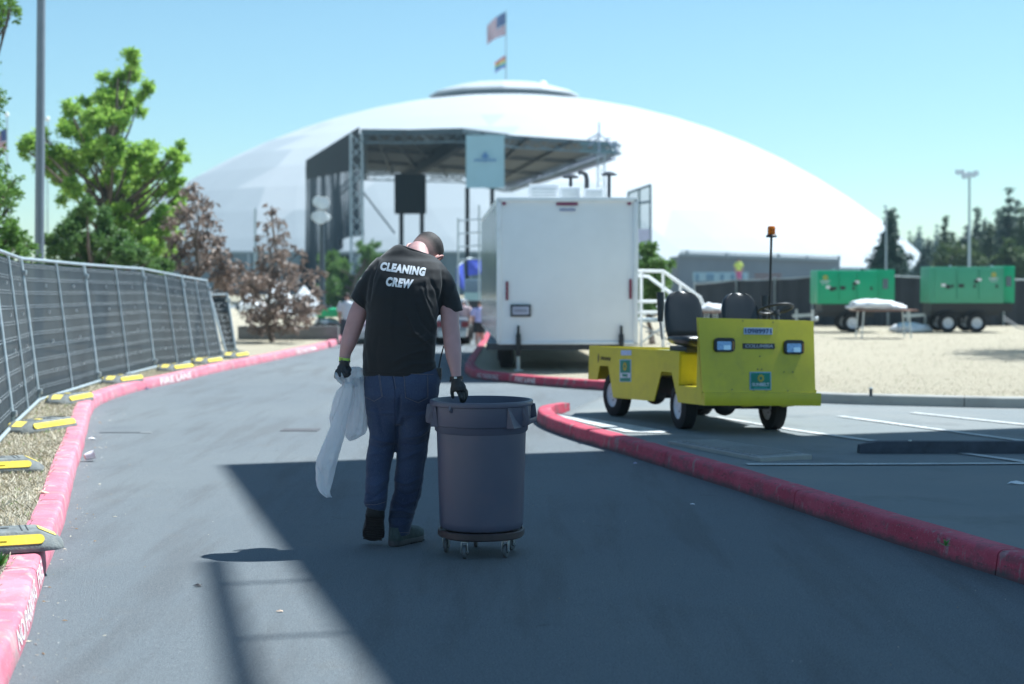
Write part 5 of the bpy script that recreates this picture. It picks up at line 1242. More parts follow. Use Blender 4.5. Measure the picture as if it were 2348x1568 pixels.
mx = node(shirt_m, 'ShaderNodeMix', data_type='RGBA'); mx.inputs[6].default_value = (.009, .010, .012, 1); mx.inputs[7].default_value = (.016, .017, .020, 1); L_.new(n1.outputs[0], mx.inputs[0]); L_.new(mx.outputs[2], _b.inputs['Base Color'])
bp = node(shirt_m, 'ShaderNodeBump', i_Strength=.3, i_Distance=.001); L_.new(n2.outputs[0], bp.inputs['Height']); L_.new(bp.outputs[0], _b.inputs['Normal'])
sm.materials.clear(); sm.materials.append(shirt_m); sb = bvh_of(sm); to_local(sm, man); shirt = obj_from_mesh('t_shirt', sm, man)
# collar rib
cr_ = ring(575, 914, 992, .145, .070, n=40, e=1, dv=-13); cr_.append(cr_[0])
mb = MB(); mb.tube(cr_, .0065, 8, caps=False); mb.build('collar', shirt_m, shirt, smooth='all')
def hemline(pl_, r=.0032):
    pts_ = [proj(sb, *p, .001) for p in pl_]; pts_ = [p for p in pts_ if p is not None]
    if len(pts_) > 1: mb = MB(); mb.tube(pts_, r, 6); mb.build('hem_ridge', shirt_m, shirt)
hemline([(836 + i * 8, 851 + i * .35) for i in range(20)], .002); hemline([(808, 678), (818, 688), (828, 698), (838, 706)], .0016); hemline([(1012, 712), (1025, 710), (1040, 708), (1055, 706)], .0016)
# printed lettering, wrapped onto the cloth
def r6(x, y): return ((860 + x / 3.921) / 1.0907, (560 + y / 3.921) / 1.0907)
def shirt_text(s, TLp, TRp, BLp, BRp):
    me = text_mesh(s, 1, .066, .16, 0, 1, 1.15)
    bm = bmesh.new(); bm.from_mesh(me)
    for _ in range(3): 
        bmesh.ops.triangulate(bm, faces=bm.faces); bmesh.ops.subdivide_edges(bm, edges=[e for e in bm.edges if e.calc_length() > .12], cuts=1)
    bmesh.ops.triangulate(bm, faces=bm.faces); bm.to_mesh(me); bm.free()
    xs_ = [v.co.x for v in me.vertices]; ys_ = [v.co.y for v in me.vertices]; x0, x1_, y0, y1 = min(xs_), max(xs_), min(ys_), max(ys_)
    for v in me.vertices:
        a = (v.co.x - x0) / (x1_ - x0); b = (v.co.y - y0) / (y1 - y0)
        u = (BLp[0] * (1 - a) + BRp[0] * a) * (1 - b) + (TLp[0] * (1 - a) + TRp[0] * a) * b
        w_ = (BLp[1] * (1 - a) + BRp[1] * a) * (1 - b) + (TLp[1] * (1 - a) + TRp[1] * a) * b
        q = proj(sb, u, w_, .0008); v.co = q if q is not None else P(u, w_, YP)
    me.materials.clear(); me.materials.append(M('shirt_print_white', (.74, .76, .80), .55, var=.06, scale=30)); to_local(me, man); o = obj_from_mesh('lettering', me, shirt)
    return o
shirt_text('CLEANING', r6(362, 370), r6(806, 428), r6(352, 455), r6(796, 515))
shirt_text('CREW', r6(416, 516), r6(686, 545), r6(408, 608), r6(668, 637))
# ---- hands (gloved): fingers as chains, fused with the palm
glove = M('black_glove', (.016, .018, .022), .55, var=.3, scale=40, bump=.4, bscale=160)
def hand(chains, palm, name, wristring=None):
    mb = MB()
    for pts_, rad in palm: mb.tube(pts_, rad, 14)
    for pts_, rad in chains: mb.tube(pts_, rad, 10); mb.sphere(pts_[-1], rad[-1] * 1.0, 10, 8)
    me = remesh(mb, .0032, 3); me.materials.clear(); me.materials.append(glove); to_local(me, man); return obj_from_mesh(name, me, man)
YR = YP - .18
def PR(u, v, d=0): return P(u, v, YR + d)
palmR = [([PR(1046.5, 868), PR(1047, 878), PR(1049, 887), PR(1051, 896)], [.027, .0285, .034, .033]), ([PR(1043, 874), PR(1042, 886), PR(1045, 895)], [.022, .022, .016]), ([PR(1055, 876), PR(1059, 888), PR(1062, 897)], [.018, .024, .020])]
chR = [([PR(1048, 891), PR(1053, 903, -.012), PR(1056, 912, -.02), PR(1057, 919, -.012)], [.014, .0115, .0105, .0095]),
       ([PR(1054, 892), PR(1060, 903, -.005), PR(1062, 914, -.008), PR(1060, 922, .0)], [.014, .012, .011, .010]),
       ([PR(1060, 891), PR(1066, 901, .01), PR(1067.5, 911, .012), PR(1064, 919, .018)], [.014, .0115, .0105, .0095]),
       ([PR(1062, 888), PR(1069, 897, .025), PR(1070, 905, .03), PR(1068, 912, .035)], [.012, .010, .0092, .0085]),
       ([PR(1041, 882), PR(1036.5, 891, .0), PR(1036, 901, .0), PR(1038, 910, .0)], [.014, .0125, .0115, .0105])]
hand(chR, palmR, 'glove_right'.replace('_right', ''))
YLh = YP - .045
def PL(u, v, d=0): return P(u, v, YLh + d)
palmL = [([PL(790, 827), PL(789, 836), PL(785, 846), PL(780, 853)], [.026, .027, .033, .026])]
chL = [([PL(790, 846, -.02), PL(797, 853, -.03), PL(795, 862, -.03), PL(788, 863, -.01)], [.013, .0115, .0105, .0095]),
       ([PL(784, 848, -.02), PL(790, 858, -.035), PL(787, 866, -.03), PL(781, 866, -.01)], [.013, .0115, .011, .010]),
       ([PL(777, 849, -.02), PL(779, 861, -.035), PL(778, 868, -.03), PL(774, 866, -.01)], [.013, .0112, .0105, .0095]),
       ([PL(773, 848, -.01), PL(770, 858, -.025), PL(769, 864, -.02), PL(770, 866, -.005)], [.011, .0100, .0092, .0085]),
       ([PL(797, 840, .01), PL(802, 848, .0), PL(801, 857, -.01), PL(796, 862, -.02)], [.014, .012, .011, .0100])]
hand(chL, palmL, 'glove')
# cuff rolls
for c_, rr_, Y in (((790, 829), .0285, YP - .02), ((1047, 873), .0305, YP - .165)):
    mb = MB(); c0 = P(*c_, Y); mb.tube([c0 + Vector((rr_ * 1.08 * cos(2 * pi * k / 20), rr_ * .9 * sin(2 * pi * k / 20), .003 * sin(4 * pi * k / 20))) for k in range(21)], .0032, 6, caps=False); mb.build('glove_cuff', glove, man, smooth=True)
# wristband with print
c0 = P(790, 824.5, YP + .015); wb_ = M('lime_wristband', (.50, .72, .10), .5)
mb = MB(); rr_ = .0332; rings = [[c0 + Vector((rr_ * cos(2 * pi * k / 28), rr_ * .92 * sin(2 * pi * k / 28), z + .004 * cos(2 * pi * k / 28) * -1)) for k in range(28)] for z in (-.0115, .0115)]
mb.loft(rings, caps=False); wbo = mb.build('wristband', wb_, man, smooth='all'); me = text_mesh('ESS', 1, .02, .2)
for v in me.vertices:
    a = -pi / 2 - .55 + (v.co.x / 1.9) * .8; v.co = c0 + Vector(((rr_ + .0008) * cos(a), (rr_ * .92 + .0008) * sin(a), v.co.y * .018 - .004 * cos(a)))
me.materials.clear(); me.materials.append(black_plastic); to_local(me, man); obj_from_mesh('lettering', me, wbo)
# watch on the right wrist
c0 = P(1046, 866.5, YP - .155); mb = MB(); rr_ = .0345; rings = [[c0 + Vector((r2 * cos(2 * pi * k / 28), r2 * .92 * sin(2 * pi * k / 28), z + .003 * cos(2 * pi * k / 28))) for k in range(28)] for r2, z in ((rr_, -.011), (rr_ + .003, -.009), (rr_ + .003, .009), (rr_, .011))]
mb.loft(rings, caps=False); wa = mb.build('watch_strap', M('brown_leather', (.035, .022, .02), .5, var=.3, scale=60), man, smooth=True)
mb = MB(); mb.box(c0 + Vector((-.004, -rr_ * .92 - .003, 0)), (.016, .006, .020)); mb.build('buckle', galv, wa, bevel=.002)
mb = MB()
for k in range(14):
    a = 2 * pi * k / 14; mb.sphere(c0 + Vector(((rr_ + .002) * cos(a), (rr_ * .92 + .002) * sin(a), -.017)), .0042, 8, 6)
mb.build('bead_bracelet', black_plastic, man, smooth='all')
# radio on the hip with its aerial
rd = thing('radio', parent=man); q = P(1004, 853, YP - .01)
mb = MB(); mb.box(q + Vector((.006, .0, .0)), (.03, .055, .05)); mb.build('radio_body', black_plastic, rd, bevel=.004)
mb = MB(); mb.tube([q + Vector((.004, 0, .02)), P(1010, 820, YP), P(1017, 793, YP + .01)], [.005, .0042, .0035], 8); mb.build('aerial', black_plastic, rd, smooth=True)
mb = MB(); mb.box(P(1008, 862, YP - .01), (.02, .05, .04)); mb.tube([P(1008, 862, YP - .04), P(1011, 852, YP - .045)], .004, 6); mb.build('radio_clip', dark_steel, rd, bevel=.003)
# ---- shoes
shoe_m = M('grey_shoe_fabric', (.06, .085, .085), .8, var=.3, scale=40, bump=.5, bscale=180); shoe_d = M('dark_shoe_fabric', (.022, .024, .026), .85, var=.3, scale=40, bump=.5, bscale=180); sole_m = M('shoe_sole', (.05, .055, .06), .6, var=.2, scale=20); tread_m = M('sole_tread', (.022, .018, .020), .8, var=.3, scale=30, bump=.4, bscale=90)
def shoe(org, M3, mats):
    s_ = thing('shoe', parent=man)
    def T(x, y, z): return org + M3 @ Vector((x, y, z))
    out = [(-.0, -.036), (.02, -.041), (.07, -.037), (.12, -.036), (.18, -.048), (.225, -.048), (.26, -.034), (.283, -.010), (.285, .012), (.265, .032), (.23, .044), (.18, .046), (.12, .036), (.07, .037), (.02, .041), (-.0, .036), (-.016, .018), (-.018, -.014)]
    mb = MB(); mb.loft([[T(x * 1.0, y * k, z + .012 * max(0, (x - .2) / .08) ** 2) for x, y in out] for k, z in ((.92, 0), (1.02, .004), (1.05, .020), (1.0, .030))]); mb.build('sole', mats[1], s_, smooth=True)
    mb = MB(); up_ = [(1.0, .028, 0, 1), (.99, .05, 0, 1), (.9, .072, 0, .86), (.74, .090, 0, .62), (.70, .105, 0, .42)]; rings = []
    for k, z, _, fl_ in up_:
        rings.append([T((x - .0) * (fl_ if x > .02 else 1) + (.0), y * k * 1.0, z + .012 * max(0, (x - .2) / .08) ** 2 * fl_) for x, y in out])
    mb.loft(rings); mb.build('upper', mats[0], s_, smooth='all')
    mb = MB(); mb.tube([T(-.012, -.0, .06), T(-.016, 0, .085), T(-.010, 0, .108)], [.012, .010, .008], 8); mb.build('heel_tab', mats[0], s_, smooth=True)
    for k in range(11):
        x = .01 + .024 * k; w_ = .034 if x < .13 else .042; mb = MB(); mb.bar(T(x, -w_, -.002 + (.012 * max(0, (x - .2) / .08) ** 2)), T(x, w_, -.002 + (.012 * max(0, (x - .2) / .08) ** 2)), .011, .006); mb.build('tread_block', tread_m, s_)
    return s_
# right foot flat, pointing ahead and to the right
ro = P(903, 1250, YP + .0); ro.z = 0.004; ang = R(90 - 32)
shoe(Vector((ro.x, YP - .045, .004)), Matrix.Rotation(ang, 3, 'Z'), (shoe_m, sole_m))
# left foot pushed off: toes on the road, heel high, sole towards the camera
toe = P(853, 1245, YP + .05); heel = P(860, 1180, YP - .12)
xd = (toe - heel).normalized(); yd = Vector((1, 0, 0)); yd = (yd - xd * yd.dot(xd)).normalized(); zd = xd.cross(-yd).normalized()
if zd.y < 0: zd = -zd
M3s = Matrix((xd, yd, zd)).transposed(); 
if M3s.determinant() < 0: M3s = Matrix((xd, -yd, zd)).transposed()
sc_ = Matrix.Diagonal((.88, 1.35, 1.0)); 
L_s = (toe - heel).length
shoe(heel + xd * .01, M3s @ Matrix.Diagonal((max(.62, L_s / .285 * .95), 1.32, 1.0)), (shoe_d, tread_m))
mb = MB(); mb.loft([ring(1150, 843, 880, -.10, .045), ring(1170, 841, 881, -.105, .05), ring(1184, 839, 880, -.08, .045)]); mb.build('ankle_collar', shoe_d, man, smooth='all')
mb = MB(); mb.loft([ring(1215, 897, 932, .02, .045), ring(1232, 896, 932, .02, .048), ring(1243, 893, 931, .02, .045)]); mb.build('ankle_collar', shoe_d, man, smooth='all')
# ================================================================== PLASTIC BAG
bag_m = bpy.data.materials.new('thin_white_plastic'); bag_m.use_nodes = True; nt = bag_m.node_tree; L_ = nt.links; _b = nt.nodes['Principled BSDF']
_b.inputs['Base Color'].default_value = (.88, .90, .94, 1); _b.inputs['Roughness'].default_value = .28; _b.inputs['Specular IOR Level'].default_value = .5
tr_ = node(bag_m, 'ShaderNodeBsdfTranslucent'); tr_.inputs[0].default_value = (.92, .93, .96, 1); tp_ = node(bag_m, 'ShaderNodeBsdfTransparent'); a1 = node(bag_m, 'ShaderNodeMixShader'); a1.inputs[0].default_value = .42; a2 = node(bag_m, 'ShaderNodeMixShader'); a2.inputs[0].default_value = .27
out_ = [n_ for n_ in nt.nodes if n_.type == 'OUTPUT_MATERIAL'][0]
L_.new(_b.outputs[0], a1.inputs[1]); L_.new(tr_.outputs[0], a1.inputs[2]); L_.new(a1.outputs[0], a2.inputs[1]); L_.new(tp_.outputs[0], a2.inputs[2]); L_.new(a2.outputs[0], out_.inputs[0])
tc = node(bag_m, 'ShaderNodeTexCoord'); mp = node(bag_m, 'ShaderNodeMapping'); mp.inputs['Scale'].default_value = (1, 1, .35); n1 = node(bag_m, 'ShaderNodeTexNoise', i_Scale=26.0, i_Detail=5.0, i_Distortion=2.0); bp = node(bag_m, 'ShaderNodeBump', i_Strength=.9, i_Distance=.02)
L_.new(tc.outputs['Object'], mp.inputs[0]); L_.new(mp.outputs[0], n1.inputs[0]); L_.new(n1.outputs[0], bp.inputs['Height']); L_.new(bp.outputs[0], _b.inputs['Normal'])
bag = thing('plastic_bag', 'crumpled thin white plastic bag hanging from the left glove of the man', 'plastic bag', P(790, 860, YP - .02))
def rb(x, y): return ((780 + x / 4.2375) / 1.0907, (900 + y / 4.2375) / 1.0907)
def bagloft(rows, name, seed, amp=.008, n=44, folds=5):
    rings = []; m_ = len(rows)
    # interpolate rows
    fine = []
    for i in range(m_ - 1):
        for k in range(6):
            t = k / 6; fine.append([rows[i][j] * (1 - t) + rows[i + 1][j] * t for j in range(len(rows[0]))])
    fine.append(rows[-1])
    for y, xl, xr, dy, dh in fine:
        (u0, v0) = rb(xl, y); (u1, v1) = rb(xr, y); Y = YP + dy; a = P(u0, v0, Y); b = P(u1, v1, Y); c = (a + b) / 2; hw = (b - a) / 2; out = []
        for k in range(n):
            t = 2 * pi * k / n
            q = c + hw * cos(t) + Vector((0, dh * sin(t), 0))
            f = noise.noise(Vector((cos(t) * 1.6 * folds / 3, sin(t) * 1.6, q.z * 5 + seed))) * amp * 1.4 + amp * .8 * sin(folds * t + q.z * 9 + seed) * abs(sin(t)) + amp * .5 * noise.noise(q * 34 + Vector((seed, 0, 0)))
            f += amp * 1.1 * abs(noise.noise(Vector((q.x * 16, q.y * 16, q.z * 9 + seed)))) ; q = q + Vector((cos(t) * f * .5, sin(t) * f * 1.5, 0)); out.append(q)
        rings.append(out)
    mb = MB(); mb.loft(rings); return mb.build(name, bag_m, bag, smooth='all', fixn=False)
# knot / puff over the hand
bagloft([(72, 430, 490, .03, .02), (90, 385, 525, .02, .035), (130, 325, 548, .01, .045), (170, 280, 550, .005, .05), (215, 262, 545, .0, .05), (262, 320, 520, -.01, .045), (290, 330, 470, -.02, .03)], 'gathered_top', 1, .010)
bagloft([(130, 240, 330, -.055, .02), (155, 238, 345, -.06, .03), (190, 242, 360, -.065, .032), (230, 270, 370, -.06, .028), (262, 318, 380, -.055, .016)], 'bunched_fold', 4, .006)
# right lobe hanging behind
bagloft([(180, 400, 548, -.02, .03), (260, 410, 556, -.0, .035), (380, 430, 566, .0, .04), (500, 405, 574, .0, .045), (600, 385, 584, .0, .045), (700, 365, 580, .0, .042), (780, 352, 560, .0, .035), (820, 358, 500, .0, .026), (852, 395, 428, .0, .010)], 'hanging_lobe', 7, .011, folds=7)
# left short lobe
bagloft([(260, 330, 400, -.04, .02), (330, 262, 400, -.03, .028), (430, 222, 380, -.02, .03), (520, 205, 330, -.02, .026), (600, 186, 290, -.02, .02), (690, 200, 240, -.02, .008)], 'side_lobe', 10, .008)
# long tail
bagloft([(240, 330, 430, -.07, .022), (330, 320, 436, -.07, .028), (430, 295, 424, -.07, .03), (520, 265, 400, -.075, .028), (620, 228, 378, -.08, .028), (720, 190, 360, -.085, .03), (820, 150, 340, -.09, .03), (920, 108, 308, -.09, .032), (1020, 66, 285, -.09, .034), (1100, 44, 262, -.09, .034), (1180, 40, 242, -.09, .032), (1260, 42, 222, -.09, .028), (1330, 48, 205, -.09, .024), (1390, 80, 186, -.09, .018), (1430, 118, 192, -.09, .012), (1455, 150, 208, -.09, .006)], 'long_tail', 14, .009, folds=4)
# overlapping front sheet of the tail (the visible folded edge)
mb = MB(); rows = [(300, 345, 430), (450, 355, 400), (560, 290, 345), (700, 250, 300), (830, 235, 262), (960, 190, 225), (1100, 120, 165), (1185, 90, 100)]
L_l = []; L_r = []
for y, a, b in rows:
    (u0, v0) = rb({300: 330, 450: 298, 560: 256, 700: 202, 830: 152, 960: 97, 1100: 58, 1185: 92}[y], y); (u1, v1) = rb(b, y); L_l.append(P(u0, v0, YP - .105 - .02)); L_r.append(P(u1, v1, YP - .135))
mid = [(p + q) / 2 + Vector((0, -.012, 0)) for p, q in zip(L_l, L_r)]
mb.loft([L_l, mid, L_r], caps=False, closed=False); mb.build('front_fold', bag_m, bag, smooth='all', fixn=False)
# ================================================================== DOME
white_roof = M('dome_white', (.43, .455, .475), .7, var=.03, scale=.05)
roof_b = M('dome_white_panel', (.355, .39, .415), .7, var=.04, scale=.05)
DY = 275.0; dc = P(1160, 638, DY); rb_ = 73.5; zbase = P(1160, 622, DY).z; ztop = P(1160, 224, DY - 0).z
Hd = ztop - zbase; Rs = (rb_ ** 2 + Hd ** 2) / (2 * Hd); czd = ztop - Rs
dome = thing('domed_arena', 'huge white domed arena roof behind the stage, with a flat cap on top', 'arena', (dc.x, DY, 0))
th_max = math.asin(rb_ / Rs); NR = 13; NS = 60
def dp(i, j, off_=0):
    th = th_max * i / NR; a = 2 * pi * (j + .5 * (i % 2)) / NS; return Vector((dc.x + (Rs + off_) * sin(th) * cos(a), DY + (Rs + off_) * sin(th) * sin(a), czd + (Rs + off_) * cos(th)))
mb = MB()
for i in range(1, NR):
    for j in range(NS):
        o_ = i % 2
        if o_ == 0: t1 = (dp(i, j), dp(i + 1, j), dp(i, j + 1)); t2 = (dp(i, j + 1), dp(i + 1, j), dp(i + 1, j + 1))
        else: t1 = (dp(i, j), dp(i + 1, j), dp(i + 1, j + 1)); t2 = (dp(i, j), dp(i + 1, j + 1), dp(i, j + 1))
        for k, t in enumerate((t1, t2)):
            # big lozenges: colour by coarse cell
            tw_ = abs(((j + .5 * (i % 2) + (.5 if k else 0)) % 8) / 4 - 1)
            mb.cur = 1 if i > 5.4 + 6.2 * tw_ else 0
            mb.add(t, [(0, 1, 2)])
mb.cur = 0
for j in range(NS): mb.add([dp(0, 0), dp(1, j), dp(1, j + 1)], [(0, 1, 2)])
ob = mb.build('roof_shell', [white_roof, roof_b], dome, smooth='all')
# ring wall and cap
wall_blue = M('arena_wall_blue', (.12, .17, .21), .7, var=.15, scale=.2)
mb = MB(); mb.lathe([(rb_ + .4, -.1), (rb_ + .4, zbase + .3), (rb_ - 1, zbase + .3)], (dc.x, DY, 0), 96); mb.build('ring_wall', wall_blue, dome)
capx = P(1155, 200, DY).x; zc = P(1155, 229, DY).z
mb = MB(); mb.lathe([(11.0, zc - 1.2), (11.6, zc + .1)], (capx, DY, 0), 64); mb.build('cap_ring', M('cap_glass_band', (.06, .12, .18), .3, var=.3, scale=.5), dome)
mb = MB(); mb.lathe([(11.6, zc + .15), (13.2, zc + .55), (12.8, zc + .95), (7.8, zc + 2.4), (3, zc + 2.85), (.01, zc + 3.0)], (capx, DY, 0), 12); mb.build('cap_roof', white_roof, dome)
qd = P(1243, 197, DY - 4); mb = MB(); mb.sphere(qd, .9, 14, 10); mb.build('beacon_ball', white_paint, dome, smooth='all')
# flags
red_ = M('flag_red', (.42, .06, .09), .8); wht = M('flag_white', (.72, .70, .74), .8); blu = M('flag_blue', (.05, .09, .25), .8)
def flagpole(u, vt, vb, Y, r, lab, ball=0):
    b = P(u, vb, Y); t_ = P(u, vt, Y); t = thing('flagpole', lab, 'flagpole', b); mb = MB(); mb.tube([b, t_], [r, r * .6], 8); mb.build('pole', galv, t)
    if ball: mb = MB(); mb.sphere(t_ + Vector((0, 0, ball)), ball); mb.build('finial', white_paint, t, smooth='all')
    return t
def flag(corner, w, h, dirn, drop, cols, lab, canton=None, seed=0, name='flag'):
    """cloth hanging from its hoist corner; stripes are separate part meshes"""
    t = thing(name, lab, 'flag', corner); c = Vector(corner); n_ = len(cols); nx = 14
    def fp(s_, q):   # s along fly 0..1, q down hoist 0..1
        return c + Vector((dirn * w * s_ * (1 - .18 * s_), .28 * w * sin(s_ * 7 + seed + q * 1.6) * s_, -h * q - drop * s_ ** 1.2 + .05 * h * sin(5 * s_ + q * 3 + seed)))
    byc = {}
    for i, m in enumerate(cols):
        mb = MB(); q0, q1 = i / n_, (i + 1) / n_
        pts_ = [[fp(k / nx, q) for k in range(nx + 1)] for q in (q0, (q0 + q1) / 2, q1)]; mb.loft(pts_, caps=False, closed=False); mb.build('stripe', m, t, smooth='all', fixn=False)
    if canton:
        mb = MB(); pts_ = [[fp(.42 * k / 6, .54 * q / 4) + Vector((0, -.03, 0)) for k in range(7)] for q in range(5)]; mb.loft(pts_, caps=False, closed=False); ca = mb.build('canton', canton, t, smooth='all', fixn=False)
        mb = MB(); 
        for r_ in range(5):
            for k in range(6): p = fp(.42 * (k + .7) / 6.6, .54 * (r_ + .6) / 5.2) + Vector((0, -.05, 0)); mb.sphere(p, w * .010, 6, 4)
        mb.build('stars', wht, ca, kind='stuff')
    return t
flagpole(1160, 22, 205, DY, .14, 'tall flagpole on top of the white dome')
st7 = [red_, wht] * 6 + [red_]
flag(P(1159, 30, DY), 4.0, 3.6, -1, 2.0, st7, 'US stars and stripes flag flying from the dome pole', blu, 1)
flag(P(1159, 128, DY), 2.3, 2.0, -1, 1.1, [M('pride_red', (.5, .06, .10), .8), M('pride_orange', (.75, .30, .12), .8), M('pride_yellow', (.75, .62, .15), .8), M('pride_green', (.15, .45, .30), .8), M('pride_blue', (.12, .35, .65), .8), M('pride_violet', (.30, .2, .5), .8)], 'rainbow striped flag below the stars and stripes on the dome pole', None, 2)
t = flagpole(16, 268, 900, 62, .05, 'white flagpole at the far left edge of the picture', .09); t = flagpole(109, 278, 900, 66, .05, 'second flagpole, half hidden behind the lamp post', .1)
flag(P(15, 292, 62), .65, .95, -1, .35, st7, 'US flag hanging on the flagpole at the far left edge', blu, 4); flag(P(109, 300, 66), .2, .8, -1, .3, st7, 'US flag mostly hidden behind the grey lamp post', blu, 6)
# ================================================================== ARENA CONCOURSE
cw = M('concourse_wall', (.13, .18, .22), .8, var=.15, scale=.3)
cwl = M('concourse_wall_pale', (.30, .36, .42), .8, var=.1, scale=.3)
def slab(name, u0, u1, vt, Y, depth, mat, lab, cat='wall', vt2=None, pil=1):
    a = P(u0, vt, Y); b = P(u1, vt2 if vt2 else vt, Y); t = thing(name, lab, cat, (a.x, Y, 0)); mb = MB()
    mb.add([(a.x, Y, -.05), (b.x, Y, -.05), (b.x, Y, b.z), (a.x, Y, a.z), (a.x, Y + depth, -.05), (b.x, Y + depth, -.05), (b.x, Y + depth, b.z), (a.x, Y + depth, a.z)], [(0, 1, 2, 3), (7, 6, 5, 4), (0, 4, 5, 1), (1, 5, 6, 2), (2, 6, 7, 3), (3, 7, 4, 0)]); mb.build('wall', mat, t)
    if not pil: return t
    mb = MB(); mb.bar((a.x, Y - .05, a.z + .08), (b.x, Y - .05, b.z + .08), .3, .18); mb.build('coping', cwl, t)
    for k in range(1, 12 if pil == 1 else 1):
        x = a.x + (b.x - a.x) * k / 12; mb = MB(); mb.box((x, Y - .06, (a.z + a.z + (b.z - a.z) * k / 6) / 4), (.25, .12, max(.3, a.z * .98))); mb.build('pilaster', cwl if k % 2 else mat, t)
    return t
slab('concourse_wall', 380, 1140, 580, 150, 8, cw, 'long dark blue concourse wall below the dome, left of the trailer')
cs = slab('concourse_wall', 1555, 1925, 587, 105, 6, M('concourse_wall_grey', (.20, .24, .30), .8, var=.15, scale=.3), 'grey concourse terrace right of the trailer with a railing on top', vt2=600, pil=2)
# railing with posts
rl = thing('terrace_railing', 'thin metal railing along the concourse terrace top', 'railing', P(1560, 587, 104)); 
for k, u in enumerate((1575, 1666, 1784, 1850, 1923)):
    v = 587 + 13 * (u - 1555) / 370; a = P(u, v, 104); b = P(u, v - (14 if k % 2 == 0 else 10), 104); mb = MB(); mb.tube([a, b], .10, 6); mb.build('rail_post', cwl, rl)
for dv in (-12, -6, -1):
    mb = MB(); mb.tube([P(1560, 587 + dv, 104), P(1923, 600 + dv, 104)], .03, 6); mb.build('rail', cwl, rl)
mb = MB()
for k in range(110):
    u = 1560 + 363 * k / 110; v = 587 + 13 * (u - 1555) / 370; mb.tube([P(u, v, 104), P(u, v - 12, 104)], .018, 4)
mb.build('balusters', cwl, rl, kind='stuff')
# pale blue banner strip, illegible from here
bn = thing('terrace_banner', 'pale blue banner strip hung below the terrace railing', 'banner', P(1655, 640, 100)); a = P(1588, 624, 100); b = P(1715, 645, 100)
mb = MB(); mb.box(((a.x + b.x) / 2, 100, (a.z + b.z) / 2), (b.x - a.x, .05, a.z - b.z)); mb.build('cloth', M('banner_blue', (.36, .52, .62), .7), bn)
for k, u in enumerate((1598, 1623, 1632, 1655, 1679, 1700)): p = P(u, 636, 99.9); mb = MB(); mb.box(p, (.22, .03, .42)); mb.build('printed_mark', M('banner_dark', (.16, .28, .42), .7), bn)
tb = thing('brown_bench_stack', 'row of brown slatted benches on the terrace', 'benches', P(1750, 640, 98))
for k in range(2):
    mb = MB(); a = P(1730, 630 + k * 8, 98); b = P(1790, 630 + k * 8, 98); mb.bar(a, b, .25, .12); mb.build('slat', M('bench_brown', (.22, .13, .12), .7), tb)
# ================================================================== BLACK SCRIMMED FENCE ON THE RIGHT
dsc = M('dark_fence_scrim', (.032, .038, .048), .85, var=.25, scale=1.2)
fpx = [(1592, 652, 738), (1688, 642, 742), (1776, 640, 745), (1862, 634, 747), (1950, 632, 748), (2035, 632, 748), (2120, 636, 748), (2210, 638, 748), (2300, 640, 747), (2390, 642, 746)]
for k, ((u0, t0, b0), (u1, t1, b1_)) in enumerate(zip(fpx, fpx[1:])):
    Y0 = G(u0, b0, KH).y; Y1 = G(u1, b1_, KH).y; B0 = G(u0, b0, KH); B1 = G(u1, b1_, KH); T0 = P(u0, t0, Y0); T1 = P(u1, t1, Y1)
    labs = ['leftmost dark fence panel behind the cart seats', 'dark fence panel left of the beacon pole', 'dark fence panel right of the beacon pole with a white notice', 'dark fence panel at the left end of the bright green generator', 'dark fence panel behind the bright green generator', 'dark fence panel between the two generators', 'dark fence panel at the left end of the faded generator', 'dark fence panel behind the faded generator', 'dark fence panel at the right edge of the picture']
    t = thing('dark_fence_panel', labs[k], 'fence', B0, group='dark fence panels behind the dry lawn'); 
    mb = MB(); n_ = (B1 - B0).cross(Vector((0, 0, 1))).normalized() * .03; vs_ = []; fs_ = []
    for i in range(13):
        for j in (0, 1):
            p = (B0.lerp(B1, i / 12)) if j == 0 else T0.lerp(T1, i / 12); vs_.append(p + Vector((0, .06 * sin(i * 1.3 + k) + .04, (-.04 * sin(pi * i / 12) if j else 0))))
    for i in range(12): fs_.append((2 * i, 2 * i + 2, 2 * i + 3, 2 * i + 1))
    mb.add(vs_, fs_); mb.build('scrim', dsc, t, smooth='all', fixn=False)
    for a, b, nm in ((B0, T0 + Vector((0, 0, .08)), 'post'), (T0, T1, 'top_rail'), (B1, T1 + Vector((0, 0, .08)), 'post')):
        mb = MB(); mb.tube([a, b], .035 if nm == 'post' else .02, 6); mb.build(nm, frame_m, t)
q = P(1812, 672, G(1812, 745, KH).y - .1); mb = MB(); mb.box(q, (.32, .02, .22)); setp(mb.build('notice', paper), 'white notice on the dark fence, right of the beacon pole', 'notice')
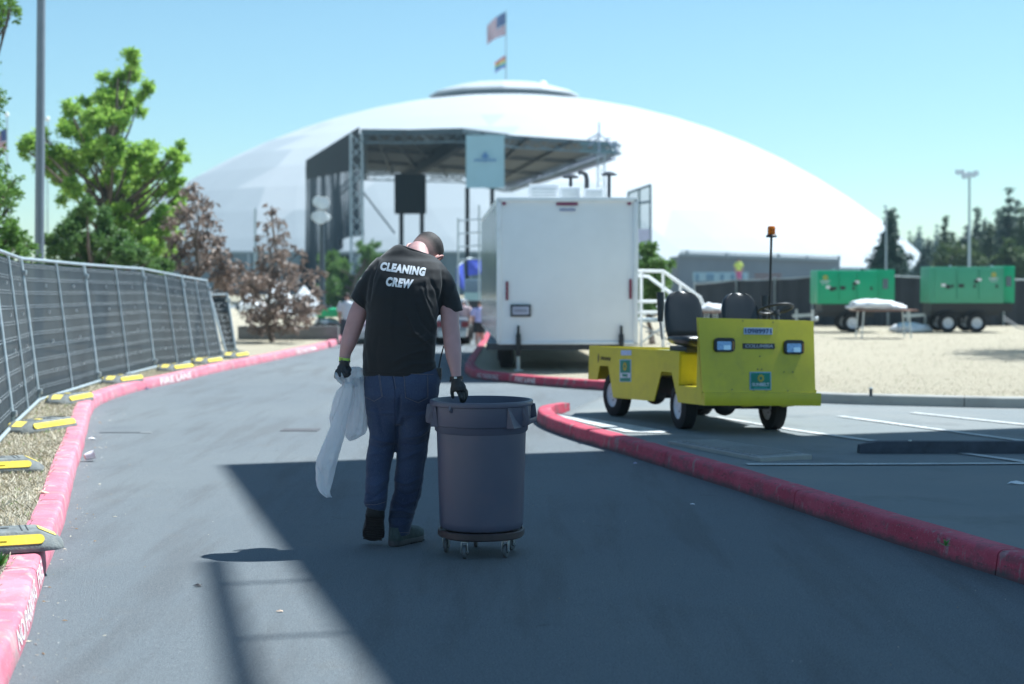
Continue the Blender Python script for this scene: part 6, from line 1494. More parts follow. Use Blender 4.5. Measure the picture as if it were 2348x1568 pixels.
# ================================================================== STAGE
stm = M('stage_truss', (.13, .18, .21), .5, .4, var=.2, scale=2); sdark = M('stage_black_cloth', (.012, .017, .024), .9, var=.3, scale=.5)
stage = thing('outdoor_stage', 'large black outdoor concert stage roof on truss towers in front of the dome', 'stage', P(1060, 640, 85))
ZR = P(828, 307, 85).z
def Z(u, v, z=None): return G(u, v, z if z is not None else ZR)
rp_ = [(828, 307), (940, 308), (1060, 305), (1165, 318), (1415, 334), (1165, 427), (1060, 404), (835, 398)]
rp3 = [Z(*p) for p in rp_]
mb = MB(); mb.prism([(p.x, p.y) for p in rp3], lambda x, y, h: Vector((x, y, ZR + h)), .12, .2); mb.build('roof_deck', M('stage_roof_under', (.085, .095, .105), .7, var=.3, scale=.4), stage)
def truss(a, b, w, parent, name='roof_truss', mat=None, n=None, r=.035):
    a = Vector(a); b = Vector(b); d = b - a; L = d.length; d.normalize(); upv = Vector((0, 0, 1)) if abs(d.z) < .8 else Vector((0, 1, 0)); x = d.cross(upv).normalized() * w / 2; y = x.normalized().cross(d).normalized() * w / 2
    cs_ = [x + y, x - y, -x - y, -x + y]; mb = MB(); n = n or max(2, int(L / w / 1.1))
    for c_ in cs_: mb.bar(a + c_, b + c_, r * 1.6)
    for i in range(n):
        t0, t1 = i / n, (i + 1) / n
        for k in range(4):
            p, q = (cs_[k], cs_[(k + 1) % 4]) if i % 2 else (cs_[(k + 1) % 4], cs_[k]); mb.bar(a.lerp(b, t0) + p, a.lerp(b, t1) + q, r)
    return mb.build(name, mat or stm, parent, fixn=False)
for i in range(len(rp3)):
    a, b = rp3[i], rp3[(i + 1) % len(rp3)]
    truss(a - Vector((0, 0, .22)), b - Vector((0, 0, .22)), .5, stage)
for s_ in (.14, .28, .42, .56, .7, .84):
    a = rp3[0].lerp(rp3[2], s_) if s_ < .5 else rp3[2].lerp(rp3[4], (s_ - .5) * 2); b = rp3[7].lerp(rp3[6], s_ * 2) if s_ < .5 else rp3[6].lerp(rp3[5], (s_ - .5) * 2)
    mb = MB(); mb.bar(a + Vector((0, 0, .0)), b + Vector((0, 0, .0)), .18, .2); mb.build('roof_beam', M('stage_beam', (.05, .058, .065), .6), stage)
for t in (.3, .6):
    mb = MB(); mb.bar(rp3[0].lerp(rp3[7], t) - Vector((0, 0, .05)), rp3[4].lerp(rp3[5], t) - Vector((0, 0, .05)), .2, .2); mb.build('roof_beam', M('stage_beam', (.05, .058, .065), .6), stage)
# fascia on the front edge
for (i, j) in ((0, 1), (1, 2), (2, 3), (3, 4)):
    mb = MB(); mb.bar(rp3[i] + Vector((0, -.3, .08)), rp3[j] + Vector((0, -.3, .08)), .06, .3 if i < 3 else .2); mb.build('fascia', M('stage_fascia', (.06, .09, .11), .6), stage)
# dark central ridge beam running back, and hung black cloth
mb = MB(); mb.bar(P(1058, 318, 86), Z(925, 405), .5, 1.0); mb.build('ridge_beam', sdark, stage)
a = P(905, 400, 100); b = P(976, 490, 100); mb = MB(); mb.box(((a.x + b.x) / 2, 100, (a.z + b.z) / 2), (b.x - a.x, .9, a.z - b.z)); mb.build('hung_speaker_drape', sdark, stage)
for u, vt in ((920, 490), (967, 488), (1071, 430), (1128, 432)):
    a = P(u, vt, 98); mb = MB(); mb.box((a.x, 98, a.z / 2), (.26, .26, a.z)); mb.build('stage_column', sdark, stage)
# front-left truss tower and rear trusses
a = P(817, 305, 85); truss((a.x, 85, 0), a, .62, stage, 'truss_tower', M('truss_alu', (.42, .48, .52), .4, .5), r=.045)
a = P(1378, 400, 88); truss((a.x, 88, 0), P(1378, 345, 88), .4, stage, 'truss_tower', M('truss_alu', (.42, .48, .52), .4, .5), r=.03)
for (p, q) in (((838, 396), (905, 393)), ((985, 402), (1060, 405)), ((765, 452), (826, 398))):
    truss(P(*p, 112), P(*q, 112), .4, stage, 'rear_truss', M('truss_alu', (.42, .48, .52), .4, .5), r=.05)
for (p, q) in (((1165, 424), (1240, 403)), ((1240, 403), (1330, 374)), ((1330, 374), (1400, 348))):
    truss(Z(*p) - Vector((0, .3, .2)), Z(*q) - Vector((0, .3, .2)), .5, stage, 'side_truss', M('truss_lilac', (.34, .38, .50), .4, .4), r=.06)
truss(P(1330, 338, 84), P(1415, 340, 84), .4, stage, 'front_truss', M('truss_teal', (.14, .25, .29), .4, .4), r=.05)
for (p, q) in (((1345, 322), (1373, 306)), ((1373, 306), (1405, 335)), ((1373, 280), (1373, 350)), ((1410, 322), (1414, 352)), ((1385, 318), (1400, 318)), ((1350, 335), (1373, 312))):
    mb = MB(); mb.tube([P(*p, 83.5), P(*q, 83.5)], .045, 5); mb.build('rigging_pole', M('truss_lilac', (.34, .38, .50), .4, .4), stage)
# side scrim (left wing) - thin dark cloth with vertical folds
scr = bpy.data.materials.new('stage_side_scrim'); scr.use_nodes = True; nt = scr.node_tree; _b = nt.nodes['Principled BSDF']; _b.inputs['Roughness'].default_value = .85; _b.inputs['Base Color'].default_value = (.010, .03, .05, 1)
tc = node(scr, 'ShaderNodeTexCoord'); mp = node(scr, 'ShaderNodeMapping'); mp.inputs['Scale'].default_value = (1.1, .25, .09); n1 = node(scr, 'ShaderNodeTexNoise', i_Scale=1.6, i_Detail=4.0, i_Distortion=.4); nt.links.new(tc.outputs['Object'], mp.inputs[0]); nt.links.new(mp.outputs[0], n1.inputs[0])
r_ = node(scr, 'ShaderNodeMapRange', i_1=.48, i_2=.62, i_3=.98, i_4=.62); nt.links.new(n1.outputs[0], r_.inputs[0]); nt.links.new(r_.outputs[0], _b.inputs['Alpha'])
A0 = P(828, 307, 85); A1 = Z(700, 383); nx = 40
mb = MB(); vs_ = []; fs_ = []
for i in range(nx + 1):
    t = i / nx; p = A0.lerp(A1, t); w_ = Vector((.25 * sin(i * 1.9), .3 * cos(i * 1.3), 0))
    zb3 = (3.9 if t < .28 else max(-.0, 3.9 - (t - .28) * 8))
    for j in range(7):
        s_ = j / 6; z = ZR * (1 - s_) + max(0, zb3) * s_; vs_.append(Vector((p.x, p.y, z)) + w_ * s_)
for i in range(nx):
    for j in range(6): fs_.append((i * 7 + j, i * 7 + 7 + j, i * 7 + 8 + j, i * 7 + j + 1))
mb.add(vs_, fs_); mb.build('side_scrim', scr, stage, smooth='all', fixn=False)
a0 = A0.lerp(A1, .02); a1 = A0.lerp(A1, .98); mb = MB(); mb.add([a0 + Vector((0, -.3, .4)), a1 + Vector((0, -.3, .4)), a1 + Vector((0, -.3, -.9)), a0 + Vector((0, -.3, -1.9))], [(0, 1, 2, 3)]); mb.build('valance', sdark, stage, fixn=False)
# lower dark backdrop left
a = P(690, 585, 108); b = P(800, 585, 108); mb = MB(); mb.box(((a.x + b.x) / 2, 108, a.z / 2), (b.x - a.x, .3, a.z)); mb.build('black_backdrop', sdark, stage)
mb = MB(); mb.tube([P(832, 440, 90), P(870, 490, 90), P(905, 535, 90)], .05, 5); mb.build('guy_cable', stm, stage)
# stage banner
bnr = thing('hanging_banner', 'pale blue rectangular banner hanging from the middle of the stage roof', 'banner', P(1112, 432, 84)); a = P(1068, 310, 84); b = P(1156, 431, 84)
vs_ = []; fs_ = []
for i in range(11):
    for j in range(7): vs_.append(Vector((a.x + (b.x - a.x) * i / 10, 84 + .05 * sin(i * .9 + j * .3) * j / 6, a.z + (b.z - a.z) * j / 6)))
for i in range(10):
    for j in range(6): fs_.append((i * 7 + j, i * 7 + 7 + j, i * 7 + 8 + j, i * 7 + j + 1))
mb = MB(); mb.add(vs_, fs_); mb.build('cloth', M('banner_pale', (.40, .58, .64), .8, var=.05, scale=.6), bnr, smooth='all', fixn=False)
lg = M('banner_logo_blue', (.10, .22, .45), .7)
c = P(1112, 362, 83.8); mb = MB()
for k in range(7): 
    p = c + Vector(((k - 3) * .17, 0, -.12 + (.0 if k != 3 else .03))); mb.box(p, (.09, .02, .14 + (.14 if k == 3 else 0)))
mb.add([c + Vector((-.22, 0, .02)), c + Vector((.22, 0, .02)), c + Vector((.0, 0, .34))], [(0, 1, 2)]); mb.build('emblem', lg, bnr)
# translucent sheeted scaffold right of the trailer
shm = bpy.data.materials.new('sheeting_green_white'); shm.use_nodes = True; _b = shm.node_tree.nodes['Principled BSDF']; _b.inputs['Base Color'].default_value = (.30, .44, .46, 1); _b.inputs['Alpha'].default_value = .55; _b.inputs['Roughness'].default_value = .5
scf = thing('sheeted_scaffold', 'translucent sheeted scaffold tower rising right behind the trailer', 'scaffold', P(1470, 620, 60)); mb = MB()
q_ = [P(1440, 442, 62), P(1491, 424, 60), P(1491, 600, 60), P(1440, 600, 62)]; mb.add(q_, [(0, 1, 2, 3)]); mb.build('sheet', shm, scf, fixn=False)
for a, b in ((q_[0], q_[3]), (q_[1], q_[2]), (q_[0], q_[1]), (P(1440, 470, 62), P(1491, 462, 60)), (P(1440, 530, 62), P(1491, 530, 60)), (P(1465, 434, 61), P(1465, 600, 61))):
    mb = MB(); mb.tube([a, b], .05, 6); mb.build('scaffold_pole', stm, scf)
for u in (1491, 1440): a = P(u, 600, 61); mb = MB(); mb.tube([a, (a.x, a.y, 0)], .05, 6); mb.build('scaffold_pole', stm, scf)
a = P(1468, 552, 59.8); mb = MB(); mb.box(a, (.7, .04, .9)); mb.build('lilac_panel', M('panel_lilac', (.48, .50, .68), .7), scf)
# scaffolding between the man and the trailer
sc2 = thing('scaffold_tower', 'thin pale scaffold frame left of the trailer under the stage banner', 'scaffold', P(1105, 640, 45))
for u in (1050, 1098, 1130): a = P(u, 470 if u > 1060 else 500, 46); mb = MB(); mb.tube([a, (a.x, 46, 0)], .03, 6); mb.build('standard', frame_m, sc2)
for v in (500, 530, 560, 590): mb = MB(); mb.tube([P(1048, v + 6, 46), P(1132, v, 46)], .025, 6); mb.build('ledger', frame_m, sc2)
# ================================================================== MIDDLE DISTANCE CLUTTER
def box_thing(name, u0, u1, vt, vb, Y, dep, mat, lab, cat, bev=.02, part='panel'):
    a = P(u0, vt, Y); b = P(u1, vb, Y); t = thing(name, lab, cat, ((a.x + b.x) / 2, Y, b.z)); mb = MB(); mb.box(((a.x + b.x) / 2, Y + dep / 2, (a.z + b.z) / 2), (b.x - a.x, dep, a.z - b.z)); mb.build(part, mat, t, bevel=bev); return t, a, b
bt = M('blue_tarp', (.08, .12, .62), .6, var=.2, scale=1)
def tarp(pl_, Y, lab):
    t = thing('blue_tarp', lab, 'tarp', P(*pl_[2], Y)); mb = MB(); pts_ = [P(u, v, Y + .3 * (i % 2)) for i, (u, v) in enumerate(pl_)]; c_ = sum(pts_, Vector()) / len(pts_) - Vector((0, .06, 0)); mb.add(pts_ + [c_], [(i, (i + 1) % len(pts_), len(pts_)) for i in range(len(pts_))]); mb.build('sheet', bt, t, fixn=False); mb = MB(); mb.tube([pts_[0], pts_[1]], .02, 5); mb.build('line', frame_m, t)
tarp([(1071, 592), (1105, 594), (1106, 628), (1073, 632)], 58, 'blue tarp hung by the black stage column beside the trailer'); tarp([(1047, 612), (1062, 600), (1066, 668), (1046, 650)], 57, 'narrow blue tarp left of the black stage column')
t, a, b = box_thing('storage_container', 1064, 1112, 640, 690, 50, 2.0, M('container_grey_blue', (.26, .34, .42), .6, var=.1, scale=1), 'grey blue storage container left of the trailer', 'container')
mb = MB(); mb.box(((a.x + b.x) / 2, 49.95, b.z + .15), (b.x - a.x, .08, .25)); mb.build('pale_base', M('pale_teal', (.42, .58, .56), .6), t)
mb = MB(); mb.box(((a.x + b.x) / 2, 50.9, b.z / 2), (b.x - a.x - .2, 1.4, b.z)); mb.build('support', dark_steel, t)
for k in range(6): mb = MB(); mb.box((a.x + (b.x - a.x) * (k + .5) / 6, 49.97, (a.z + b.z) / 2 + .05), (.05, .05, (a.z - b.z) * .8)); mb.build('rib', M('container_grey_blue', (.26, .34, .42), .6), t)
# dark parked vehicle / pickup seen between the man's arm and the trailer
def vehicle(name, u0, u1, vt, vg, mat, lab, cat, roof=.55, bed=False, rot=0):
    g0 = G((u0 + u1) / 2, vg); Y = g0.y; xa = P(u0, vg, Y).x; xb = P(u1, vg, Y).x; H_ = P(u0, vt, Y).z; W_ = xb - xa
    t = thing(name, lab, cat, ((xa + xb) / 2, Y, 0)); LN = 4.2; rings = []
    for y, z0, z1, k in ((0, .35, .62, .94), (.06, .28, .85, 1), (.9, .25, .9, 1), (1.0, .25, .92, 1), (3.2, .25, .95, 1), (4.1, .28, .8, .98), (4.2, .35, .6, .92)):
        hw = W_ / 2 * k; s_ = H_ / 1.5; cx_ = (xa + xb) / 2; rings.append([Vector((cx_ + x, Y + y, z * s_)) for x, z in ((-hw * .96, z0), (-hw, (z0 + z1) / 2), (-hw * .94, z1), (0, z1 + .03), (hw * .94, z1), (hw, (z0 + z1) / 2), (hw * .96, z0))])
    mb = MB(); mb.loft(rings); mb.build('body', mat, t, smooth=True)
    cx_ = (xa + xb) / 2; s_ = H_ / 1.5; rings = []
    for y, z, k in ((.5, .88, .92), (1.1, 1.42, .74), (2.4, 1.48, .74), (3.1, .92, .92)) if not bed else ((1.9, .88, .92), (2.0, 1.45, .78), (3.0, 1.48, .76), (3.5, .92, .92)):
        rings.append([Vector((cx_ - W_ / 2 * k, Y + y, .85 * s_)), Vector((cx_ - W_ / 2 * k, Y + y, z * s_)), Vector((cx_ + W_ / 2 * k, Y + y, z * s_)), Vector((cx_ + W_ / 2 * k, Y + y, .85 * s_))])
    mb = MB(); mb.loft(rings); cab = mb.build('cabin', mat, t, smooth=True)
    y_ = .78 if not bed else 1.93; mb = MB(); mb.add([Vector((cx_ + sx * W_ / 2 * k, Y + y - .03, z * s_)) for sx, k, y, z in ((-1, .82, y_ - .1 if not bed else y_, .98), (1, .82, y_ - .1 if not bed else y_, .98), (1, .70, y_ + .22 if not bed else y_ + .03, 1.36), (-1, .70, y_ + .22 if not bed else y_ + .03, 1.36))], [(0, 1, 2, 3)]); mb.build('rear_window', glassm, cab, fixn=False)
    for sx in (-1, 1):
        mb = MB(); mb.box((cx_ + sx * W_ * .41, Y - .01, .70 * s_), (.16, .05, .14)); mb.build('tail_light', M('tail_red', (.16, .02, .03), .3), t)
        for y in (.75, 3.3): wheel(Vector((cx_ + sx * W_ * .43, Y + y, .33 * s_)), .33 * s_, .2, (sx, 0, 0), t)
    mb = MB(); mb.box((cx_, Y - .03, .38 * s_), (W_ * .9, .1, .14)); mb.build('bumper', galv, t); mb = MB(); mb.box((cx_, Y - .04, .62 * s_), (.34, .02, .12)); mb.build('number_plate', paper, t)
    return t
vehicle('parked_car', 800, 858, 706, 790, M('car_mauve_grey', (.42, .34, .38), .3, .3, coat=.5), 'mauve grey parked car half hidden behind the left arm of the man', 'car')
vehicle('pickup_truck', 1000, 1072, 688, 792, M('truck_grey', (.26, .30, .34), .3, .4, coat=.5), 'grey pickup truck partly hidden behind the right arm of the man', 'truck', bed=True)
# green utility cart with white sacks
g0 = G(750, 781); Y = g0.y; gr = M('cart_green', (.03, .36, .10), .4); t = thing('green_utility_cart', 'green utility vehicle loaded with white sacks, left of the man', 'utility cart', g0)
def gx(u): return P(u, 780, Y).x
def gz(v): return P(750, v, Y).z
mb = MB(); mb.box(((gx(718) + gx(775)) / 2, Y + .6, (gz(748) + gz(770)) / 2), (gx(775) - gx(718), 1.1, gz(748) - gz(770))); mb.build('cargo_bed', gr, t, bevel=.03)
mb = MB(); mb.loft([[Vector((gx(u), Y + y, gz(v))) for u, v in ((722, 727), (726, 712), (750, 708), (788, 709), (792, 722), (790, 728))] for y in (.2, 1.3)]); mb.build('cab_roof', M('cart_green_light', (.05, .50, .20), .35), t, bevel=.02)
for u in (728, 786):
    for y in (.25, 1.25): mb = MB(); mb.tube([(gx(u), Y + y, gz(727)), (gx(u), Y + y, gz(760))], .025, 6); mb.build('roof_post', black_plastic, t)
for y in (.1, 1.2):
    for u in (762, 728): wheel(Vector((gx(u), Y + y, .22)), .22, .16, (0, -1, 0), t)
bundle(((gx(716) + gx(770)) / 2, Y + .5, gz(742)), (.30, .35, .14), 31, 'white sacks heaped on the green utility vehicle', 'sack_heap')
# people far away
def walker(u, vt, vg, shirt_c, pant_c, hair_c, lab, Y=None, z0=0, face=0, bare_legs=False, hat=None):
    g0 = G(u, vg, z0) if Y is None else Vector((P(u, vg, Y).x, Y, P(u, vg, Y).z)); Hh = (P(u, vt, g0.y).z - g0.z); s_ = Hh / 1.75; t = thing('person', lab, 'person', g0)
    def Q(x, y, z): return g0 + Vector((x, y, z)) * s_
    mb = MB()
    for sg in (-1, 1):
        mb.tube([Q(sg * .10, .10 * sg, .04), Q(sg * .10, .08 * sg, .10), Q(sg * .10, .03 * sg, .48), Q(sg * .09, 0, .9)], [.045, .045, .06, .085], 10); mb.tube([Q(sg * .10, .10 * sg + .05, .035), Q(sg * .10, .10 * sg - .14, .035)], [.04, .035], 8)
        mb.tube([Q(sg * .19, 0, 1.42), Q(sg * .25, .0, 1.15), Q(sg * .25, -.08 * sg, .90), Q(sg * .24, -.10 * sg, .80)], [.055, .045, .034, .03], 10)
        for f_ in range(4): mb.tube([Q(sg * .24, -.10 * sg + (f_ - 1.5) * .02, .80), Q(sg * .235, -.11 * sg + (f_ - 1.5) * .02, .73)], [.011, .009], 6)
    mb.loft([[Q(rx * cos(2 * pi * k / 16), ry * sin(2 * pi * k / 16), z) for k in range(16)] for z, rx, ry in ((.85, .15, .11), (.95, .165, .12), (1.1, .15, .11), (1.3, .18, .12), (1.42, .19, .10), (1.48, .08, .07), (1.54, .055, .055), (1.58, .065, .08), (1.66, .078, .095), (1.72, .06, .075), (1.75, .02, .03))])
    me = remesh(mb, .018 * s_, 3); me.materials.append(M('far_skin', (.45, .28, .23), .6)); to_local(me, t); obj_from_mesh('body', me, t)
    mb = MB(); mb.loft([[Q(rx * cos(2 * pi * k / 16), ry * sin(2 * pi * k / 16), z) for k in range(16)] for z, rx, ry in ((.88, .185, .14), (1.1, .175, .13), (1.3, .20, .135), (1.42, .205, .12), (1.50, .10, .09))])
    for sg in (-1, 1): mb.tube([Q(sg * .17, 0, 1.43), Q(sg * .24, 0, 1.30), Q(sg * .262, 0, 1.16)], [.07, .07, .065], 10)
    me = remesh(mb, .016 * s_, 3); me.materials.append(M('cloth_%s' % str(shirt_c), shirt_c, .8)); to_local(me, t); obj_from_mesh('shirt', me, t)
    mb = MB(); mb.loft([[Q(rx * cos(2 * pi * k / 16), ry * sin(2 * pi * k / 16), z) for k in range(16)] for z, rx, ry in ((.80, .16, .12), (.93, .175, .13))])
    for sg in (-1, 1):
        if bare_legs: mb.tube([Q(sg * .10, .03 * sg, .50), Q(sg * .09, 0, .9)], [.09, .10], 10)
        else: mb.tube([Q(sg * .10, .09 * sg, .08), Q(sg * .10, .03 * sg, .48), Q(sg * .09, 0, .9)], [.065, .08, .10], 10)
    me = remesh(mb, .018 * s_, 3); me.materials.append(M('cloth_%s' % str(pant_c), pant_c, .85)); to_local(me, t); obj_from_mesh('trousers', me, t)
    mb = MB(); mb.sphere(Q(0, -.01, 1.68), (.085 * s_, .10 * s_, .085 * s_)); mb.build('hat' if hat else 'hair', M('cloth_%s' % str(hair_c), hair_c, .8), t, smooth='all')
    return t
walker(796, 672, 796, (.62, .66, .72), (.05, .06, .08), (.03, .02, .02), 'bystander in a white shirt standing just left of the man')
walker(1099, 690, 792, (.40, .42, .72), (.02, .025, .03), (.06, .04, .03), 'bystander in a pale blue shirt and dark shorts beside the trailer', bare_legs=True)
walker(1693, 592, 650, (.70, .80, .15), (.5, .12, .25), (.05, .04, .04), 'bystander in a lime vest up on the terrace behind the beacon', Y=96)
walker(1062, 686, 788, (.45, .34, .36), (.04, .04, .05), (.5, .5, .5), 'bystander in dusty pink by the grey pickup truck')
rpf = thing('raised_platform', 'low grey platform behind the dark fence, under the bystander in the lime vest', 'platform', (P(1693, 650, 96).x, 96, 0)); zpf = P(1693, 650, 96).z
mb = MB(); mb.box((P(1693, 650, 96).x, 96, zpf - .06), (3, 2, .12)); mb.build('deck', concrete, rpf)
for sx in (-1.3, 1.3):
    for sy in (-.85, .85): mb = MB(); mb.box((P(1693, 650, 96).x + sx, 96 + sy, (zpf - .12) / 2), (.12, .12, zpf - .12)); mb.build('leg', dark_steel, rpf)
# retaining wall & tents & crowd-ish shelters behind the brown trees
cwall = slab('retaining_wall', 545, 775, 748, G(600, 778, KH).y, .25, M('old_wall_grey', (.17, .175, .18), .9, var=.3, scale=1.5), 'low grey retaining wall behind the brown trees', pil=0)
tw2 = M('tent_white', (.88, .88, .90), .6); tf = M('tent_frame', (.2, .22, .24), .5)
for k, (u, v, w_, Y) in enumerate(((570, 672, 34, 62), (640, 655, 46, 66), (697, 662, 40, 64), (722, 688, 40, 58), (600, 690, 30, 57), (668, 690, 42, 60))):
    c = P(u, v, Y); hw = w_ / 2 / F * Y * 1.15; labs = ['leftmost white canopy tent behind the brown trees', 'tallest white canopy tent behind the middle of the brown trees', 'white canopy tent right of the tallest one', 'white canopy tent nearest the green utility vehicle', 'small low white canopy tent behind the lone fence panel', 'low white canopy tent in front of the tallest one']
    t = thing('canopy_tent', labs[k], 'tent', (c.x, Y, 0), group='white canopy tents behind the brown trees')
    mb = MB(); mb.add([c + Vector((sx * hw, sy * hw, -.45)) for sx, sy in ((-1, -1), (1, -1), (1, 1), (-1, 1))] + [c + Vector((sx * hw, sy * hw, -.7)) for sx, sy in ((-1, -1), (1, -1), (1, 1), (-1, 1))] + [c + Vector((0, 0, .15))], [(0, 1, 8), (1, 2, 8), (2, 3, 8), (3, 0, 8), (0, 4, 5, 1), (1, 5, 6, 2), (2, 6, 7, 3), (3, 7, 4, 0)]); mb.build('tent_roof', tw2, t)
    for sx, sy in ((-1, -1), (1, -1), (1, 1), (-1, 1)): mb = MB(); mb.tube([c + Vector((sx * hw * .97, sy * hw * .97, -.5)), (c.x + sx * hw * .97, Y + sy * hw * .97, 0)], .03, 5); mb.build('tent_leg', tf, t)
slab('boundary_hoarding', 540, 760, 700, 70, .2, M('hoarding_dark', (.05, .06, .07), .8), 'dark hoarding behind the white canopy tents', pil=0)
# ================================================================== LAMP POSTS
lp = thing('lamp_post', 'thick grey steel lamp post rising out of the picture at the upper left', 'lamp post', P(92, 640, 27)); lp.location.z = 0
a = P(90, 600, 27); b = P(95, -60, 27); d = (b - a) / (b.z - a.z); mb = MB(); base_ = a - d * a.z; mb.tube([base_, b], [.085, .072], 20); mb.build('pole', M('lamp_post_grey', (.22, .25, .29), .45, .3, var=.1, scale=3), lp, smooth=True)
mb = MB(); mb.box(base_ + Vector((0, 0, .12)), (.32, .32, .24)); mb.build('base', concrete, lp, bevel=.02)
tl = base_ + d * (b.z + 2); mb = MB(); mb.tube([b, tl, tl + Vector((.9, 0, .15))], .05, 10); mb.box(tl + Vector((1.1, 0, .15)), (.6, .26, .12)); mb.build('lamp_arm', galv, lp)
def mast(u, vt, vb, Y, r, heads, lab, m=None):
    b = P(u, vb, Y); t_ = P(u, vt, Y); t = thing('light_mast', lab, 'light mast', (b.x, Y, 0)); mb = MB(); mb.tube([(b.x, Y, 0), t_], [r, r * .7], 8); mb.build('pole', m or galv, t)
    for (du, v, rad) in heads:
        c = P(u + du, v, Y); hd_ = thing('floodlight', parent=t); mb = MB(); mb.lathe([(.001, .0), (rad * .5, .02), (rad, rad * .7), (rad * .97, rad * .75)], c, 14, M3=Matrix.Rotation(R(80), 3, 'X') @ Matrix.Identity(3)); mb.build('reflector', M('floodlight_white', (.80, .82, .82), .5), hd_, smooth=True)
        mb = MB(); mb.lathe([(rad * .93, rad * .7), (.001, rad * .8)], c, 14, M3=Matrix.Rotation(R(80), 3, 'X')); mb.build('glass', M('floodlight_glass', (.80, .84, .86), .25), hd_, smooth=True)
        mb = MB(); mb.tube([c, (t_.x, Y, c.z - rad * .2)], .02 + rad * .06, 5); mb.build('bracket', m or galv, hd_)
mast(2222, 395, 640, 70, .075, [(-28, 396, .13), (-18, 396, .13), (-10, 404, .13), (-14, 406, .12), (8, 402, .13), (14, 398, .13), (-2, 400, .12)], 'tall stadium light mast above the conifers at the right')
mast(2031, 474, 620, 75, .05, [(-3, 474, .08)], 'thin mast in front of the lone dark conifer')
mast(738, 458, 700, 46, .10, [(-8, 464, .17), (4, 468, .2), (-2, 500, .22), (12, 500, .12), (-12, 498, .16)], 'work light tower with round lamps before the black stage scrim', M('mast_dark', (.05, .07, .09), .5))
mast(585, 478, 640, 90, .09, [(2, 560, .1)], 'thin pole seen between the two brown trees')
# ================================================================== TREES
def leaf_mat(name, c1, c2, tr=.35):
    m = bpy.data.materials.new(name); m.use_nodes = True; nt = m.node_tree; b = nt.nodes['Principled BSDF']; b.inputs['Roughness'].default_value = .55
    tc = node(m, 'ShaderNodeTexCoord'); n_ = node(m, 'ShaderNodeTexNoise', i_Scale=1.8, i_Detail=3.0); nt.links.new(tc.outputs['Object'], n_.inputs[0]); n2 = node(m, 'ShaderNodeTexNoise', i_Scale=14.0, i_Detail=2.0); nt.links.new(tc.outputs['Object'], n2.inputs[0])
    ad = node(m, 'ShaderNodeMath', operation='ADD'); nt.links.new(n_.outputs[0], ad.inputs[0]); nt.links.new(n2.outputs[0], ad.inputs[1]); mr = node(m, 'ShaderNodeMapRange', i_1=.75, i_2=1.25); nt.links.new(ad.outputs[0], mr.inputs[0])
    x = node(m, 'ShaderNodeMix', data_type='RGBA'); x.inputs[6].default_value = (*c1, 1); x.inputs[7].default_value = (*c2, 1); nt.links.new(mr.outputs[0], x.inputs[0]); nt.links.new(x.outputs[2], b.inputs['Base Color'])
    t = node(m, 'ShaderNodeBsdfTranslucent'); nt.links.new(x.outputs[2], t.inputs[0]); s_ = node(m, 'ShaderNodeMixShader'); s_.inputs[0].default_value = tr; out = [q for q in nt.nodes if q.type == 'OUTPUT_MATERIAL'][0]
    nt.links.new(b.outputs[0], s_.inputs[1]); nt.links.new(t.outputs[0], s_.inputs[2]); nt.links.new(s_.outputs[0], out.inputs[0]); return m
bark = M('bark', (.13, .10, .08), .9, var=.35, scale=8, bump=.8, bscale=30)
def clump_leaves(clumps, n, size, up=.3, droop=0, aspect=.45, shell=.55):
    vs_ = []; fs = []; tot = sum(c[1] ** 2 for c in clumps)
    for c, r, *sq in clumps:
        k = int(n * r * r / tot); sz = sq[0] if sq else .95; sub = [Vector((random.gauss(0, .58), random.gauss(0, .58), random.gauss(0, .66))) for _ in range(max(5, int(r * 14)))]
        for i in range(k):
            s0 = random.choice(sub); p = s0 + Vector((random.gauss(0, .25), random.gauss(0, .25), random.gauss(0, .25)))
            if p.length > 1.9: continue
            p = c + Vector((p.x * r, p.y * r, p.z * r * sz)); d = Vector((random.gauss(0, 1), random.gauss(0, 1), random.gauss(up, .6) - droop)).normalized(); e = d.cross(Vector((random.gauss(0, 1), random.gauss(0, 1), random.gauss(0, 1)))).normalized()
            L = size * random.uniform(.6, 1.3); w_ = L * aspect; b_ = len(vs_); vs_ += [p, p + d * L * .5 + e * w_ * .5, p + d * L, p + d * L * .5 - e * w_ * .5]; fs.append((b_, b_ + 1, b_ + 2, b_ + 3))
    return vs_, fs
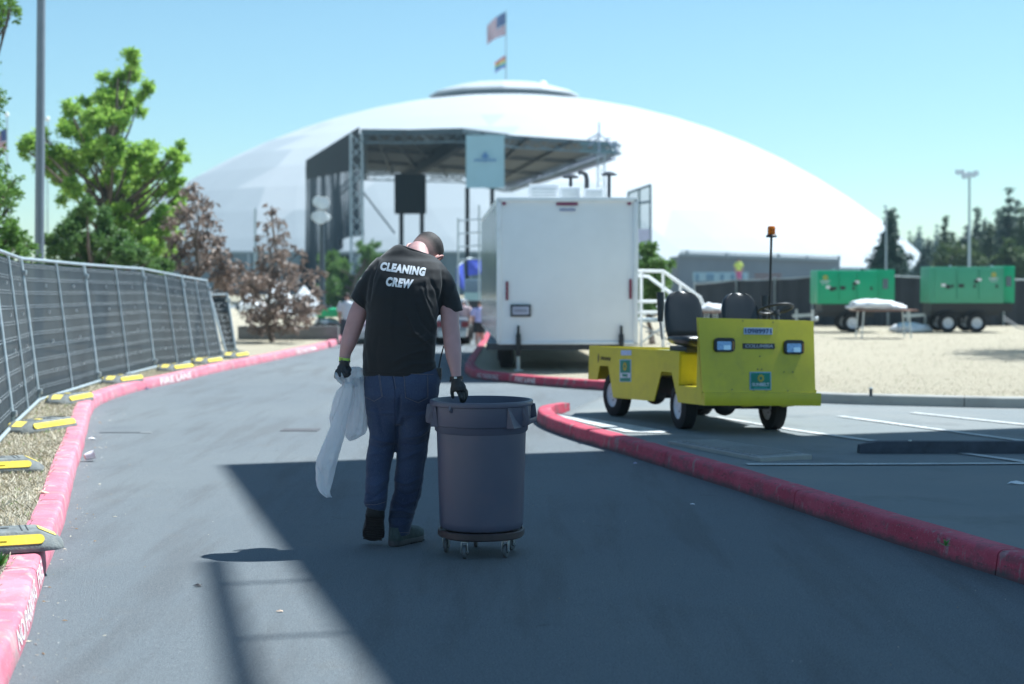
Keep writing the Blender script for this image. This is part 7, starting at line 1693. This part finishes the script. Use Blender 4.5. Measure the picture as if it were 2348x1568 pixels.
def tree(base, clumps, n, size, mat, lab, trunk_r, name='tree', droop=0, up=.3, group=None, cat='tree', top=None, limbs=True, aspect=.45, bmat=None):
    t = thing(name, lab, cat, base, group=group); top = top or max(clumps, key=lambda c: c[0].z)[0]; base = Vector(base)
    mb = MB(); n_ = 8; axis = [base.lerp(top, k / n_) + Vector((noise.noise(Vector((k * .7, base.x, 1))) * .25, noise.noise(Vector((k * .7, base.x, 5))) * .25, 0)) * (1 if 0 < k < n_ else 0) for k in range(n_ + 1)]
    mb.tube(axis, [trunk_r * (1.25 if k == 0 else 1) * (1 - .88 * k / n_) for k in range(n_ + 1)], 10); mb.build('trunk', bmat or bark, t, smooth=True)
    if limbs:
        mb = MB()
        for c, r, *_ in clumps:
            zf_ = base.z + (c.z - base.z) * .68; tt = max(.08, min(.95, (zf_ - base.z) / max(.1, top.z - base.z))); k = min(n_ - 1, int(tt * n_)); a = axis[k].lerp(axis[k + 1], tt * n_ - k); r0 = trunk_r * (1 - .88 * tt) * .6
            m_ = a.lerp(c, .55) + Vector((0, 0, -.06 * (c - a).length)); mb.tube([a, m_, c], [r0, r0 * .6, r0 * .22], 6)
            for _k in range(3):
                q = c + Vector((random.uniform(-1, 1), random.uniform(-1, 1), random.uniform(-.5, .8))) * r * .8; mb.tube([m_.lerp(c, .5), q], [r0 * .3, r0 * .08], 4)
        mb.build('limbs', bmat or bark, t, smooth=True)
    vs_, fs = clump_leaves(clumps, n, size, up, droop, aspect); me = bpy.data.meshes.new('crown'); im = wm(t).inverted(); me.from_pydata([tuple(im @ v) for v in vs_], [], fs); me.materials.append(mat); o = obj_from_mesh('crown', me, t); return t
def cl(pts_, Y, sp=1.0, jit=1.2):
    return [(P(u, v, Y + random.uniform(-jit, jit)), r / F * Y * sp) for u, v, r in pts_]
green1 = leaf_mat('leaf_bright_green', (.20, .38, .05), (.46, .64, .13), .58); green2 = leaf_mat('leaf_mid_green', (.07, .16, .035), (.16, .27, .07), .4); dead = leaf_mat('leaf_dead_brown', (.15, .105, .085), (.33, .25, .20), .3); pine = leaf_mat('needle_dark', (.012, .045, .035), (.045, .10, .055), .1); green3 = leaf_mat('leaf_edge_green', (.08, .18, .03), (.20, .34, .06), .4)
Yt1 = 36
tp = [(290, 160, 28), (262, 190, 26), (305, 140, 16), (240, 215, 22), (285, 215, 28), (330, 205, 18), (250, 250, 30), (295, 245, 24), (200, 240, 18), (160, 255, 20), (185, 280, 26), (225, 285, 26), (270, 275, 20), (180, 315, 30), (225, 325, 26), (265, 300, 16), (80, 325, 24), (60, 340, 16), (105, 345, 20), (130, 355, 26), (170, 365, 26), (215, 370, 30), (260, 355, 28), (300, 350, 26), (340, 352, 26), (375, 365, 26), (405, 350, 18), (415, 365, 14), (120, 395, 26), (160, 410, 26), (210, 415, 24), (260, 400, 30), (305, 405, 30), (350, 400, 28), (390, 400, 20), (165, 440, 22), (280, 440, 26), (330, 445, 24), (370, 440, 20), (400, 425, 14), (250, 480, 24), (310, 485, 24), (290, 500, 24), (350, 500, 26), (390, 495, 20), (375, 520, 26), (330, 530, 26), (300, 545, 28), (360, 555, 30), (400, 540, 16), (410, 470, 14), (330, 580, 26), (380, 590, 22), (420, 440, 12), (90, 300, 12)]
tb_ = G(222, 0 + 700, KH); tb_ = Vector((P(222, 700, Yt1).x, Yt1, KH))
tree(tb_, cl(tp, Yt1, 1.0), 62000, .11, green1, 'tall bright yellow-green broadleaf tree behind the fence at the left', .16, 'broadleaf_tree', top=P(270, 180, Yt1), up=.1)
tp = [(200, 480, 20), (180, 500, 26), (225, 500, 24), (150, 530, 26), (195, 535, 32), (240, 530, 26), (130, 565, 26), (170, 575, 34), (220, 575, 34), (265, 565, 28), (290, 590, 26), (140, 600, 26), (200, 610, 34), (250, 610, 30), (310, 610, 26), (345, 600, 24), (375, 615, 20)]
tree((P(210, 700, 31).x, 31, KH), cl(tp, 31, 1, .8), 40000, .08, green2, 'dark green bushy conifer-like shrub in front of the bright tree', .08, 'shrub', cat='shrub')
# foliage reaching in from the left edge
tp = [(-40, 10, 30), (10, 20, 22), (30, 8, 14), (20, 34, 14), (-10, 45, 18), (0, 222, 12), (-40, 230, 30), (-30, 380, 30), (5, 345, 8), (0, 400, 16), (-20, 430, 40), (15, 420, 18), (35, 412, 12), (10, 455, 22), (-10, 490, 34), (25, 470, 16), (0, 520, 26), (-25, 560, 40), (20, 545, 22), (45, 540, 16), (30, 570, 26), (65, 560, 18), (60, 585, 18), (5, 590, 24), (80, 595, 12), (-60, 120, 50), (-70, 300, 60), (-90, 480, 60), (-80, 600, 60)]
tree((P(-80, 700, 24).x, 24, KH), cl(tp, 24, 1, .8), 13000, .08, green3, 'green tree reaching in from the left edge of the picture', .12, 'broadleaf_tree', top=P(-60, -20, 24), droop=.3)
# dead brown trees
tp = [(445, 425, 10), (440, 445, 15), (460, 455, 13), (430, 475, 16), (470, 480, 15), (448, 500, 18), (480, 505, 12), (400, 500, 16), (420, 520, 18), (470, 530, 20), (500, 545, 18), (445, 555, 22), (400, 550, 20), (510, 570, 18), (475, 580, 24), (430, 590, 26), (390, 590, 20), (520, 600, 20), (490, 620, 26), (450, 630, 28), (540, 640, 22), (500, 655, 26), (560, 620, 18), (590, 640, 16)]
tree((P(452, 700, 33).x, 33, KH), cl(tp, 33, 1.1, .7), 2500, .16, dead, 'withered brown tree left of centre, just past the bright green tree', .06, 'withered_tree', droop=1.0, up=0, aspect=.35, top=P(447, 420, 33))
tp = [(622, 475, 8), (625, 495, 11), (640, 510, 10), (612, 520, 11), (648, 535, 12), (625, 545, 14), (600, 560, 13), (655, 560, 13), (630, 580, 18), (690, 572, 9), (605, 600, 18), (650, 600, 20), (680, 605, 16), (580, 625, 20), (625, 625, 24), (665, 635, 24), (705, 640, 18), (735, 625, 10), (560, 655, 22), (600, 660, 26), (645, 670, 28), (690, 675, 26), (725, 670, 14), (575, 690, 24), (615, 705, 28), (660, 710, 28), (700, 710, 24), (730, 700, 14), (585, 735, 20), (640, 735, 24), (685, 740, 20), (600, 760, 12)]
tree((P(625, 785, 35).x, 35, KH), cl(tp, 35, 1.1, .8), 2900, .16, dead, 'withered brown tree in front of the white tents and retaining wall', .06, 'withered_tree', droop=1.0, up=0, aspect=.35, top=P(622, 470, 35))
# greenery on and behind the stage
tp = [(755, 600, 18), (775, 640, 22), (760, 670, 24), (790, 620, 18), (845, 570, 14), (855, 590, 18), (835, 610, 18), (870, 600, 14), (800, 660, 20), (770, 700, 20), (750, 640, 18)]
tree((P(790, 720, 75).x, 75, 0), cl(tp, 75, 1.1, 1), 9000, .22, green2, 'green tree behind the black stage scrim, left of the man', .15, 'broadleaf_tree', top=P(850, 560, 75))
tp = [(1470, 600, 18), (1485, 580, 16), (1500, 590, 16), (1480, 625, 24), (1510, 620, 20), (1490, 655, 24), (1520, 650, 18), (1475, 690, 22), (1505, 690, 24), (1530, 680, 16), (1535, 605, 8), (1470, 570, 8), (1545, 700, 14)]
tree((P(1495, 740, 34).x, 34, KH), cl(tp, 34, 1, .6), 12000, .09, green2, 'green leafy shrub behind the steps at the right of the trailer', .06, 'shrub', cat='shrub')
# conifers
def conifer(u, vt, vb, Y, w, lab, seed, mat=pine, ragged=.5):
    random.seed(seed); top = P(u, vt, Y); b = P(u, vb, Y); H_ = top.z; wd = w / F * Y; clumps = []; t_ = 0
    nl = 11
    for i in range(nl):
        s_ = (i + .3) / nl; r = wd * (s_ ** .8) * random.uniform(.8, 1.1); z = top.z - (top.z - b.z) * s_; k = max(2, int(2 + 6 * s_))
        for j in range(k):
            a = 2 * pi * j / k + i; clumps.append((Vector((top.x + cos(a) * r * .6, Y + sin(a) * r * .6, z + random.uniform(-.15, .15))), max(.2, r * .66), .8))
    for i in range(nl): s_ = (i + .5) / nl; clumps.append((Vector((top.x, Y, top.z - (top.z - b.z) * s_)), max(.15, wd * (s_ ** .8) * .55), 1.2))
    t = tree((top.x, Y, 0), clumps, 17000, max(.2, wd * .19), mat, lab, .12, 'conifer', droop=.6, up=0, top=top, limbs=False, aspect=.4, group='dark conifers at the right behind the fence'); return t
conifer(2041, 488, 640, 78, 42, 'lone dark conifer standing before the right flank of the dome', 11)
cf = [(2085, 530, 300, 24, 'small dark conifer just behind the lone conifer'), (2106, 520, 305, 34, 'pointed conifer first from the left in the right-hand row'), (2148, 512, 310, 22, 'narrow short conifer second in the row'), (2166, 500, 119, 28, 'conifer third in the row with a sharp tip'), (2200, 548, 116, 32, 'low rounded conifer left of the light mast'), (2240, 478, 117, 34, 'tall dark conifer just right of the light mast'), (2268, 512, 112, 34, 'mid-height conifer right of the tall dark one'), (2290, 485, 115, 40, 'broad conifer left of the tallest spire'), (2314, 430, 108, 40, 'tallest conifer spire near the right edge'), (2345, 478, 106, 40, 'conifer at the right edge of the picture'), (2185, 560, 110, 30, 'small conifer low at the foot of the light mast'), (2128, 548, 135, 36, 'rounded dark evergreen between the first two pointed conifers'), (2182, 532, 132, 40, 'broad evergreen just left of the light mast'), (2218, 520, 130, 36, 'evergreen right behind the light mast'), (2256, 505, 128, 40, 'evergreen filling the gap right of the tall dark conifer'), (2302, 478, 126, 44, 'broad evergreen behind the tallest spire'), (2332, 462, 124, 44, 'evergreen between the spire and the right edge')]
for k, (u, vt, Y, w, lab) in enumerate(cf): conifer(u, vt, 650, Y, w, lab, 20 + k, pine if k % 3 else leaf_mat('needle_green_%d' % k, (.03, .07, .02), (.09, .14, .04), .15))
random.seed(99)
tp = [(2172 + k * 22 + random.uniform(-8, 8), 600 + random.uniform(-22, 22), 22) for k in range(10)] + [(2160 + k * 26, 625, 22) for k in range(9)]
tree((P(2240, 660, 98).x, 98, 0), cl(tp, 98, 1, 2), 16000, .28, leaf_mat('undergrowth_green', (.03, .07, .02), (.12, .17, .04), .2), 'band of lower green trees below the conifers', .15, 'undergrowth', cat='bushes')
tree((13.4, 31.2, KH), [(Vector((13.4 + random.uniform(-1.3, 1.3), 30.9 + random.uniform(-2.2, 2.2), 6 + random.uniform(-.8, .9))), .9) for _ in range(22)], 16000, .11, green2, 'leafy tree just off the right edge, shading the dry lawn', .12, 'broadleaf_tree')
# trees beyond both sides of the place
for k, (x, y, h_) in enumerate(((-34, 60, 9), (-48, 80, 11), (40, 95, 12), (58, 110, 14))):
    tree((x, y, 0), [(Vector((x + random.uniform(-2.5, 2.5), y + random.uniform(-2, 2), h_ * random.uniform(.45, .95))), 1.6) for _ in range(14)], 5000, .3, green2, ['round green tree far off to the left', 'larger green tree farthest to the left', 'green tree beyond the right edge', 'largest green tree beyond the right edge'][k], .25, 'broadleaf_tree')
# ================================================================== AIR
hz = MB(); hz.box((0, 230, 39), (900, 560, 80)); ho_ = hz.build('haze', [], kind='stuff')
hm = bpy.data.materials.new('thin_haze'); hm.use_nodes = True; nt = hm.node_tree; nt.nodes.remove(nt.nodes['Principled BSDF']); pv = nt.nodes.new('ShaderNodeVolumePrincipled'); pv.inputs['Color'].default_value = (.62, .86, 1.0, 1); pv.inputs['Density'].default_value = .0004; pv.inputs['Anisotropy'].default_value = .2
nt.links.new(pv.outputs[0], [n for n in nt.nodes if n.type == 'OUTPUT_MATERIAL'][0].inputs['Volume']); ho_.data.materials.append(hm); ho_['label'] = 'thin pale summer haze over the whole place'
